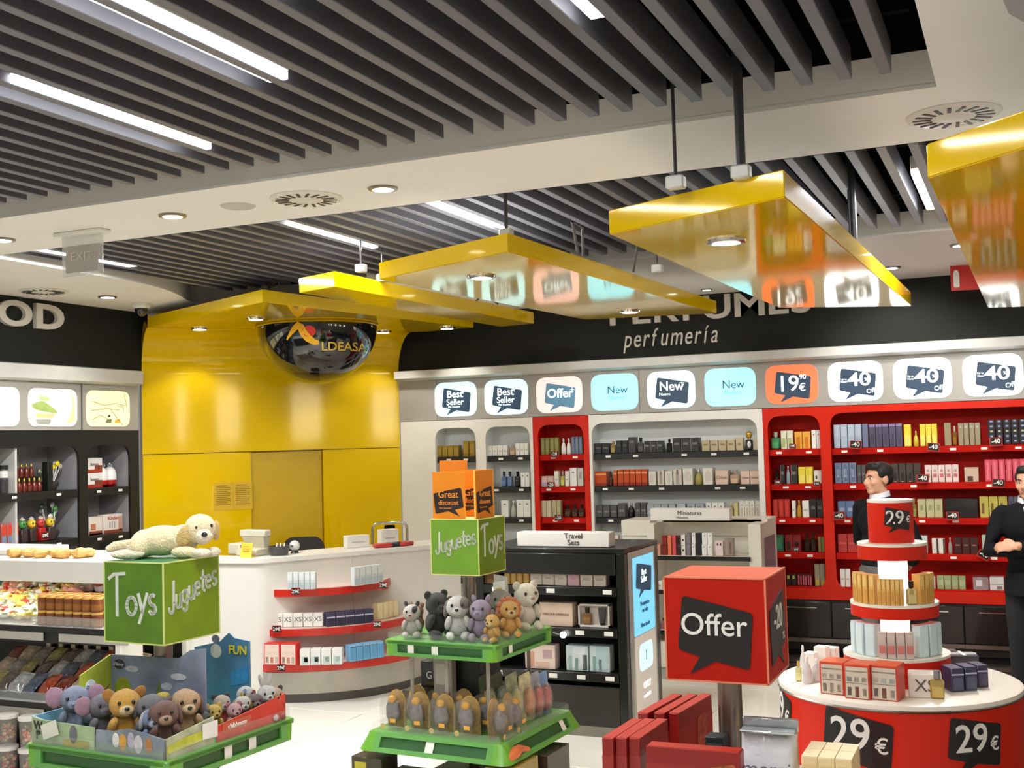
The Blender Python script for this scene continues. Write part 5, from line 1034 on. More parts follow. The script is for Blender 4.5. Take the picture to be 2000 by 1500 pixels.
o = thing('lamp_reflection', 'small glowing ball standing in for a lamp reflection, middle shelf edge of black gondola', 'painted reflection', atY(1100, 1240, BY-.04)); MB().ell((0, 0, 0), (.022, .022, .022), 0, (12, 8)).build('glow_face', mat((255, 255, 255), .3, emit=7, var=0), o); MB().tube([(0, 0, 0), (-.06, .02, .005), (-.1, .045, .01)], .006).build('arm', STEEL, o)  # glowing ball and arm stand in for a lamp reflection, no real spotlight
# ================================================================ white Miniatures stand
MY = 9.15; WHm = mat((226, 222, 208), .4, var=.02)
t = thing('miniatures_gondola', 'white shop gondola with Miniatures sign before the wide white bay', 'display stand', (-2.42, MY, 0)); mx = -2.42
m0, m1 = -2.86, -1.93
MB().box(((m0+m1)/2-mx, .45, 1.255), (m1-m0, .36, .03), b=.004).build('top_deck', WHm, t); MB().box(((m0+m1)/2-mx, .28, 1.2), (m1-m0-.1, .02, .13)).build('top_panel', WHm, t)
for x in (m0+.03, m1-.05): MB().box((x-mx, .3, .63), (.06 if x < -2.4 else .1, .62, 1.24), b=.004).build('side_panel', WHm, t)
MB().box((m1-mx+.002, .3, .8), (.012, .4, .66)).build('grey_inset', mat((120, 122, 130), .3), t)
MB().box(((m0+m1)/2-mx, .3, .63), (m1-m0-.1, .02, 1.2)).build('back_panel', WHm, t)
for z in (.995, .72, .395): 
    s = MB().box(((m0+m1)/2-mx-.02, .14, z-.015), (m1-m0-.12, .32, .03), b=.003).build('shelf', WHm, t); MB().box(((m0+m1)/2-mx-.02, -.024, z-.02), (m1-m0-.13, .008, .034)).build('edge_strip', BLACK, s)
MB().box(((m0+m1)/2-mx, .1, .2), (m1-m0-.1, .3, .2), b=.004).build('base_drawer', WHm, t); MB().box(((m0+m1)/2-mx, .12, .05), (m1-m0-.06, .3, .1)).build('plinth', mat((170, 166, 158), .4), t)
MB().box((m0-.13-mx, .3, .57), (.25, .4, 1.14), b=.006).build('end_unit', WHm, t); MB().box((m0-.13-mx, .3, 1.205), (.25, .42, .13), b=.006).build('end_header', WHm, t)
o = thing('miniatures_sign', 'white sign block reading Miniatures on the white gondola', 'sign', (-2.515, MY+.05, 1.271)); MB().box((0, .05, .05), (.66, .1, .1), b=.005).build('block', WHITE, o)
text('Miniatures', .048, mat((80, 80, 78), .5, var=0), Fr((0, -.001, .062), (1, 0, 0), (0, 0, 1)), 0, 0, o); text('Miniaturas', .024, mat((120, 120, 116), .5, var=0), Fr((-.06, -.001, .025), (1, 0, 0), (0, 0, 1)), 0, 0, o)
mw, MF = 'on upper shelf of Miniatures stand', MY-.01
def mrun(x0, x1, yt, n, st, desc, kind='box', zs=.996, wh=mw, Y=MF): run(wh, zs, x0, x1, yt, n, kind, st, desc, Y=Y, dep=.06)
mrun(1251, 1261, 1062, 1, BOX((206, 190, 150), (.1, .4, .9, .5, (150, 130, 90))), 'small beige carton'); mrun(1262, 1271, 1062, 1, WH1, 'small white carton'); mrun(1272, 1281, 1063, 1, BOX((186, 50, 40)), 'small red carton'); mrun(1282, 1290, 1063, 1, BOX((206, 150, 120)), 'small pinkish carton')
mrun(1292, 1302, 1046, 1, BOX((130, 34, 32), (0, .48, 1, .52, (60, 16, 16))), 'tall dark red carton'); mrun(1303, 1311, 1046, 1, BOX((226, 120, 80)), 'tall orange carton'); mrun(1312, 1320, 1046, 1, BOX((214, 84, 96)), 'tall pink carton'); mrun(1321, 1328, 1046, 1, BOX((90, 50, 46), (.1, .1, .9, .4, (40, 30, 30)), (.1, .55, .9, .9, (40, 30, 30))), 'tall dark carton'); mrun(1329, 1338, 1045, 1, BOX((232, 228, 220), (.1, .47, .9, .5, (150, 150, 150)), (.3, .2, .7, .3, (60, 60, 60)), (.3, .7, .7, .8, (60, 60, 60))), 'tall white carton')
for k, (zs, yt) in enumerate(((.996, 1063), (1.088, 1041))):
    ly = ['lower', 'upper'][k]
    mrun(1340, 1349, yt, 1, BOX((130, 124, 130)), f'{ly} grey miniature carton', zs=zs); mrun(1350, 1358, yt, 1, WH2, f'{ly} white miniature carton left of the black one', zs=zs); mrun(1359, 1369, yt, 1, BOX((44, 42, 42)), f'{ly} black miniature carton', zs=zs); mrun(1370, 1391, yt, 2, WH2, f'{ly} white miniature carton', zs=zs)
mrun(1396, 1412, 1057, 1, BOX((236, 214, 214), (.2, .7, .4, .85, (80, 40, 50)), (.6, .7, .8, .85, (80, 40, 50))), 'white pink carton with dark hearts'); mrun(1414, 1432, 1052, 1, BOX((150, 132, 122), (.2, .1, .4, .9, (170, 150, 140)), (.6, .1, .8, .8, (120, 96, 90))), 'grey brown printed carton')
lw = 'on middle shelf of Miniatures stand'
mrun(1258, 1267, 1135, 1, BOX((110, 50, 46)), 'dark red carton', zs=.721, wh=lw, Y=MF); mrun(1268, 1294, 1134, 1, BOX((232, 228, 220), (.15, .3, .35, .6, (70, 50, 60)), (.5, .3, .9, .5, (180, 176, 170))), 'white carton with dark square', zs=.721, wh=lw, Y=MF)
for i in range(5): 
    x = atY(1262+8*i, 1210, MF).x; o = put('miniature_bottle', goods('flask', .032, .032, .09, C((150, 130, 120)[0]+i*9, 120-i*6, 110, cap=(70, 66, 66))), None, (x, MF+.02, .396)); tag(o, f'{ORD[i]} tiny perfume bottle on lowest shelf of Miniatures stand', 'bottle', 'tiny perfume bottles')
# ================================================================ round red tower
TC = Vector((-.5556, 5.3494, 0)); TR = .503
def cyl(px, py, R):
    d = ray(px, py); ox, oy = -TC.x, -TC.y; A = d.x**2+d.y**2; B = ox*d.x+oy*d.y; Cc = ox*ox+oy*oy-R*R
    k = (-B-math.sqrt(max(0, B*B-A*Cc)))/A; return math.atan2(oy+d.y*k, ox+d.x*k), EYE+d.z*k
def wrap(me, R, a0, z0):
    for v in me.vertices:
        x, y, z = v.co; a = a0+x/R; v.co = ((R+z)*math.cos(a), (R+z)*math.sin(a), z0+y)
    return me
def curved_plate(pts, R, a0, z0, t_, m, name, parent):
    b = bmesh.new(); fv = [b.verts.new((x, y, t_)) for x, y in pts]; f_ = b.faces.new(fv); bmesh.ops.triangulate(b, faces=[f_])
    xs = [p[0] for p in pts]; n = int((max(xs)-min(xs))/(R*.08))
    for i in range(1, n): bmesh.ops.bisect_plane(b, geom=b.verts[:]+b.edges[:]+b.faces[:], plane_co=(min(xs)+(max(xs)-min(xs))*i/n, 0, 0), plane_no=(1, 0, 0))
    me = bpy.data.meshes.new(name); b.to_mesh(me); b.free(); me.materials.append(m); return put(name, wrap(me, R, a0, z0), parent)
tw = thing('promotion_tower', 'round red tiered promotion tower with twenty nine euro bubbles', 'display stand', TC)
MB().lathe([(TR-.03, 0), (TR-.03, .06), (TR, .06), (TR, .835), (0, .835)], 72).build('drum', RED, tw, angle=.9)
MB().lathe([(TR+.004, .835), (TR+.006, .85), (TR+.004, .862), (TR-.015, .87), (0, .87)], 72, cap=False).build('drum_top', mat((240, 234, 220), .3, var=.01), tw, angle=1)
MB().lathe([(TR+.004, .834), (TR+.009, .84), (TR+.004, .846)], 72, cap=False).build('rim', STEEL, tw)
TIER = [(.223, .87, .99), (.185, 1.15, 1.21), (.146, 1.395, 1.465)]
for r, z0, z1 in TIER:
    s = MB().lathe([(r-.004, z0), (r, z0), (r, z1-.012), (0, z1-.012)], 56).build('tier', RED, tw, angle=.9); MB().lathe([(r+.001, z1-.012), (r+.001, z1), (0, z1)], 56, cap=False).build('tier_top', mat((240, 234, 220), .3, var=.01), s, angle=.9)
GLOW = mat((255, 253, 240), .4, emit=2.6, ecol=(255, 253, 240), var=0)
for z0, z1 in ((.99, 1.149), (1.21, 1.394)): MB().lathe([(.062, z0), (.062, z1)], 32, cap=False).build('lit_column', GLOW, tw)
s = MB().lathe([(.0965, 1.4655), (.0965, 1.645), (.0, 1.645)], 48).build('crown_drum', RED, tw, angle=.9); MB().lathe([(.0975, 1.64), (.0975, 1.651), (0, 1.651)], 48, cap=False).build('crown_top', mat((240, 234, 220), .3, var=.01), s)
for px, py, sc, par in ((1672, 1440, .285, tw), (1908, 1446, .245, tw), (1541, 1392, .27, tw)):
    a0, z0 = cyl(px, py, TR)
    if px < 1600: a0 -= .22
    curved_plate(bubble(sc, sc*.95), TR, a0, z0, .003, TAGK, 'speech_bubble', par)
    me = text_mesh('29', sc*.62, INKW, t=.001, bold=.01)
    for v in me.vertices: v.co.x -= sc*.09; v.co.y += sc*.02
    k = put('lettering', wrap(me, TR+.004, a0, z0), par); me = text_mesh('€', sc*.3, INKW, t=.001, bold=.01)
    for v in me.vertices: v.co.x += sc*.36; v.co.y -= sc*.1
    put('lettering', wrap(me, TR+.004, a0, z0), par)
a0, z0 = cyl(1754, 1012, .0965); curved_plate(bubble(.115, .115), .0965, a0, z0-.0, .002, TAGK, 'speech_bubble', s)
me = text_mesh('29', .082, INKW, t=.0008, bold=.01)
for v in me.vertices: v.co.x -= .013
put('lettering', wrap(me, .0985, a0, z0), s); me = text_mesh('€', .04, INKW, t=.0008, bold=.01)
for v in me.vertices: v.co.x += .05; v.co.y -= .008
put('lettering', wrap(me, .0985, a0, z0), s)
def onpx(px, py, z): q = atZ(px, py, z); return q
def face_cam(p): return math.atan2(-p.x, p.y)*1.0
def tput(name, cat, label, kind, px, py, z, wpx, yt, st, d=None, rz=None, group=None, word=None):
    p = atZ(px, py, z); dist = -p.x*sy+p.y*cy; w = wpx*dist/F_PX; h = atY(px, yt, p.y).z-z; rz = face_cam(p) if rz is None else rz; d = d or w*.8
    o = put(name, goods(kind, w, d, h, st), None, (p.x-math.sin(rz)*d/2, p.y+math.cos(rz)*d/2, z+.001), rz); tag(o, label, cat, group)
    if word: 
        l = put('lettering', word, o); l.matrix_local = Matrix.Translation((0, -d/2-.0015, h*.5)) @ Matrix.Rotation(math.pi/2, 4, 'X')
    return o
HOUSE = BOX((204, 62, 40), (.05, .03, .95, .93, (206, 196, 176)), (.08, .78, .92, .82, (176, 170, 156)), (.1, .5, .3, .64, (176, 186, 180)), (.4, .5, .6, .64, (176, 186, 180)), (.7, .5, .9, .64, (176, 186, 180)), (.08, .44, .92, .47, (170, 160, 150)), (.12, .1, .28, .34, (110, 100, 96)), (.42, .06, .58, .36, (150, 60, 46)), (.72, .1, .88, .32, (180, 168, 150)), top=(226, 100, 56))
for i, (px, py, wp, yt) in enumerate(((1626, 1357, 48, 1294), (1675, 1366, 50, 1299), (1728, 1369, 53, 1301))): tput('house_box', 'box', f'{ORD[i]} orange-red box printed with a house front on the red tower', 'box', px, py, .87, wp, yt, HOUSE, .11, -.16, 'house-printed boxes on the tower')
tput('white_carton', 'box', 'white carton with large letters behind the amber bottle on red tower', 'box', 1808, 1364, .87, 62, 1318, BOX((236, 230, 218)), .1, .1, None, text_mesh('XS', .07, mat((90, 84, 80), .5, var=0), t=.0008))
tput('perfume_bottle', 'bottle', 'amber perfume bottle with silver cap before the white lettered carton', 'bottle', 1832, 1367, .87, 29, 1312, C(206, 176, 90, cap=(150, 150, 156)), .04, .1)
VIO = BOX((58, 56, 84), (0, .7, 1, .76, (190, 190, 206)), (.1, .1, .9, .6, (84, 82, 110)))
for i, (px, py, wp, yt) in enumerate(((1872, 1352, 26, 1306), (1898, 1350, 24, 1303), (1921, 1343, 22, 1300))): tput('gift_carton', 'box', f'{ORD[i]} dark violet gift carton on the right of the red tower top', 'box', px, py, .87, wp, yt, VIO, .09, .5, 'dark violet gift cartons')
p = atZ(1880, 1312, .87); t = thing('ribboned_box', 'dark gift box tied with white ribbon behind the violet cartons', 'gift box', (p.x, p.y, .871), .3)
MB().box((0, 0, .04), (.12, .1, .08), b=.003).build('box', mat((70, 68, 76), .3), t); MB().box((0, 0, .0805), (.122, .014, .002)).build('ribbon', PAPER, t); MB().box((0, 0, .0812), (.014, .102, .002)).build('ribbon', PAPER, t)
p = atZ(1850, 1300, .87); o = put('dark_carton', goods('box', .12, .06, .06, BOX((60, 54, 50), (.2, .2, .8, .8, (90, 80, 70)))), None, (p.x-.02, p.y+.06, .871), .2); tag(o, 'low dark carton at the back of the red tower top', 'box')
LOT = C(226, 220, 222, tr=.25, cap=(236, 232, 226), cm=0); 
for i, (px, py, wp, yt, st, lb) in enumerate(((1559, 1332, 13, 1293, C(226, 216, 150, tr=.3, cap=(220, 190, 90)), 'small bottle with yellow cap at the left of the tower top'), (1576, 1337, 19, 1284, LOT, 'pale lilac lotion bottle in front on the red tower top'), (1594, 1333, 20, 1289, LOT, 'pale lilac lotion bottle next to the house boxes'), (1568, 1318, 14, 1262, C(236, 234, 230, tr=.1, cap=(230, 230, 230), cm=0), 'white pump bottle behind the lilac lotion bottles'))): tput('lotion_bottle', 'bottle', lb, 'flask' if i in (1, 2, 3) else 'bottle', px, py, .87, wp, yt, st, .04, 0, 'lotion bottles on the tower')
for i, (px, py, wp, yt) in enumerate(((1574, 1318, 22, 1276), (1596, 1312, 24, 1264), (1616, 1308, 20, 1266))): tput('white_carton', 'box', f'{ORD[i]} white lotion carton behind the lilac bottles on the tower', 'box', px+6, py-8, .87, wp, yt, BOX((232, 228, 222)), .06, -.2, 'white lotion cartons')
t2n, t3n = TIER[0][2], TIER[1][2]
def ring(n, r, a0, a1, z, w, d, h, st, desc, where, kind='box'):
    for i in range(n):
        a = R_(a0+(a1-a0)*(i+.5)/n); o = put('perfume_box', goods(kind, w, d, h, st), None, (TC.x+r*math.cos(a), TC.y+r*math.sin(a), z+.001), a+math.pi/2); tag(o, olabel(i, n, desc, where), 'box', f'{plural(desc)} {where}')
fc = math.degrees(math.atan2(-TC.y, -TC.x))
ICE = BOX((206, 226, 230), (.06, .06, .94, .94, (216, 234, 236))); GLD = BOX((222, 176, 90), (.2, .05, .8, .5, (206, 150, 70)), (.1, .6, .9, .95, (232, 196, 120)))
PNK = BOX((206, 190, 180), (.1, .2, .9, .5, (214, 130, 120)), (.1, .6, .9, .9, (214, 200, 190)))
ring(3, .165, fc-80, fc-25, t2n, .05, .05, .135, ICE, 'pale ice blue box', 'at the left of the second tier')
ring(4, .19, fc-21, fc+21, t2n, .035, .03, .11, PNK, 'pinkish grey box', 'in the middle of the second tier')
ring(3, .165, fc+28, fc+80, t2n, .05, .05, .135, ICE, 'ice blue box', 'at the right of the second tier')
ring(5, .15, fc-85, fc-26, t3n, .026, .045, .125, GLD, 'slim golden box', 'at the left of the third tier')
ring(6, .158, fc-23, fc+14, t3n, .017, .03, .11, GLD, 'narrow golden box', 'in the middle of the third tier')
ring(4, .145, fc+38, fc+85, t3n, .028, .045, .125, GLD, 'pale golden box', 'at the right of the third tier')
a = R_(fc+27); o = put('perfume_bottle', goods('bottle', .05, .035, .1, C(214, 196, 130, cap=(60, 50, 40), tr=.4)), None, (TC.x+.155*math.cos(a), TC.y+.155*math.sin(a), t3n+.001), a+math.pi/2); tag(o, 'dark-capped perfume bottle among golden boxes on the third tier', 'bottle')
# ================================================================ square stands with a sign cube on a pole
CUBE = .305
def loc_at(px, py, z, c, rz):
    q = atZ(px, py, z)-Vector((c[0], c[1], z)); k, s = math.cos(-rz), math.sin(-rz); return q.x*k-q.y*s, q.x*s+q.y*k
def sign_cube(t, ztop, m_left, m_right, m_top, edge):
    s = CUBE; z0 = ztop-s; h = s/2
    cb = MB().box((0, 0, z0+h), (s-.004, s-.004, s-.004)).build('sign_cube', m_left, t)
    MB().plate(Fr((0, -h, z0+h), (1, 0, 0), (0, 0, 1)), [(-h+.003, -h+.003), (h-.003, -h+.003), (h-.003, h-.003), (-h+.003, h-.003)], t=.003).build('printed_face', m_left, cb)
    MB().plate(Fr((h, 0, z0+h), (0, 1, 0), (0, 0, 1)), [(-h+.003, -h+.003), (h-.003, -h+.003), (h-.003, h-.003), (-h+.003, h-.003)], t=.003).build('printed_face', m_right, cb)
    m = MB()
    for x, y in ((-h, -h), (h, -h), (h, h), (-h, h)): m.box((x*.995, y*.995, z0+h), (.005, .005, s))
    for z in (z0, ztop): m.box((0, -h*.995, z), (s, .005, .005)); m.box((h*.995, 0, z), (.005, s, .005))
    m.build('edge_trim', edge, cb)['kind'] = 'stuff'
    MB().box((0, 0, ztop-.001), (s-.008, s-.008, .006)).build('top_face', m_top, cb)
    return cb, Fr((0, -h, z0+h), (1, 0, 0), (0, 0, 1)), Fr((h, 0, z0+h), (0, 1, 0), (0, 0, 1))
def tray(t, z, half, flare, h, label_spots=()):
    tr = MB().box((0, 0, z-.012), (2*half, 2*half, .02), b=.003).build('tray', GREEN, t)
    for k in range(4):
        a = k*math.pi/2; c, s = math.cos(a), math.sin(a)
        def T(x, y, zz): return (x*c-y*s, x*s+y*c, zz)
        cc = .05; w = half-cc; o = half+flare
        # frame of the rim side around a recessed channel
        m = MB(); P = lambda u, v, d=0: T(u*(w if v > .5 else w+flare*.0), -(half+flare*(1-v))+d-.0, z-h+h*v)
        for v0, v1 in ((0, .22), (.78, 1)): m.add([P(-1, v0), P(1, v0), P(1, v1), P(-1, v1), P(-1, v0, .02), P(1, v0, .02), P(1, v1, .02), P(-1, v1, .02)], [(0, 1, 2, 3), (3, 2, 6, 7), (0, 4, 5, 1)])
        for u0, u1 in ((-1, -.9), (.9, 1)): m.add([P(u0, .22), P(u1, .22), P(u1, .78), P(u0, .78), P(u0, .22, .02), P(u1, .22, .02), P(u1, .78, .02), P(u0, .78, .02)], [(0, 1, 2, 3), (0, 4, 7, 3), (1, 2, 6, 5)])
        side = m.build('rim_side', GREEN, tr, smooth=False)
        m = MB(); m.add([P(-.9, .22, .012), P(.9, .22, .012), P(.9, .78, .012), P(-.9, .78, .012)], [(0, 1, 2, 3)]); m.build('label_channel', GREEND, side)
        for kk, u in label_spots:
            if kk != k: continue
            m = MB(); m.add([P(u-.07, .2, .006), P(u+.07, .2, .006), P(u+.07, .85, .006), P(u-.07, .85, .006)], [(0, 1, 2, 3)]); m.build('price_label', PAPER, side)
        m = MB(); A = [T(w, -half, z), T(half, -half, z), T(half, -w, z), T(w, -o, z-h), T(w+cc*.6+flare*.7, -o, z-h), T(o, -w-cc*.6-flare*.7, z-h), T(o, -w, z-h), T(w, -half+.02, z), T(half-.02, -w, z)]
        m.add([T(w, -half, z), T(half-.015, -half, z), T(half, -half+.015, z), T(half, -w, z), T(w, -o, z-h), T(o-.02-flare*.3, -o, z-h), T(o, -o+.02+flare*.3, z-h), T(o, -w, z-h), T(w, -w, z)], [(0, 4, 5, 1), (1, 5, 6, 2), (2, 6, 7, 3), (0, 1, 2, 3, 8)])
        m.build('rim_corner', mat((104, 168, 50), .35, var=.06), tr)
        m = MB(); m.add([T(-half+.02, -half+.004, z), T(half-.02, -half+.004, z), T(half-.02, -half+.004, z+.04), T(-half+.02, -half+.004, z+.04)], [(0, 1, 2, 3)]); m.build('clear_guard', mat((226, 236, 230), .05, alpha=.13, var=0), tr)
    return tr
def stand(label, c, rz, ztop, pole_r=.036):
    t = thing('sign_stand', label, 'display stand', (c[0], c[1], 0), rz, 'square stands with sign cubes')
    MB().lathe([(pole_r, .05), (pole_r, ztop-CUBE)], 24).build('pole', mat((150, 142, 132), .3, .85, var=.05), t)
    MB().box((0, 0, .06), (.5, .5, .12), b=.01).build('base', mat((60, 62, 58), .4), t)
    return t
PLUSHG = mat((112, 148, 28), .5, var=.16, vscale=7)
CL, RZL, CC_, RZC, CR, RZR, ZT = (-3.124, 3.625), R_(-3.6), (-2.898, 5.896), R_(-3.7), (-.863, 3.549), 0, 1.53
# left toy stand
tl = stand('green toy stand with a Toys cube and a plush puppy on top', CL, RZL, ZT)
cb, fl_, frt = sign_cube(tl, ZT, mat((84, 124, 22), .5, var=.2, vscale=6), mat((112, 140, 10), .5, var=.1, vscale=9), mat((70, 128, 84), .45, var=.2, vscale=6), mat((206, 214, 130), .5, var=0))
LTX = mat((206, 212, 198), .5, var=0)
handtext('Toys', fl_, -.125, -.055, .112, .245, LTX, cb, slope=.1, shrink=[1.4, 1, 1.1, 1])
handtext('Juguetes', frt, -.13, -.035, .085, .27, LTX, cb, slope=.32, shrink=[1.35]+[1]*7)
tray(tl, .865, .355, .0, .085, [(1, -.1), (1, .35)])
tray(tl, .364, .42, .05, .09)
MB().box((0, 0, .6), (.3, .3, .46), b=.006).build('core_panel', BLACK, tl)
# central toy stand
tc = stand('green toy stand with a Juguetes cube and orange discount cards on top', CC_, RZC, ZT)
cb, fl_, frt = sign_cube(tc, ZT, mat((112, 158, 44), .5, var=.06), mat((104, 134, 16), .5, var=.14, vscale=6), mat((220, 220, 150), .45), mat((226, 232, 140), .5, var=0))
handtext('Juguetes', fl_, -.125, -.035, .085, .265, LTX, cb, slope=.24, shrink=[1.35]+[1]*7); handtext('Toys', frt, -.125, -.055, .12, .25, LTX, cb, slope=.14, shrink=[1.4, 1, 1.1, 1])
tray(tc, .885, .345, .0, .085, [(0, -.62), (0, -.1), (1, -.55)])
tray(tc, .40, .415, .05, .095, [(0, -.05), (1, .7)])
MB().box((0, 0, .63), (.24, .24, .4), b=.004).build('core_panel', BLACK, tc)
for x, y in ((-.24, -.24), (.24, -.24), (.24, .24), (-.24, .24), (0, -.27)): MB().box((x, y, .64), (.022, .006, .44)).build('clear_post', mat((170, 160, 150), .2, alpha=.7, var=0), tc)
# red offer stand
tr_ = stand('red Offer cube on a steel pole above the red gift boxes', CR, RZR, ZT, .037)
OFR = mat((178, 24, 6), .5, spec=.2, var=.05, vscale=8)
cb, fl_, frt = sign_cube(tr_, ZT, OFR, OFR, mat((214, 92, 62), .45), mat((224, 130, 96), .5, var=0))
f = Fr(fl_.p(0, 0, .003), fl_.r, fl_.u); MB().plate(f, bubble(.215, .235), t=.003).build('speech_bubble', TAGK, cb); text('Offer', .092, INKW, f, -.004, .012, cb, bold=.004)
f = Fr(frt.p(0, 0, .003), frt.r, frt.u); MB().plate(f, bubble(.215, .235, True), t=.003).build('speech_bubble', TAGK, cb); text('-20', .1, INKW, f, 0, .02, cb, bold=.004, sx=.95); text('%', .03, INKW, f, .075, -.045, cb)
tb_ = MB().box((0, 0, .84), (.74, .74, .04), b=.01).build('tray', mat((196, 190, 178), .4), tr_); MB().box((0, 0, .46), (.6, .6, .7), b=.01).build('cabinet', RED, tr_)
# ---- discount cards on the central cube
def wpt(c, rz, x, y, z): k, s = math.cos(rz), math.sin(rz); return Vector((c[0]+x*k-y*s, c[1]+x*s+y*k, z))
ORC = mat((232, 138, 24), .45, var=.06, vscale=4); BRN = mat((44, 30, 28), .5, var=.1)
def card(label, x, y, w, h, rz, flip=True):
    p = wpt(CC_, RZC, x, y, ZT+.003); t = thing('discount_card', label, 'sign card', p, RZC+rz, 'orange discount cards'); f = Fr((0, 0, h/2), (1, 0, 0), (0, 0, 1))
    MB().plate(f, rrect(-w/2, -h/2, w/2, h/2, .004, 2), t=.012, mi=0, side=1).build('card', [ORC, mat((250, 190, 70), .5)], t)
    f = Fr((0, -.0015, h*.4), (1, 0, 0), (0, 0, 1)); MB().plate(f, bubble(w*.9, h*.62, flip), t=.0015).build('speech_bubble', BRN, t)
    k = mat((236, 150, 60), .5, var=0); text('Great', w*.27, k, f, 0, .022*h/.2, t, bold=.004); text('discount', w*.185, k, f, 0, -.012*h/.2, t, bold=.003); text('Gran descuento', w*.06, k, f, -.02, -.035*h/.2, t)
card('orange Great discount card facing front on the green cube', -.045, -.13, .205, .26, 0)
card('orange Great discount card turned sideways on the right of the cube', .13, -.03, .2, .265, math.pi/2)
card('pale orange discount card half hidden in the middle of the cube', .02, .06, .22, .265, .1)
card('tall orange card at the back left of the cube', -.12, .06, .16, .32, .45)
# ---- packs on the lower central tray
def pack_arch(label, x, y, rz, w=.122, h=.205, body=(150, 128, 60), group='clear arched toy packs'):
    p = wpt(CC_, RZC, x, y, .4005); t = thing('toy_pack', label, 'toy pack', p, RZC+rz, group)
    f = Fr((0, .06, 0), (1, 0, 0), (0, 0, 1)); arch = [(-w/2, 0), (w/2, 0), (w/2, h*.62)]+arc(0, h*.62, w/2, h*.38, 9, 171, 9)+[(-w/2, h*.62)]
    MB().plate(f, arch, t=.003).build('card', mat((168, 130, 56), .5, var=.55, vscale=26), t)
    f2 = Fr((0, -.022, 0), (1, 0, 0), (0, 0, 1)); MB().plate(f2, [(a*.96, b*.97+.003) for a, b in arch], t=.079).build('clear_shell', mat((206, 196, 170), .06, alpha=.14, var=0, coat=.8), t)
    MB().ell((0, .02, h*.44), (w*.38, .03, h*.32), 0, (12, 8), None, .3, x*9).build('toy', mat((110, 106, 116), .4, var=.4, vscale=30), t); MB().ell((0, .012, h*.78), (w*.2, .02, h*.11), 0, (10, 7)).build('toy_top', mat((206, 150, 40), .4), t)
    MB().plate(Fr((w*.2, -.0235, h*.26), (1, 0, 0), (0, 0, 1)), [(-w*.15, -h*.05), (w*.15, -h*.05), (w*.15, h*.05), (-w*.15, h*.05)], t=.001).build('price_sticker', mat((240, 176, 70), .5), t)
    MB().plate(Fr((-w*.32, -.0235, h*.1), (1, 0, 0), (0, 0, 1)), arc(0, 0, w*.12, w*.12, 0, 342, 19), t=.001).build('round_badge', mat((222, 190, 110), .5), t)
    return t
for i in range(4): pack_arch(f'{ORD[i]} clear arched toy pack from the left along the front tray edge', -.315+.155*i, -.345, 0)
for i in range(2): pack_arch(f'{["first", "second"][i]} clear arched toy pack along the right side of the lower tray', .36, -.3+.16*i, math.pi/2)
for i in range(4): pack_arch(f'{ORD[i]} clear arched toy pack in the back row of the lower tray', -.27+.15*i, -.2, 0)
def blister(label, x, y, rz, c, toy, h=.29, w=.09):
    p = wpt(CC_, RZC, x, y, .4005); t = thing('blister_pack', label, 'toy pack', p, RZC+rz, 'tall blister toy packs')
    MB().plate(Fr((0, .02, 0), (1, 0, 0), (0, .14, 1)), rpoly([(-w/2, 0), (w/2, 0), (w/2, h), (-w/2, h*.93)], .012), t=.002).build('card', mat(c, .45, var=.45, vscale=20), t)
    MB().ell((0, .015, h*.4), (w*.36, .03, h*.3), 0, (12, 8), None, .2, x*7).build('toy', mat(toy, .3, var=.3, vscale=25, coat=.3), t); MB().ell((0, .012, h*.4), (w*.42, .04, h*.36), 0, (14, 9)).build('clear_shell', mat((222, 222, 216), .05, alpha=.2, var=0), t)
for i, (x, y, c, toy) in enumerate(((.205, -.14, (60, 74, 46), (120, 140, 60)), (.23, -.06, (74, 84, 60), (90, 110, 60)), (.28, .02, (150, 160, 130), (180, 176, 90)), (.32, .1, (190, 190, 150), (190, 120, 60)), (.33, .19, (150, 150, 160), (176, 80, 60)), (.34, .27, (120, 150, 190), (170, 60, 50)))): blister(f'{ORD[i]} tall blister toy pack rising along the right of the lower tray', x, y, math.pi/2-.35, c, toy, .3-.012*i)
for i, (x, y, lb) in enumerate(((-.3, .08, 'black toy carton with pale letter at the back left of lower tray'), (-.338, -.06, 'low black toy carton at the left edge of lower tray'))):
    p = wpt(CC_, RZC, x, y, .4005); o = put('toy_carton', goods('box', .12, .09, (.3, .16)[i], BOX((30, 28, 28), (.2, .55, .8, .62, (90, 76, 40)), (.2, .45, .7, .5, (80, 66, 40)))), None, p, RZC); tag(o, lb, 'toy carton')
    if i == 0: word_on(o, text_mesh('G', .06, PAPER, t=.001), -.047, .22)
p = wpt(CC_, RZC, -.07, -.2, .615); p.z = .4005; o = put('toy_carton', goods('box', .12, .05, .38, BOX((150, 140, 134), (.1, .6, .9, .9, (180, 170, 160)), (.55, .1, .9, .5, (120, 80, 60)))), None, p+Vector((0, .03, 0)), RZC); tag(o, 'tall grey printed toy carton before the black core of the stand', 'toy carton')
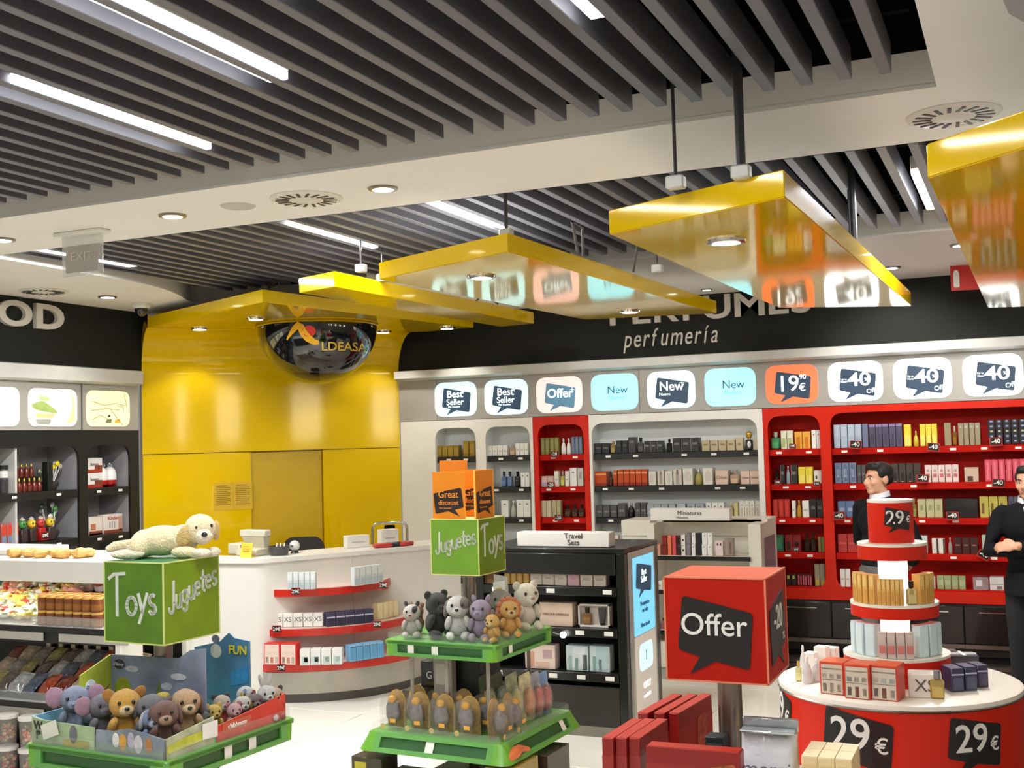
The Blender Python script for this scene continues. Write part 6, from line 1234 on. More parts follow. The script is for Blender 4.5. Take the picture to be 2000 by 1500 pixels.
# boxes at the foot of the central stand
for i, (x, y, w, d, h, c) in enumerate(((-.42, -.36, .2, .16, .26, (54, 50, 24)), (-.17, -.38, .22, .16, .2, (34, 34, 26)), (.1, -.4, .24, .16, .2, (40, 36, 24)), (.4, -.3, .16, .3, .29, (150, 130, 40)), (.42, .06, .16, .28, .27, (60, 44, 34)))):
    p = wpt(CC_, RZC, x, y, 0); o = put('toy_carton', goods('box', w, d, h, BOX(c, (.1, .5, .5, .9, (176, 166, 40)), (.55, .2, .9, .7, (90, 96, 40)), (.2, .1, .5, .4, (150, 140, 50)))), None, (p.x, p.y, .001), RZC); tag(o, f'{ORD[i]} black and yellow toy carton on the floor round the central stand', 'toy carton', 'toy cartons at the foot of the stand')
t = thing('toy_pack', 'orange lobster-like toy in clear pack at the foot of central stand', 'toy pack', wpt(CC_, RZC, .43, -.3, .2915), RZC); m = MB(); m.tube([(0, -.12, .03), (.02, -.05, .06), (-.01, .03, .05), (.02, .1, .04)], [.02, .03, .03, .012], 10); m.build('toy', mat((206, 110, 60), .4, var=.2), t)
# ---- goods on the red offer stand
GB_ = mat((140, 16, 8), .4, coat=.15, var=.06, vscale=6); GBT = mat((176, 46, 32), .4, var=.06)
def gift(label, p, w, d, h, rz, lean=0, word=None, gold=False):
    t = thing('gift_box', label, 'gift box', p, rz, 'flat red gift boxes'); t.rotation_euler = (0, lean, rz)
    MB().box((0, d/2, h/2), (w, d, h-.002), b=.002).build('box', GB_, t); MB().box((0, d/2, h*.5), (w*1.012, d*1.004, h*.55)).build('lid_band', mat((150, 26, 18), .35, coat=.3), t)
    MB().box((0, d/2, h-.001), (w*.97, d*.985, .003)).build('lit_top', GBT, t)  # lighter red sheet: the lit top is put into the colour
    return t
GZ = .8605
for i, px in enumerate((1186, 1212, 1238)):
    q = atZ(px, 1442, 1.085); gift(f'{ORD[i]} flat red gift box of the near row standing on edge', (q.x, q.y, GZ), .034, .25, .225, -.05)
for i, px in enumerate((1251, 1283, 1312)):
    q = atZ(px, 1396, 1.085); t = gift(f'{ORD[i]} flat red gift box of the far row behind the near ones', (q.x, q.y+.02, GZ), .034, .3, .225, -.1)
    if i == 2: MB().plate(Fr((.0186, .2, .13), (0, 1, 0), (0, 0, 1)), rpoly([(-.05, -.05), (.04, -.05), (.05, .05), (-.04, .05)], .01), t=.001).build('gold_print', mat((160, 70, 44), .4, var=.5, vscale=60), t)
q = atZ(1352, 1462, 1.075); t = gift('wide red gift box lying across the front with gold script print', (q.x, q.y, GZ), .27, .05, .213, .02)
MB().plate(Fr((.04, -.0015, .12), (1, 0, 0), (0, 0, 1)), rpoly([(-.08, -.03), (.08, .04), (.08, .06), (-.02, .04), (-.1, .0)], .01), t=.001).build('gold_print', mat((150, 84, 40), .35, .3, var=.5, vscale=50), t); text('Caprice', .05, mat((206, 170, 130), .4, var=0), Fr((-.02, -.002, .05), (1, 0, 0), (0, 0, 1)), 0, 0, t)
q = atZ(1505, 1416, 1.09); t = thing('foil_bag', 'crinkled silver and white sweet bag lettered merci beside the pole', 'sweet bag', (q.x, q.y-.02, GZ), .02)
m = MB(); n = 30; vs = []; ROW = ((0, .075, .04), (.06, .08, .055), (.13, .08, .05), (.19, .078, .03), (.215, .08, .022))
for z, rx, ry in ROW:
    for k in range(n):
        a = 2*math.pi*k/n; ca, sa = math.cos(a), math.sin(a); e = .5; w_ = .006*noise.noise(Vector((ca*2, sa*2, z*30)))
        vs.append((math.copysign(abs(ca)**e, ca)*rx+w_, math.copysign(abs(sa)**e, sa)*ry+w_, z))
m.add(vs, [(j*n+k, j*n+(k+1) % n, (j+1)*n+(k+1) % n, (j+1)*n+k) for j in range(4) for k in range(n)]+[tuple(range(n)), tuple(range(4*n, 5*n))]); m.build('bag', mat((226, 226, 230), .25, coat=.5, var=.08, bump=.5, bscale=26), t, angle=1.2)
MB().box((0, .02, .232), (.165, .012, .04), b=.004).build('silver_header', mat((206, 214, 218), .28, metal=.7, bump=.6, bscale=18), t); MB().box((0, -.02, .222), (.16, .05, .008), b=.003).build('silver_fold', mat((214, 222, 226), .28, metal=.7, bump=.6, bscale=22), t)
text('merci', .062, mat((120, 116, 130), .4, var=0), Fr((0, -.062, .12), (1, 0, 0), (0, 0, 1)), 0, 0, t); text('Petits', .035, mat((150, 60, 80), .4, var=0), Fr((.04, -.062, .07), (1, 0, 0), (0, 0, 1)), 0, 0, t)
q0 = atZ(1560, 1472, 1.04)
SOAP = BOX((240, 214, 160), (.1, .35, .9, .6, (232, 202, 146)), top=(244, 224, 178))
me = goods('box', .046, .085, .052, SOAP)
for zz in range(3):
    for r_ in range(2):
        for i in range(3):
            o = put('cream_carton', me, None, (q0.x+.028+.047*i, q0.y+.048+.087*r_, GZ+.054*zz+.012), 0); tag(o, f'{ORD[i]} cream carton, {["front", "back"][r_]} row of the {["bottom", "middle", "top"][zz]} layer beside the silver bag', 'box', 'stacked cream cartons')
o = put('carton_tray', MB().box((.075, .092, .006), (.16, .19, .011), b=.002).mesh('carton_tray', mat((214, 190, 140), .5)), None, (q0.x, q0.y, GZ)); tag(o, 'low beige tray under the stacked cream cartons on red stand', 'tray')
q = atZ(1395, 1440, 1.05); o = put('dark_carton', goods('box', .06, .06, .19, BOX((40, 44, 48), (.1, .5, .9, .9, (70, 76, 80)))), None, (q.x, q.y+.03, GZ)); tag(o, 'small dark carton standing left of the steel pole on red stand', 'box')
# ================================================================ plush toys
EYE_M = mat((18, 16, 16), .1, coat=.6, var=0)
def plush_at(c, rz, ztray, hx, hy, rpx, yaw, label, col, **k):
    lo, hi = .5, 12.; 
    d = ray(hx, hy)
    for _ in range(50):                      # distance at which the toy sits on the tray
        m = (lo+hi)/2; p = Vector((0, 0, EYE))+d*(m/F_PX*1.0)*1.0
        s = 2*rpx*m/F_PX/.54
        if p.z-.70*s > ztray: lo = m
        else: hi = m
    s = 2*rpx*lo/F_PX/.54; p = Vector((0, 0, EYE))+d*(lo/F_PX)
    if 'snap' in k:
        q = wpt(c, rz, *k.pop('snap'), 0); p.x, p.y = q.x, q.y
    return plush(label, (p.x, p.y, ztray+.004), math.atan2(-p.x, p.y)+yaw, s, col, **k)
def plush(label, loc, rz, s, col, head=None, muzzle=None, ear='round', earc=None, nose=(30, 24, 24), belly=None, patch=None, extra=None, group='plush toys', tilt=0, limbs=None):
    t = thing('plush_toy', label, 'plush toy', loc, rz, group); t.scale = (s, s, s)
    head = head or col; muzzle = muzzle or head; earc = earc or head; sd = rz*7+s*30; limbs = limbs or col
    def E(nm, c, r, cl, rot=None, nz=.06, n=(18, 12), par=t): return MB().ell(c, r, 0, n, rot, nz, sd+c[0]*3+c[2]).build(nm, fuzzy(cl) if isinstance(cl, tuple) else cl, par, angle=1.3)
    E('body', (0, .03, .29), (.24, .22, .29), col)
    if belly: E('belly', (0, -.05, .28), (.18, .17, .22), belly)
    h = E('head', (0, -.05, .70), (.265, .24, .25), head)
    E('muzzle', (0, -.25, .63), (.125, .11, .095), muzzle); E('nose', (0, -.355, .665), (.045, .03, .035), EYE_M if nose == (30, 24, 24) else mat(nose, .4), nz=0, n=(10, 7))
    for q in (-1, 1):
        E('eye', (q*.115, -.265, .755), (.034, .026, .04), EYE_M, nz=0, n=(10, 7))
        E('arm', (q*.215, -.13, .36), (.08, .1, .18), limbs, Matrix.Rotation(-q*.3, 3, 'Y') @ Matrix.Rotation(.5, 3, 'X'))
        E('leg', (q*.17, -.25, .09), (.095, .19, .09), limbs, Matrix.Rotation(-q*.25, 3, 'Z'))
        if ear == 'round': E('ear', (q*.2, .0, .9), (.09, .05, .095), earc)
        elif ear == 'big': E('ear', (q*.36, .02, .74), (.17, .045, .2), earc, Matrix.Rotation(q*.2, 3, 'Y'))
        elif ear == 'long': E('ear', (q*.12, .04, 1.06), (.06, .04, .2), earc, Matrix.Rotation(q*.25, 3, 'Y'))
        elif ear == 'flop': E('ear', (q*.26, -.02, .66), (.065, .085, .2), earc, Matrix.Rotation(-q*.2, 3, 'Y'))
        elif ear == 'point': E('ear', (q*.17, .0, .96), (.06, .04, .1), earc, Matrix.Rotation(q*.4, 3, 'Y'))
        elif ear == 'fan': E('ear', (q*.25, .06, .84), (.1, .04, .13), earc, Matrix.Rotation(q*.7, 3, 'Y'))
    if patch: E('patch', (patch[0], -.08, .76), (.14, .2, .16), patch[1])
    if extra == 'mane':
        for a in range(0, 360, 30): E('mane_tuft', (.27*math.cos(R_(a)), .02, .7+.27*math.sin(R_(a))), (.09, .08, .09), earc)
    if extra == 'tuft': E('hair_tuft', (0, -.02, .98), (.06, .05, .09), earc)
    if extra == 'shirt': E('shirt', (0, .02, .3), (.255, .235, .25), (60, 158, 146))
    if extra == 'cap': E('cap', (0, -.03, .93), (.15, .14, .08), (226, 200, 40))
    return t
G1, G2 = 'plush toys on the central stand', 'plush toys on the left stand'
cA = (CC_, RZC, .886)
def ctoy(*a, **k): return plush_at(*cA, *a, group=G1, **k)
ctoy(803, 1222, 19, -.2, 'small white plush cow with a black patch, front left of upper tray', (226, 222, 212), patch=(.08, (30, 28, 28)), ear='point', earc=(60, 56, 54), muzzle=(220, 190, 180), snap=(-.235, -.235))
ctoy(776, 1216, 17, -.5, 'brown plush toy at the left corner of the upper tray', (166, 120, 84), ear='round', muzzle=(206, 170, 130), snap=(-.285, -.11))
ctoy(803, 1206, 17, -.2, 'grey brown plush toy behind the white plush cow', (136, 112, 96), ear='round', muzzle=(180, 160, 140), snap=(-.2, .02))
ctoy(836, 1204, 26, .5, 'black plush gorilla with its back half turned, second in the front row', (24, 22, 22), muzzle=(40, 36, 34), ear='round', snap=(-.105, -.19))
ctoy(852, 1180, 18, .2, 'curly brown plush toy behind the black gorilla', (150, 110, 80), ear='round', earc=(120, 84, 60), muzzle=(190, 150, 116), snap=(-.1, .03))
ctoy(881, 1204, 25, -.1, 'white and grey plush puppy in the middle of the front row', (228, 226, 220), ear='flop', earc=(120, 106, 96), patch=(.12, (122, 110, 102)), snap=(.045, -.205))
ctoy(928, 1219, 24, -.3, 'lilac plush hippo in the front row beside the lion', (168, 152, 176), ear='point', muzzle=(160, 146, 172), nose=(130, 110, 140), snap=(.185, -.2))
ctoy(994, 1212, 21, .2, 'yellow plush lion with orange mane lying at the right front', (236, 180, 84), ear='none', earc=(226, 130, 60), muzzle=(244, 206, 130), extra='mane', snap=(.28, -.06))
ctoy(955, 1236, 16, -.6, 'yellow plush giraffe lying before the lion at the tray corner', (240, 190, 90), ear='point', earc=(180, 110, 50), muzzle=(236, 210, 140), snap=(.275, -.235))
ctoy(1003, 1160, 22, .1, 'grey plush mouse in a teal shirt sitting beside the white bear', (184, 174, 162), ear='flop', muzzle=(196, 186, 174), extra='shirt', snap=(.14, .09))
ctoy(1046, 1162, 25, .45, 'big cream white plush bear at the right of the upper tray', (244, 236, 214), ear='round', muzzle=(246, 240, 224), nose=(150, 130, 116), snap=(.25, .2))
p = wpt(CC_, RZC, .1, .22, .898); t = thing('toy_tag_card', 'upright clear bag with white card behind the grey plush mouse', 'toy pack', p, RZC-.2)
MB().plate(Fr((0, 0, 0), (1, 0, .18), (-.18, .12, 1)), rpoly([(-.045, 0), (.045, 0), (.05, .27), (-.05, .3)], .01), t=.006).build('clear_bag', mat((216, 212, 204), .1, alpha=.5, var=0, coat=.5), t)
MB().plate(Fr((-.02, -.01, .17), (1, 0, .18), (-.18, .12, 1)), rrect(-.045, 0, .045, .08, .005), t=.004).build('card', mat((236, 232, 222), .5, var=.06), t); MB().plate(Fr((-.02, -.0125, .185), (1, 0, .18), (-.18, .12, 1)), rrect(-.03, 0, .02, .03, .004), t=.001).build('printed_patch', mat((226, 190, 90), .5), t)
# left stand: display cartons and toys
ZL = .8655
def lpt(x, y, z=ZL): return wpt(CL, RZL, x, y, z)
PB, PG = mat((128, 138, 158), .45, var=.3, vscale=7), mat((168, 178, 60), .45, var=.3, vscale=9)
t = thing('display_carton', 'blue and green printed toy display carton with tall landscape backdrop', 'display carton', lpt(0, 0), RZL)
F2 = lambda o, side=False: Fr(o, (0, 1, 0) if side else (1, 0, 0), (0, 0, 1))
MB().plate(F2((0, -.045, 0)), [(-.235, 0), (.255, 0), (.255, .335), (.18, .325), (.12, .29), (-.235, .285)], t=.006).build('backdrop', PB, t)
b2 = Fr((-.235, -.2, 0), (0, 1, 0), (0, 0, 1)); MB().plate(b2, [(0, 0), (.155, 0), (.155, .285), (0, .23)], t=.006).build('side_panel', PG, t)
MB().plate(Fr((-.0, -.342, 0), (1, 0, 0), (0, 0, 1)), [(0, 0), (.338, 0), (.338, .072), (.25, .085), (.16, .095), (.08, .08), (0, .078)], t=.005).build('front_panel', mat((120, 130, 140), .45, var=.35, vscale=10), t)
MB().plate(Fr((.338, -.342, 0), (0, 1, 0), (0, 0, 1)), [(0, 0), (.25, 0), (.25, .1), (0, .072)], t=.005).build('side_panel', mat((176, 180, 150), .45, var=.35, vscale=12), t)
def prints(fr, items):
    for nm, pts, c in items: MB().plate(Fr(fr.p(0, 0, .0012), fr.r, fr.u), pts, t=.001).build(nm, mat(c, .5, var=.2, vscale=30), t)
fb = F2((0, .02-.0, 0)); fb = Fr((0, -.0455, 0), fb.r, fb.u)
blob = lambda x, y, rx, ry: arc(x, y, rx, ry, 0, 342, 19)
prints(fb, [('printed_hill', rpoly([(-.23, .02), (.25, .02), (.25, .12), (.1, .15), (-.06, .11), (-.23, .14)], .05), (140, 140, 90)), ('printed_tree', rpoly([(-.01, .06), (.05, .06), (.02, .2)], .01), (104, 126, 30)), ('printed_bush', blob(-.17, .15, .045, .05), (150, 160, 40)), ('printed_bush', blob(.2, .1, .04, .035), (150, 170, 40)), ('printed_cloud', blob(-.12, .235, .035, .012), (196, 200, 206)), ('printed_cloud', blob(.12, .22, .04, .013), (196, 200, 206)), ('printed_cloud', blob(.06, .18, .03, .014), (176, 182, 196)), ('printed_house', rpoly([(.1, .07), (.15, .07), (.15, .11), (.125, .13), (.1, .11)], .004), (176, 150, 120)), ('logo_oval', blob(-.19, .25, .03, .019), (52, 54, 60))])
text('Disney', .02, mat((200, 204, 210), .5, var=0), Fr(fb.p(0, 0, .0025), fb.r, fb.u), -.19, .25, t, shear=.2)
prints(b2, [('printed_trunk', rpoly([(.02, .03), (.07, .03), (.055, .1), (.05, .16), (.035, .1)], .004), (120, 84, 40)), ('printed_trunk', rpoly([(.09, .03), (.105, .03), (.12, .13), (.145, .17), (.11, .15)], .004), (120, 84, 50)), ('printed_mist', blob(.09, .1, .035, .035), (206, 210, 150)), ('logo_disc', blob(.05, .18, .027, .026), (226, 230, 232))])
text('Disney', .018, mat((120, 150, 180), .5, var=0), Fr(b2.p(0, 0, .0025), b2.r, b2.u), .05, .18, t, shear=.2)
ff = Fr((0, -.3425, 0), (1, 0, 0), (0, 0, 1))
prints(ff, [('printed_animal', blob(.1, .05, .016, .026), (230, 228, 222)), ('printed_animal', blob(.135, .045, .018, .03), (200, 150, 60)), ('printed_animal', blob(.175, .055, .016, .03), (176, 170, 186)), ('printed_animal', blob(.21, .045, .02, .032), (206, 200, 206)), ('printed_animal', blob(.26, .045, .017, .026), (176, 120, 70)), ('printed_grass', rpoly([(.005, .01), (.33, .01), (.33, .03), (.005, .035)], .005), (110, 130, 120))])
fs = Fr((.3385, -.342, 0), (0, 1, 0), (0, 0, 1)); prints(fs, [('printed_grass', rpoly([(.01, .02), (.24, .03), (.24, .06), (.1, .06), (.01, .045)], .01), (190, 196, 60))])
t = thing('display_carton', 'pale blue and green display carton holding the blue elephants, letters on front', 'display carton', lpt(-.17, -.2), RZL)
MB().plate(Fr((-.165, -.142, 0), (1, 0, 0), (0, 0, 1)), [(0, 0), (.325, 0), (.325, .085), (.06, .09), (0, .1)], t=.005).build('front_panel', mat((150, 170, 130), .45, var=.3, vscale=9), t); MB().plate(Fr((-.165, .1, 0), (0, -1, 0), (0, 0, 1)), [(0, 0), (.24, 0), (.24, .1), (0, .1)], t=.005).build('side_panel', mat((120, 170, 206), .45, var=.2), t)
f = Fr((-.165, -.1425, 0), (1, 0, 0), (0, 0, 1)); text('W\nP', .045, mat((40, 34, 40), .5, var=0), Fr(f.p(0, 0, .001), f.r, f.u), .035, .05, t, spy=.8)
MB().plate(Fr(f.p(.1, .055, .006), (1, 0, .35), (-.35, 0, 1)), [(-.04, -.025), (.045, -.025), (.045, .03), (-.04, .03)], t=.001).build('price_card', mat((222, 222, 206), .5), t)
prints(f, [('printed_animal', blob(.22, .05, .02, .034), (110, 110, 116)), ('printed_grass', rpoly([(.17, .005), (.3, .005), (.3, .03), (.17, .03)], .004), (160, 150, 40))])
t = thing('display_carton', 'red display carton of small plush toys at the right tray edge', 'display carton', lpt(.34, .12), RZL)
MB().plate(Fr((0, -.2, 0), (0, 1, 0), (0, 0, 1)), [(0, 0), (.4, 0), (.4, .1), (.16, .075), (0, .06)], t=.005).build('side_panel', mat((196, 56, 36), .45, var=.15), t); f = Fr((.0005, -.2, 0), (0, 1, 0), (0, 0, 1))
MB().plate(Fr(f.p(.03, .045, .001), f.r, f.u), rrect(.0, -.018, .16, .018, .004), t=.001).build('name_plate', mat((190, 90, 60), .5), t); text('clubhouse', .026, PAPER, Fr(f.p(.11, .045, .002), f.r, f.u), 0, 0, t)
MB().plate(Fr(f.p(-.05, .055, .003), f.r, f.u), [(-.03, -.025), (.05, -.03), (.05, .03), (-.03, .03)], t=.001).build('price_card', PAPER, t)
MB().plate(Fr((-.51, .235, 0), (1, 0, 0), (0, 0, 1)), [(0, 0), (.3, 0), (.3, .29), (.22, .3), (.19, .32), (.14, .28), (0, .25)], t=.006).build('backdrop', mat((70, 120, 160), .45, var=.25, vscale=8), t); f = Fr((-.51, .2345, 0), (1, 0, 0), (0, 0, 1))
prints(f, [('printed_toy', blob(.12, .24, .03, .03), (210, 206, 206)), ('printed_toy', blob(.12, .29, .022, .018), (110, 116, 140)), ('printed_wave', rpoly([(.2, .1), (.29, .12), (.29, .19), (.2, .16)], .01), (50, 130, 190))]); text('FUN', .05, mat((206, 190, 60), .5, var=0), Fr(f.p(0, 0, .002), f.r, f.u), .24, .25, t, bold=.02)
cL = (CL, RZL, ZL)
def lp_(*a, **k): return plush_at(*cL, *a, group=G2, **k)
lp_(112, 1402, 30, -.1, 'pale blue plush elephant with pink ears in the left carton', (150, 160, 190), ear='big', earc=(206, 160, 186), muzzle=(150, 158, 186), nose=(120, 126, 150), snap=(-.24, -.22))
lp_(150, 1406, 27, .3, 'grey plush elephant beside the pale blue one', (126, 122, 132), ear='big', earc=(196, 150, 170), muzzle=(120, 116, 126), nose=(100, 96, 106), snap=(-.09, -.23))
lp_(202, 1396, 32, .1, 'golden yellow plush cub with dark-edged ears, looking up', (230, 172, 50), ear='fan', earc=(190, 130, 40), muzzle=(240, 214, 150), snap=(.04, -.24))
lp_(258, 1404, 29, -.1, 'grey plush bunny with white muzzle next to the yellow cub', (120, 116, 120), ear='flop', earc=(106, 102, 108), muzzle=(226, 222, 214), snap=(.133, -.2))
lp_(299, 1402, 24, .0, 'light blue plush donkey with white-lined ears', (120, 144, 186), ear='flop', earc=(206, 206, 210), muzzle=(176, 190, 210), snap=(.212, -.265))
lp_(300, 1380, 24, .2, 'grey plush elephant with yellow cap behind the donkey', (110, 108, 112), ear='big', earc=(90, 88, 94), extra='cap', snap=(.11, -.12))
lp_(328, 1386, 22, .1, 'plain sky blue plush toy behind the brown fawn', (130, 168, 214), ear='round', snap=(.19, -.11))
lp_(343, 1412, 29, .1, 'dark brown plush fawn at the carton corner', (112, 66, 46), ear='flop', earc=(96, 56, 40), muzzle=(190, 150, 116), snap=(.25, -.255))
lp_(372, 1394, 31, .25, 'tan plush spaniel with chestnut ears at the carton corner', (206, 166, 116), ear='flop', earc=(110, 60, 30), muzzle=(224, 196, 150), snap=(.235, -.135))
lp_(264, 1368, 20, 0, 'pale yellow plush toy at the back of the carton', (232, 200, 90), ear='round', snap=(.05, -.1))
SM = [((432, 1328), 17, 'white plush duck with blue bonnet, back of right carton', (232, 230, 226), dict(ear='none', muzzle=(226, 170, 70), nose=(206, 150, 60), patch=(-.05, (120, 150, 190))), (.2, .24)), ((462, 1328), 18, 'white plush rabbit at the back of the right carton', (236, 234, 228), dict(ear='long'), (.29, .26)),
      ((436, 1352), 17, 'small red and white plush toy in the right carton', (206, 50, 44), dict(head=(222, 200, 180), ear='round', earc=(40, 34, 34)), (.2, .1)), ((466, 1352), 16, 'small white-headed red plush toy in the right carton', (196, 44, 40), dict(head=(234, 230, 222), ear='flop', earc=(206, 170, 60), extra='tuft'), (.27, .14)),
      ((452, 1374), 16, 'small yellow plush toy in front in the right carton', (230, 196, 60), dict(ear='round'), (.25, .0)), ((480, 1374), 15, 'small pink plush toy in the right carton', (226, 176, 176), dict(ear='round', earc=(200, 110, 120)), (.29, .07)),
      ((497, 1358), 16, 'small grey plush toy wearing red in the right carton', (120, 100, 96), dict(extra='tuft', ear='flop', earc=(150, 40, 40)), (.28, .2)), ((522, 1366), 17, 'small black-eared beige plush bear at the far tray corner', (196, 50, 44), dict(head=(212, 180, 150), ear='round', earc=(28, 24, 24)), (.3, .3)), ((440, 1392), 15, 'small dark grey plush toy behind the white price card', (60, 58, 62), dict(ear='round', muzzle=(190, 170, 150)), (.26, -.07))]
for (hx, hy), r, lb, c, k, sn in SM: lp_(hx, hy, r, .35, lb, c, snap=sn, **k)
# the plush puppy lying on the cube
p = atZ(322, 1088, ZT+.004); t = thing('plush_puppy', 'cream plush puppy lying on top of the green Toys cube', 'plush toy', (p.x, p.y, ZT+.003), R_(21), None)
PU = fuzzy((234, 218, 176)); PUL = fuzzy((240, 230, 202)); PUD = fuzzy((206, 176, 112))
def D(nm, c, r, m=PU, rot=None, nz=.05, n=(22, 14)): return MB().ell(c, r, 0, n, rot, nz, c[0]*9).build(nm, m, t, angle=1.3)
mb = MB()
mb.ell((-.005, 0, .066), (.105, .068, .06), 0, (24, 14), None, .05, 1); mb.ell((-.075, .0, .058), (.06, .07, .055), 0, (22, 14), None, .04, 2); mb.ell((.075, .0, .07), (.06, .06, .058), 0, (22, 14), None, .04, 3); mb.ell((-.095, -.045, .045), (.045, .032, .042), 0, (18, 12), None, .04, 4)
def remesh(mb, voxel, name, mats, smooth=6):
    me = mb.mesh('tmp', mats); o = bpy.data.objects.new('tmp', me); COL.objects.link(o)
    r = o.modifiers.new('r', 'REMESH'); r.mode = 'VOXEL'; r.voxel_size = voxel; r.use_smooth_shade = True
    s = o.modifiers.new('s', 'SMOOTH'); s.factor = .5; s.iterations = smooth
    dg = bpy.context.evaluated_depsgraph_get(); dg.update(); ev = o.evaluated_get(dg); m2 = bpy.data.meshes.new_from_object(ev); bpy.data.objects.remove(o)
    m2.name = name; m2.materials.clear()
    for m in (mats if isinstance(mats, (list, tuple)) else [mats]): m2.materials.append(m)
    for p in m2.polygons: p.material_index = 0; p.use_smooth = True
    return m2
put('body', remesh(mb, .006, 'body', PU), t)
h = D('head', (.148, -.015, .108), (.062, .058, .06)); D('muzzle', (.178, -.062, .083), (.032, .034, .029), PUL); D('chin', (.172, -.058, .066), (.024, .024, .016), PUL)
D('nose', (.19, -.094, .092), (.012, .009, .01), EYE_M, nz=0, n=(12, 8))
for c in ((.15, -.067, .118), (.2, -.04, .122)): D('eye', c, (.007, .007, .008), EYE_M, nz=0, n=(10, 7))
D('ear', (.1, -.055, .088), (.03, .014, .046), PUD, Matrix.Rotation(.5, 3, 'Y')); D('ear', (.205, .005, .1), (.014, .02, .04), PUD)
D('hind_leg', (-.125, -.062, .021), (.066, .024, .02), PUL, Matrix.Rotation(.1, 3, 'Z')); D('hind_leg', (-.12, .05, .02), (.06, .022, .019), PU)
MB().tube([(-.12, .0, .05), (-.16, .0, .05), (-.2, -.005, .046), (-.23, -.005, .036)], [.026, .022, .021, .012], 12).build('tail', PU, t)
D('front_leg', (.1, -.062, .024), (.055, .024, .022), PU, Matrix.Rotation(-.1, 3, 'Z')); D('front_paw', (.168, -.07, .02), (.042, .026, .019), PUL, Matrix.Rotation(-.25, 3, 'Z')); D('front_paw', (.2, -.02, .019), (.03, .026, .019), PUL)
# ================================================================ people
def hand(mb, w, d, n, side):                    # wrist, direction of the fingers, back-of-hand normal, thumb side (+1/-1)
    w, d, n = Vector(w), Vector(d).normalized(), Vector(n); n = (n-d*n.dot(d)).normalized(); x = d.cross(n)*side
    mb.ell(w+d*.045, (.042, .05, .017), 0, (14, 10), Matrix((x, d, n)).transposed())
    for i, (off, L) in enumerate(((.03, .068), (.011, .078), (-.009, .073), (-.029, .056))):
        b = w+d*.082+x*off; k1 = b+d*L*.45-n*.006; k2 = k1+d*L*.32-n*.02; k3 = k2+d*L*.18-n*.022
        mb.tube([w+d*.05+x*off*.8, b, k1, k2, k3], [.0095, .0095, .009, .0082, .0065], 8)
    b = w+d*.02+x*.034; mb.tube([w+d*.015+x*.012, b, b+d*.035+x*.018-n*.006, b+d*.062+x*.018-n*.016], [.013, .0125, .011, .008], 8)
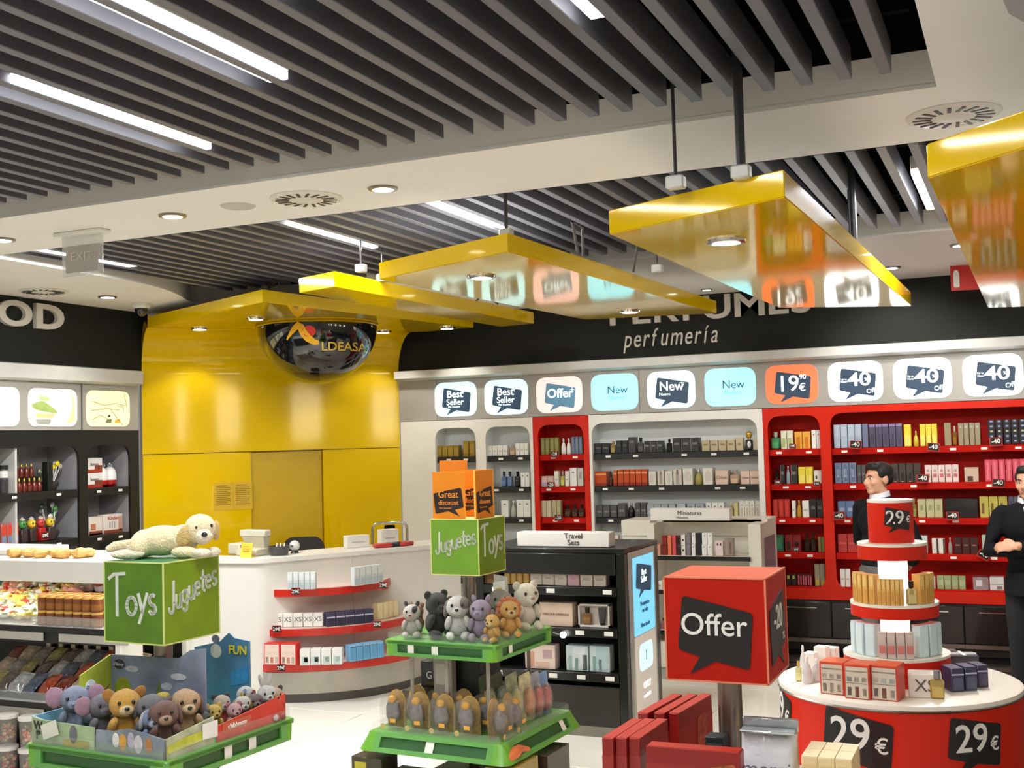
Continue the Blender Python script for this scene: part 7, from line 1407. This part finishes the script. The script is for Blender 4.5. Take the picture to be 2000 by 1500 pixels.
def person(label, loc, rz, headrot, arms, H, cloth, name='person'):
    t = thing(name, label, 'person', loc, rz); k = H/1.72; t.scale = (k, k, k)
    bd = MB()
    def L(p, r): return bd.tube(p, r, 12)
    # trunk
    bd.ell((0, .0, .96), (.155, .105, .13)); bd.ell((0, .0, 1.12), (.145, .1, .16)); bd.ell((0, .005, 1.3), (.17, .115, .16)); bd.ell((0, .015, 1.4), (.165, .085, .08))
    for s in (-1, 1):
        L([(s*.085, 0, .95), (s*.095, -.01, .7), (s*.1, -.015, .5), (s*.1, .015, .3), (s*.1, .02, .09)], [.09, .078, .057, .055, .036])
        bd.ell((s*.105, -.055, .04), (.042, .115, .036)); bd.ell((s*.165, .01, 1.39), (.05, .05, .048))
    for s, (el, wr, hd, hn) in zip((-1, 1), arms):
        L([(s*.185, .01, 1.4), tuple((Vector((s*.185, .01, 1.4))+Vector(el))/2), el, tuple((Vector(el)+Vector(wr))/2), wr], [.046, .046, .042, .041, .029]); hand(bd, wr, hd, hn, s if hn[2] >= 0 else -s)
    L([(0, .02, 1.4), (0, .015, 1.5), (0, .0, 1.57)], [.07, .056, .054])
    RH = Matrix.Translation((0, .01, 1.55)) @ Matrix.Rotation(headrot, 4, 'Z') @ Matrix.Translation((0, -.01, -1.55))
    bd.M = RH
    bd.ell((0, .012, 1.637), (.075, .094, .084), 0, (20, 14)); bd.ell((0, -.03, 1.582), (.06, .06, .078), 0, (18, 12)); bd.ell((0, -.062, 1.517), (.03, .028, .022)); bd.ell((0, -.016, 1.535), (.054, .055, .034))
    bd.ell((0, -.078, 1.632), (.05, .018, .013)); bd.tube([(0, -.088, 1.622), (0, -.1, 1.6), (0, -.112, 1.58), (0, -.1, 1.568)], [.008, .011, .014, .011], 8)
    for s in (-1, 1): bd.ell((s*.04, -.066, 1.582), (.022, .022, .022)); bd.ell((s*.077, .014, 1.6), (.011, .024, .034)); bd.ell((s*.012, -.098, 1.572), (.01, .011, .009))
    bd.ell((0, -.088, 1.545), (.024, .012, .012))
    put('body', remesh(bd, .0075, 'body', SKIN, 3), t)
    def hp(nm, m, fn):
        mb = MB(); mb.M = RH; fn(mb); return mb.build(nm, m, t)
    HAIR = mat((26, 20, 16), .55, var=.3, bump=.5, bscale=120)
    def hair(mb):
        mb.ell((0, .03, 1.662), (.083, .096, .073), 0, (20, 12), None, .05, 3); mb.ell((0, .06, 1.615), (.077, .058, .06), 0, (16, 10)); mb.ell((0, -.035, 1.698), (.066, .055, .034), 0, (16, 10), None, .12, 5)
        for s in (-1, 1): mb.ell((s*.07, .0, 1.648), (.014, .045, .036))
    mb = MB(); mb.M = RH; hair(mb); put('hair', remesh(mb, .008, 'hair', HAIR, 2), t)
    for s in (-1, 1):
        hp('eye', mat((226, 222, 216), .2, var=0), lambda m: m.ell((s*.031, -.0775, 1.612), (.0125, .009, .008), 0, (12, 8)))
        hp('iris', mat((44, 30, 22), .15, var=0), lambda m: m.ell((s*.031, -.0845, 1.612), (.006, .004, .0062), 0, (10, 7)))
        hp('eyebrow', HAIR, lambda m: m.tube([(s*.014, -.093, 1.629), (s*.032, -.092, 1.635), (s*.05, -.08, 1.63)], [.003, .0042, .002], 6))
    hp('mouth', mat((176, 106, 92), .45, var=.05), lambda m: m.tube([(-.021, -.0935, 1.5465), (-.008, -.1005, 1.549), (0, -.101, 1.5475), (.008, -.1005, 1.549), (.021, -.0935, 1.5465)], [.002, .004, .0042, .004, .002], 6))
    # clothes
    up = MB()
    up.ell((0, .0, 1.0), (.172, .122, .1)); up.ell((0, .0, 1.12), (.165, .118, .17)); up.ell((0, .005, 1.3), (.188, .132, .165)); up.ell((0, .016, 1.4), (.18, .1, .082)); up.tube([(0, .02, 1.42), (0, .018, 1.485)], [.1, .074], 16)
    for s, (el, wr, hd, hn) in zip((-1, 1), arms):
        e, w = Vector(el), Vector(wr); w2 = e+(w-e)*.93
        up.ell((s*.172, .01, 1.395), (.064, .066, .062)); up.tube([(s*.185, .01, 1.4), tuple((Vector((s*.185, .01, 1.4))+e)/2), e, tuple((e+w2)/2), w2], [.061, .059, .055, .052, .045], 12)
    if cloth == 'suit': up.tube([(0, 0, .84), (0, 0, 1.0)], [.19, .17], 18)
    put('jacket' if cloth == 'suit' else 'sweater', remesh(up, .009, 'upper', mat((22, 22, 26), .85, var=.1, bump=.3, bscale=200, spec=.2), 4), t)
    tr = MB(); tr.ell((0, 0, .95), (.168, .12, .12))
    for s in (-1, 1): tr.tube([(s*.085, 0, .95), (s*.095, -.01, .7), (s*.1, -.012, .5), (s*.1, .012, .3), (s*.1, .018, .06)], [.1, .09, .074, .07, .064], 14)
    put('trousers', remesh(tr, .01, 'trousers', mat((24, 24, 27) if cloth == 'suit' else (100, 98, 94), .9, var=.12, bump=.2, bscale=200), 4), t)
    for s in (-1, 1):
        sh = MB(); sh.ell((s*.105, -.06, .038), (.05, .128, .037)); sh.ell((s*.102, .02, .055), (.045, .055, .05)); put('shoe', remesh(sh, .009, 'shoe', mat((20, 18, 17), .3), 2), t)
    co = MB(); n = 20
    for j, (r, z) in enumerate(((.068, 1.478), (.066, 1.515))): pass
    vs = []
    for r, z in ((.078, 1.47), (.07, 1.52), (.064, 1.515), (.07, 1.465)):
        vs += [(r*math.cos(2*math.pi*i/n), .016+r*.98*math.sin(2*math.pi*i/n)-.004, z-.022*max(0, -math.sin(2*math.pi*i/n))) for i in range(n)]
    co.add(vs, [(j*n+i, j*n+(i+1) % n, ((j+1) % 4)*n+(i+1) % n, ((j+1) % 4)*n+i) for j in range(4) for i in range(n)]); co.build('collar', mat((226, 228, 234), .7, var=.02), t)
    if cloth == 'suit':
        m = MB(); m.plate(Fr((0, -.122, 1.3), (1, 0, 0), (0, -.22, 1)), [(-.035, .15), (-.008, .0), (.008, .0), (.035, .15)], t=.02); m.build('shirt_front', mat((228, 230, 234), .7), t)
        m = MB(); m.plate(Fr((0, -.128, 1.28), (1, 0, 0), (0, -.2, 1)), rpoly([(-.012, .17), (-.018, .145), (-.02, .03), (0, .0), (.02, .03), (.018, .145), (.012, .17)], .004), t=.008); m.build('tie', mat((40, 40, 58), .5, var=.3, vscale=60), t)
    return t
down = [((-.26, .07, 1.14), (-.1, .2, 1.0), (1, .1, -.15), (0, 1, .0)), ((.26, .07, 1.14), (.1, .21, .98), (-1, .1, -.15), (0, 1, .0))]
p = atZ(1700, 1364, 0); face_left = math.atan2(-_r.y, -_r.x)+math.pi/2
person('dark-haired man in black sweater and grey trousers seen in profile behind the red tower', (-1.0, 8.9, 0), face_left+.55, -.25, down, 1.715, 'sweater')
cross = [((-.27, -.05, 1.14), (.06, -.235, 1.17), (1, .15, .1), (0, -1, .25)), ((.27, -.05, 1.13), (-.09, -.255, 1.195), (-1, .25, -.1), (0, -.9, .45))]
person('man in black suit and dark tie with folded arms, cut by the photo edge', (.01, 8.62, 0), R_(-2), -.25, cross, 1.685, 'suit')
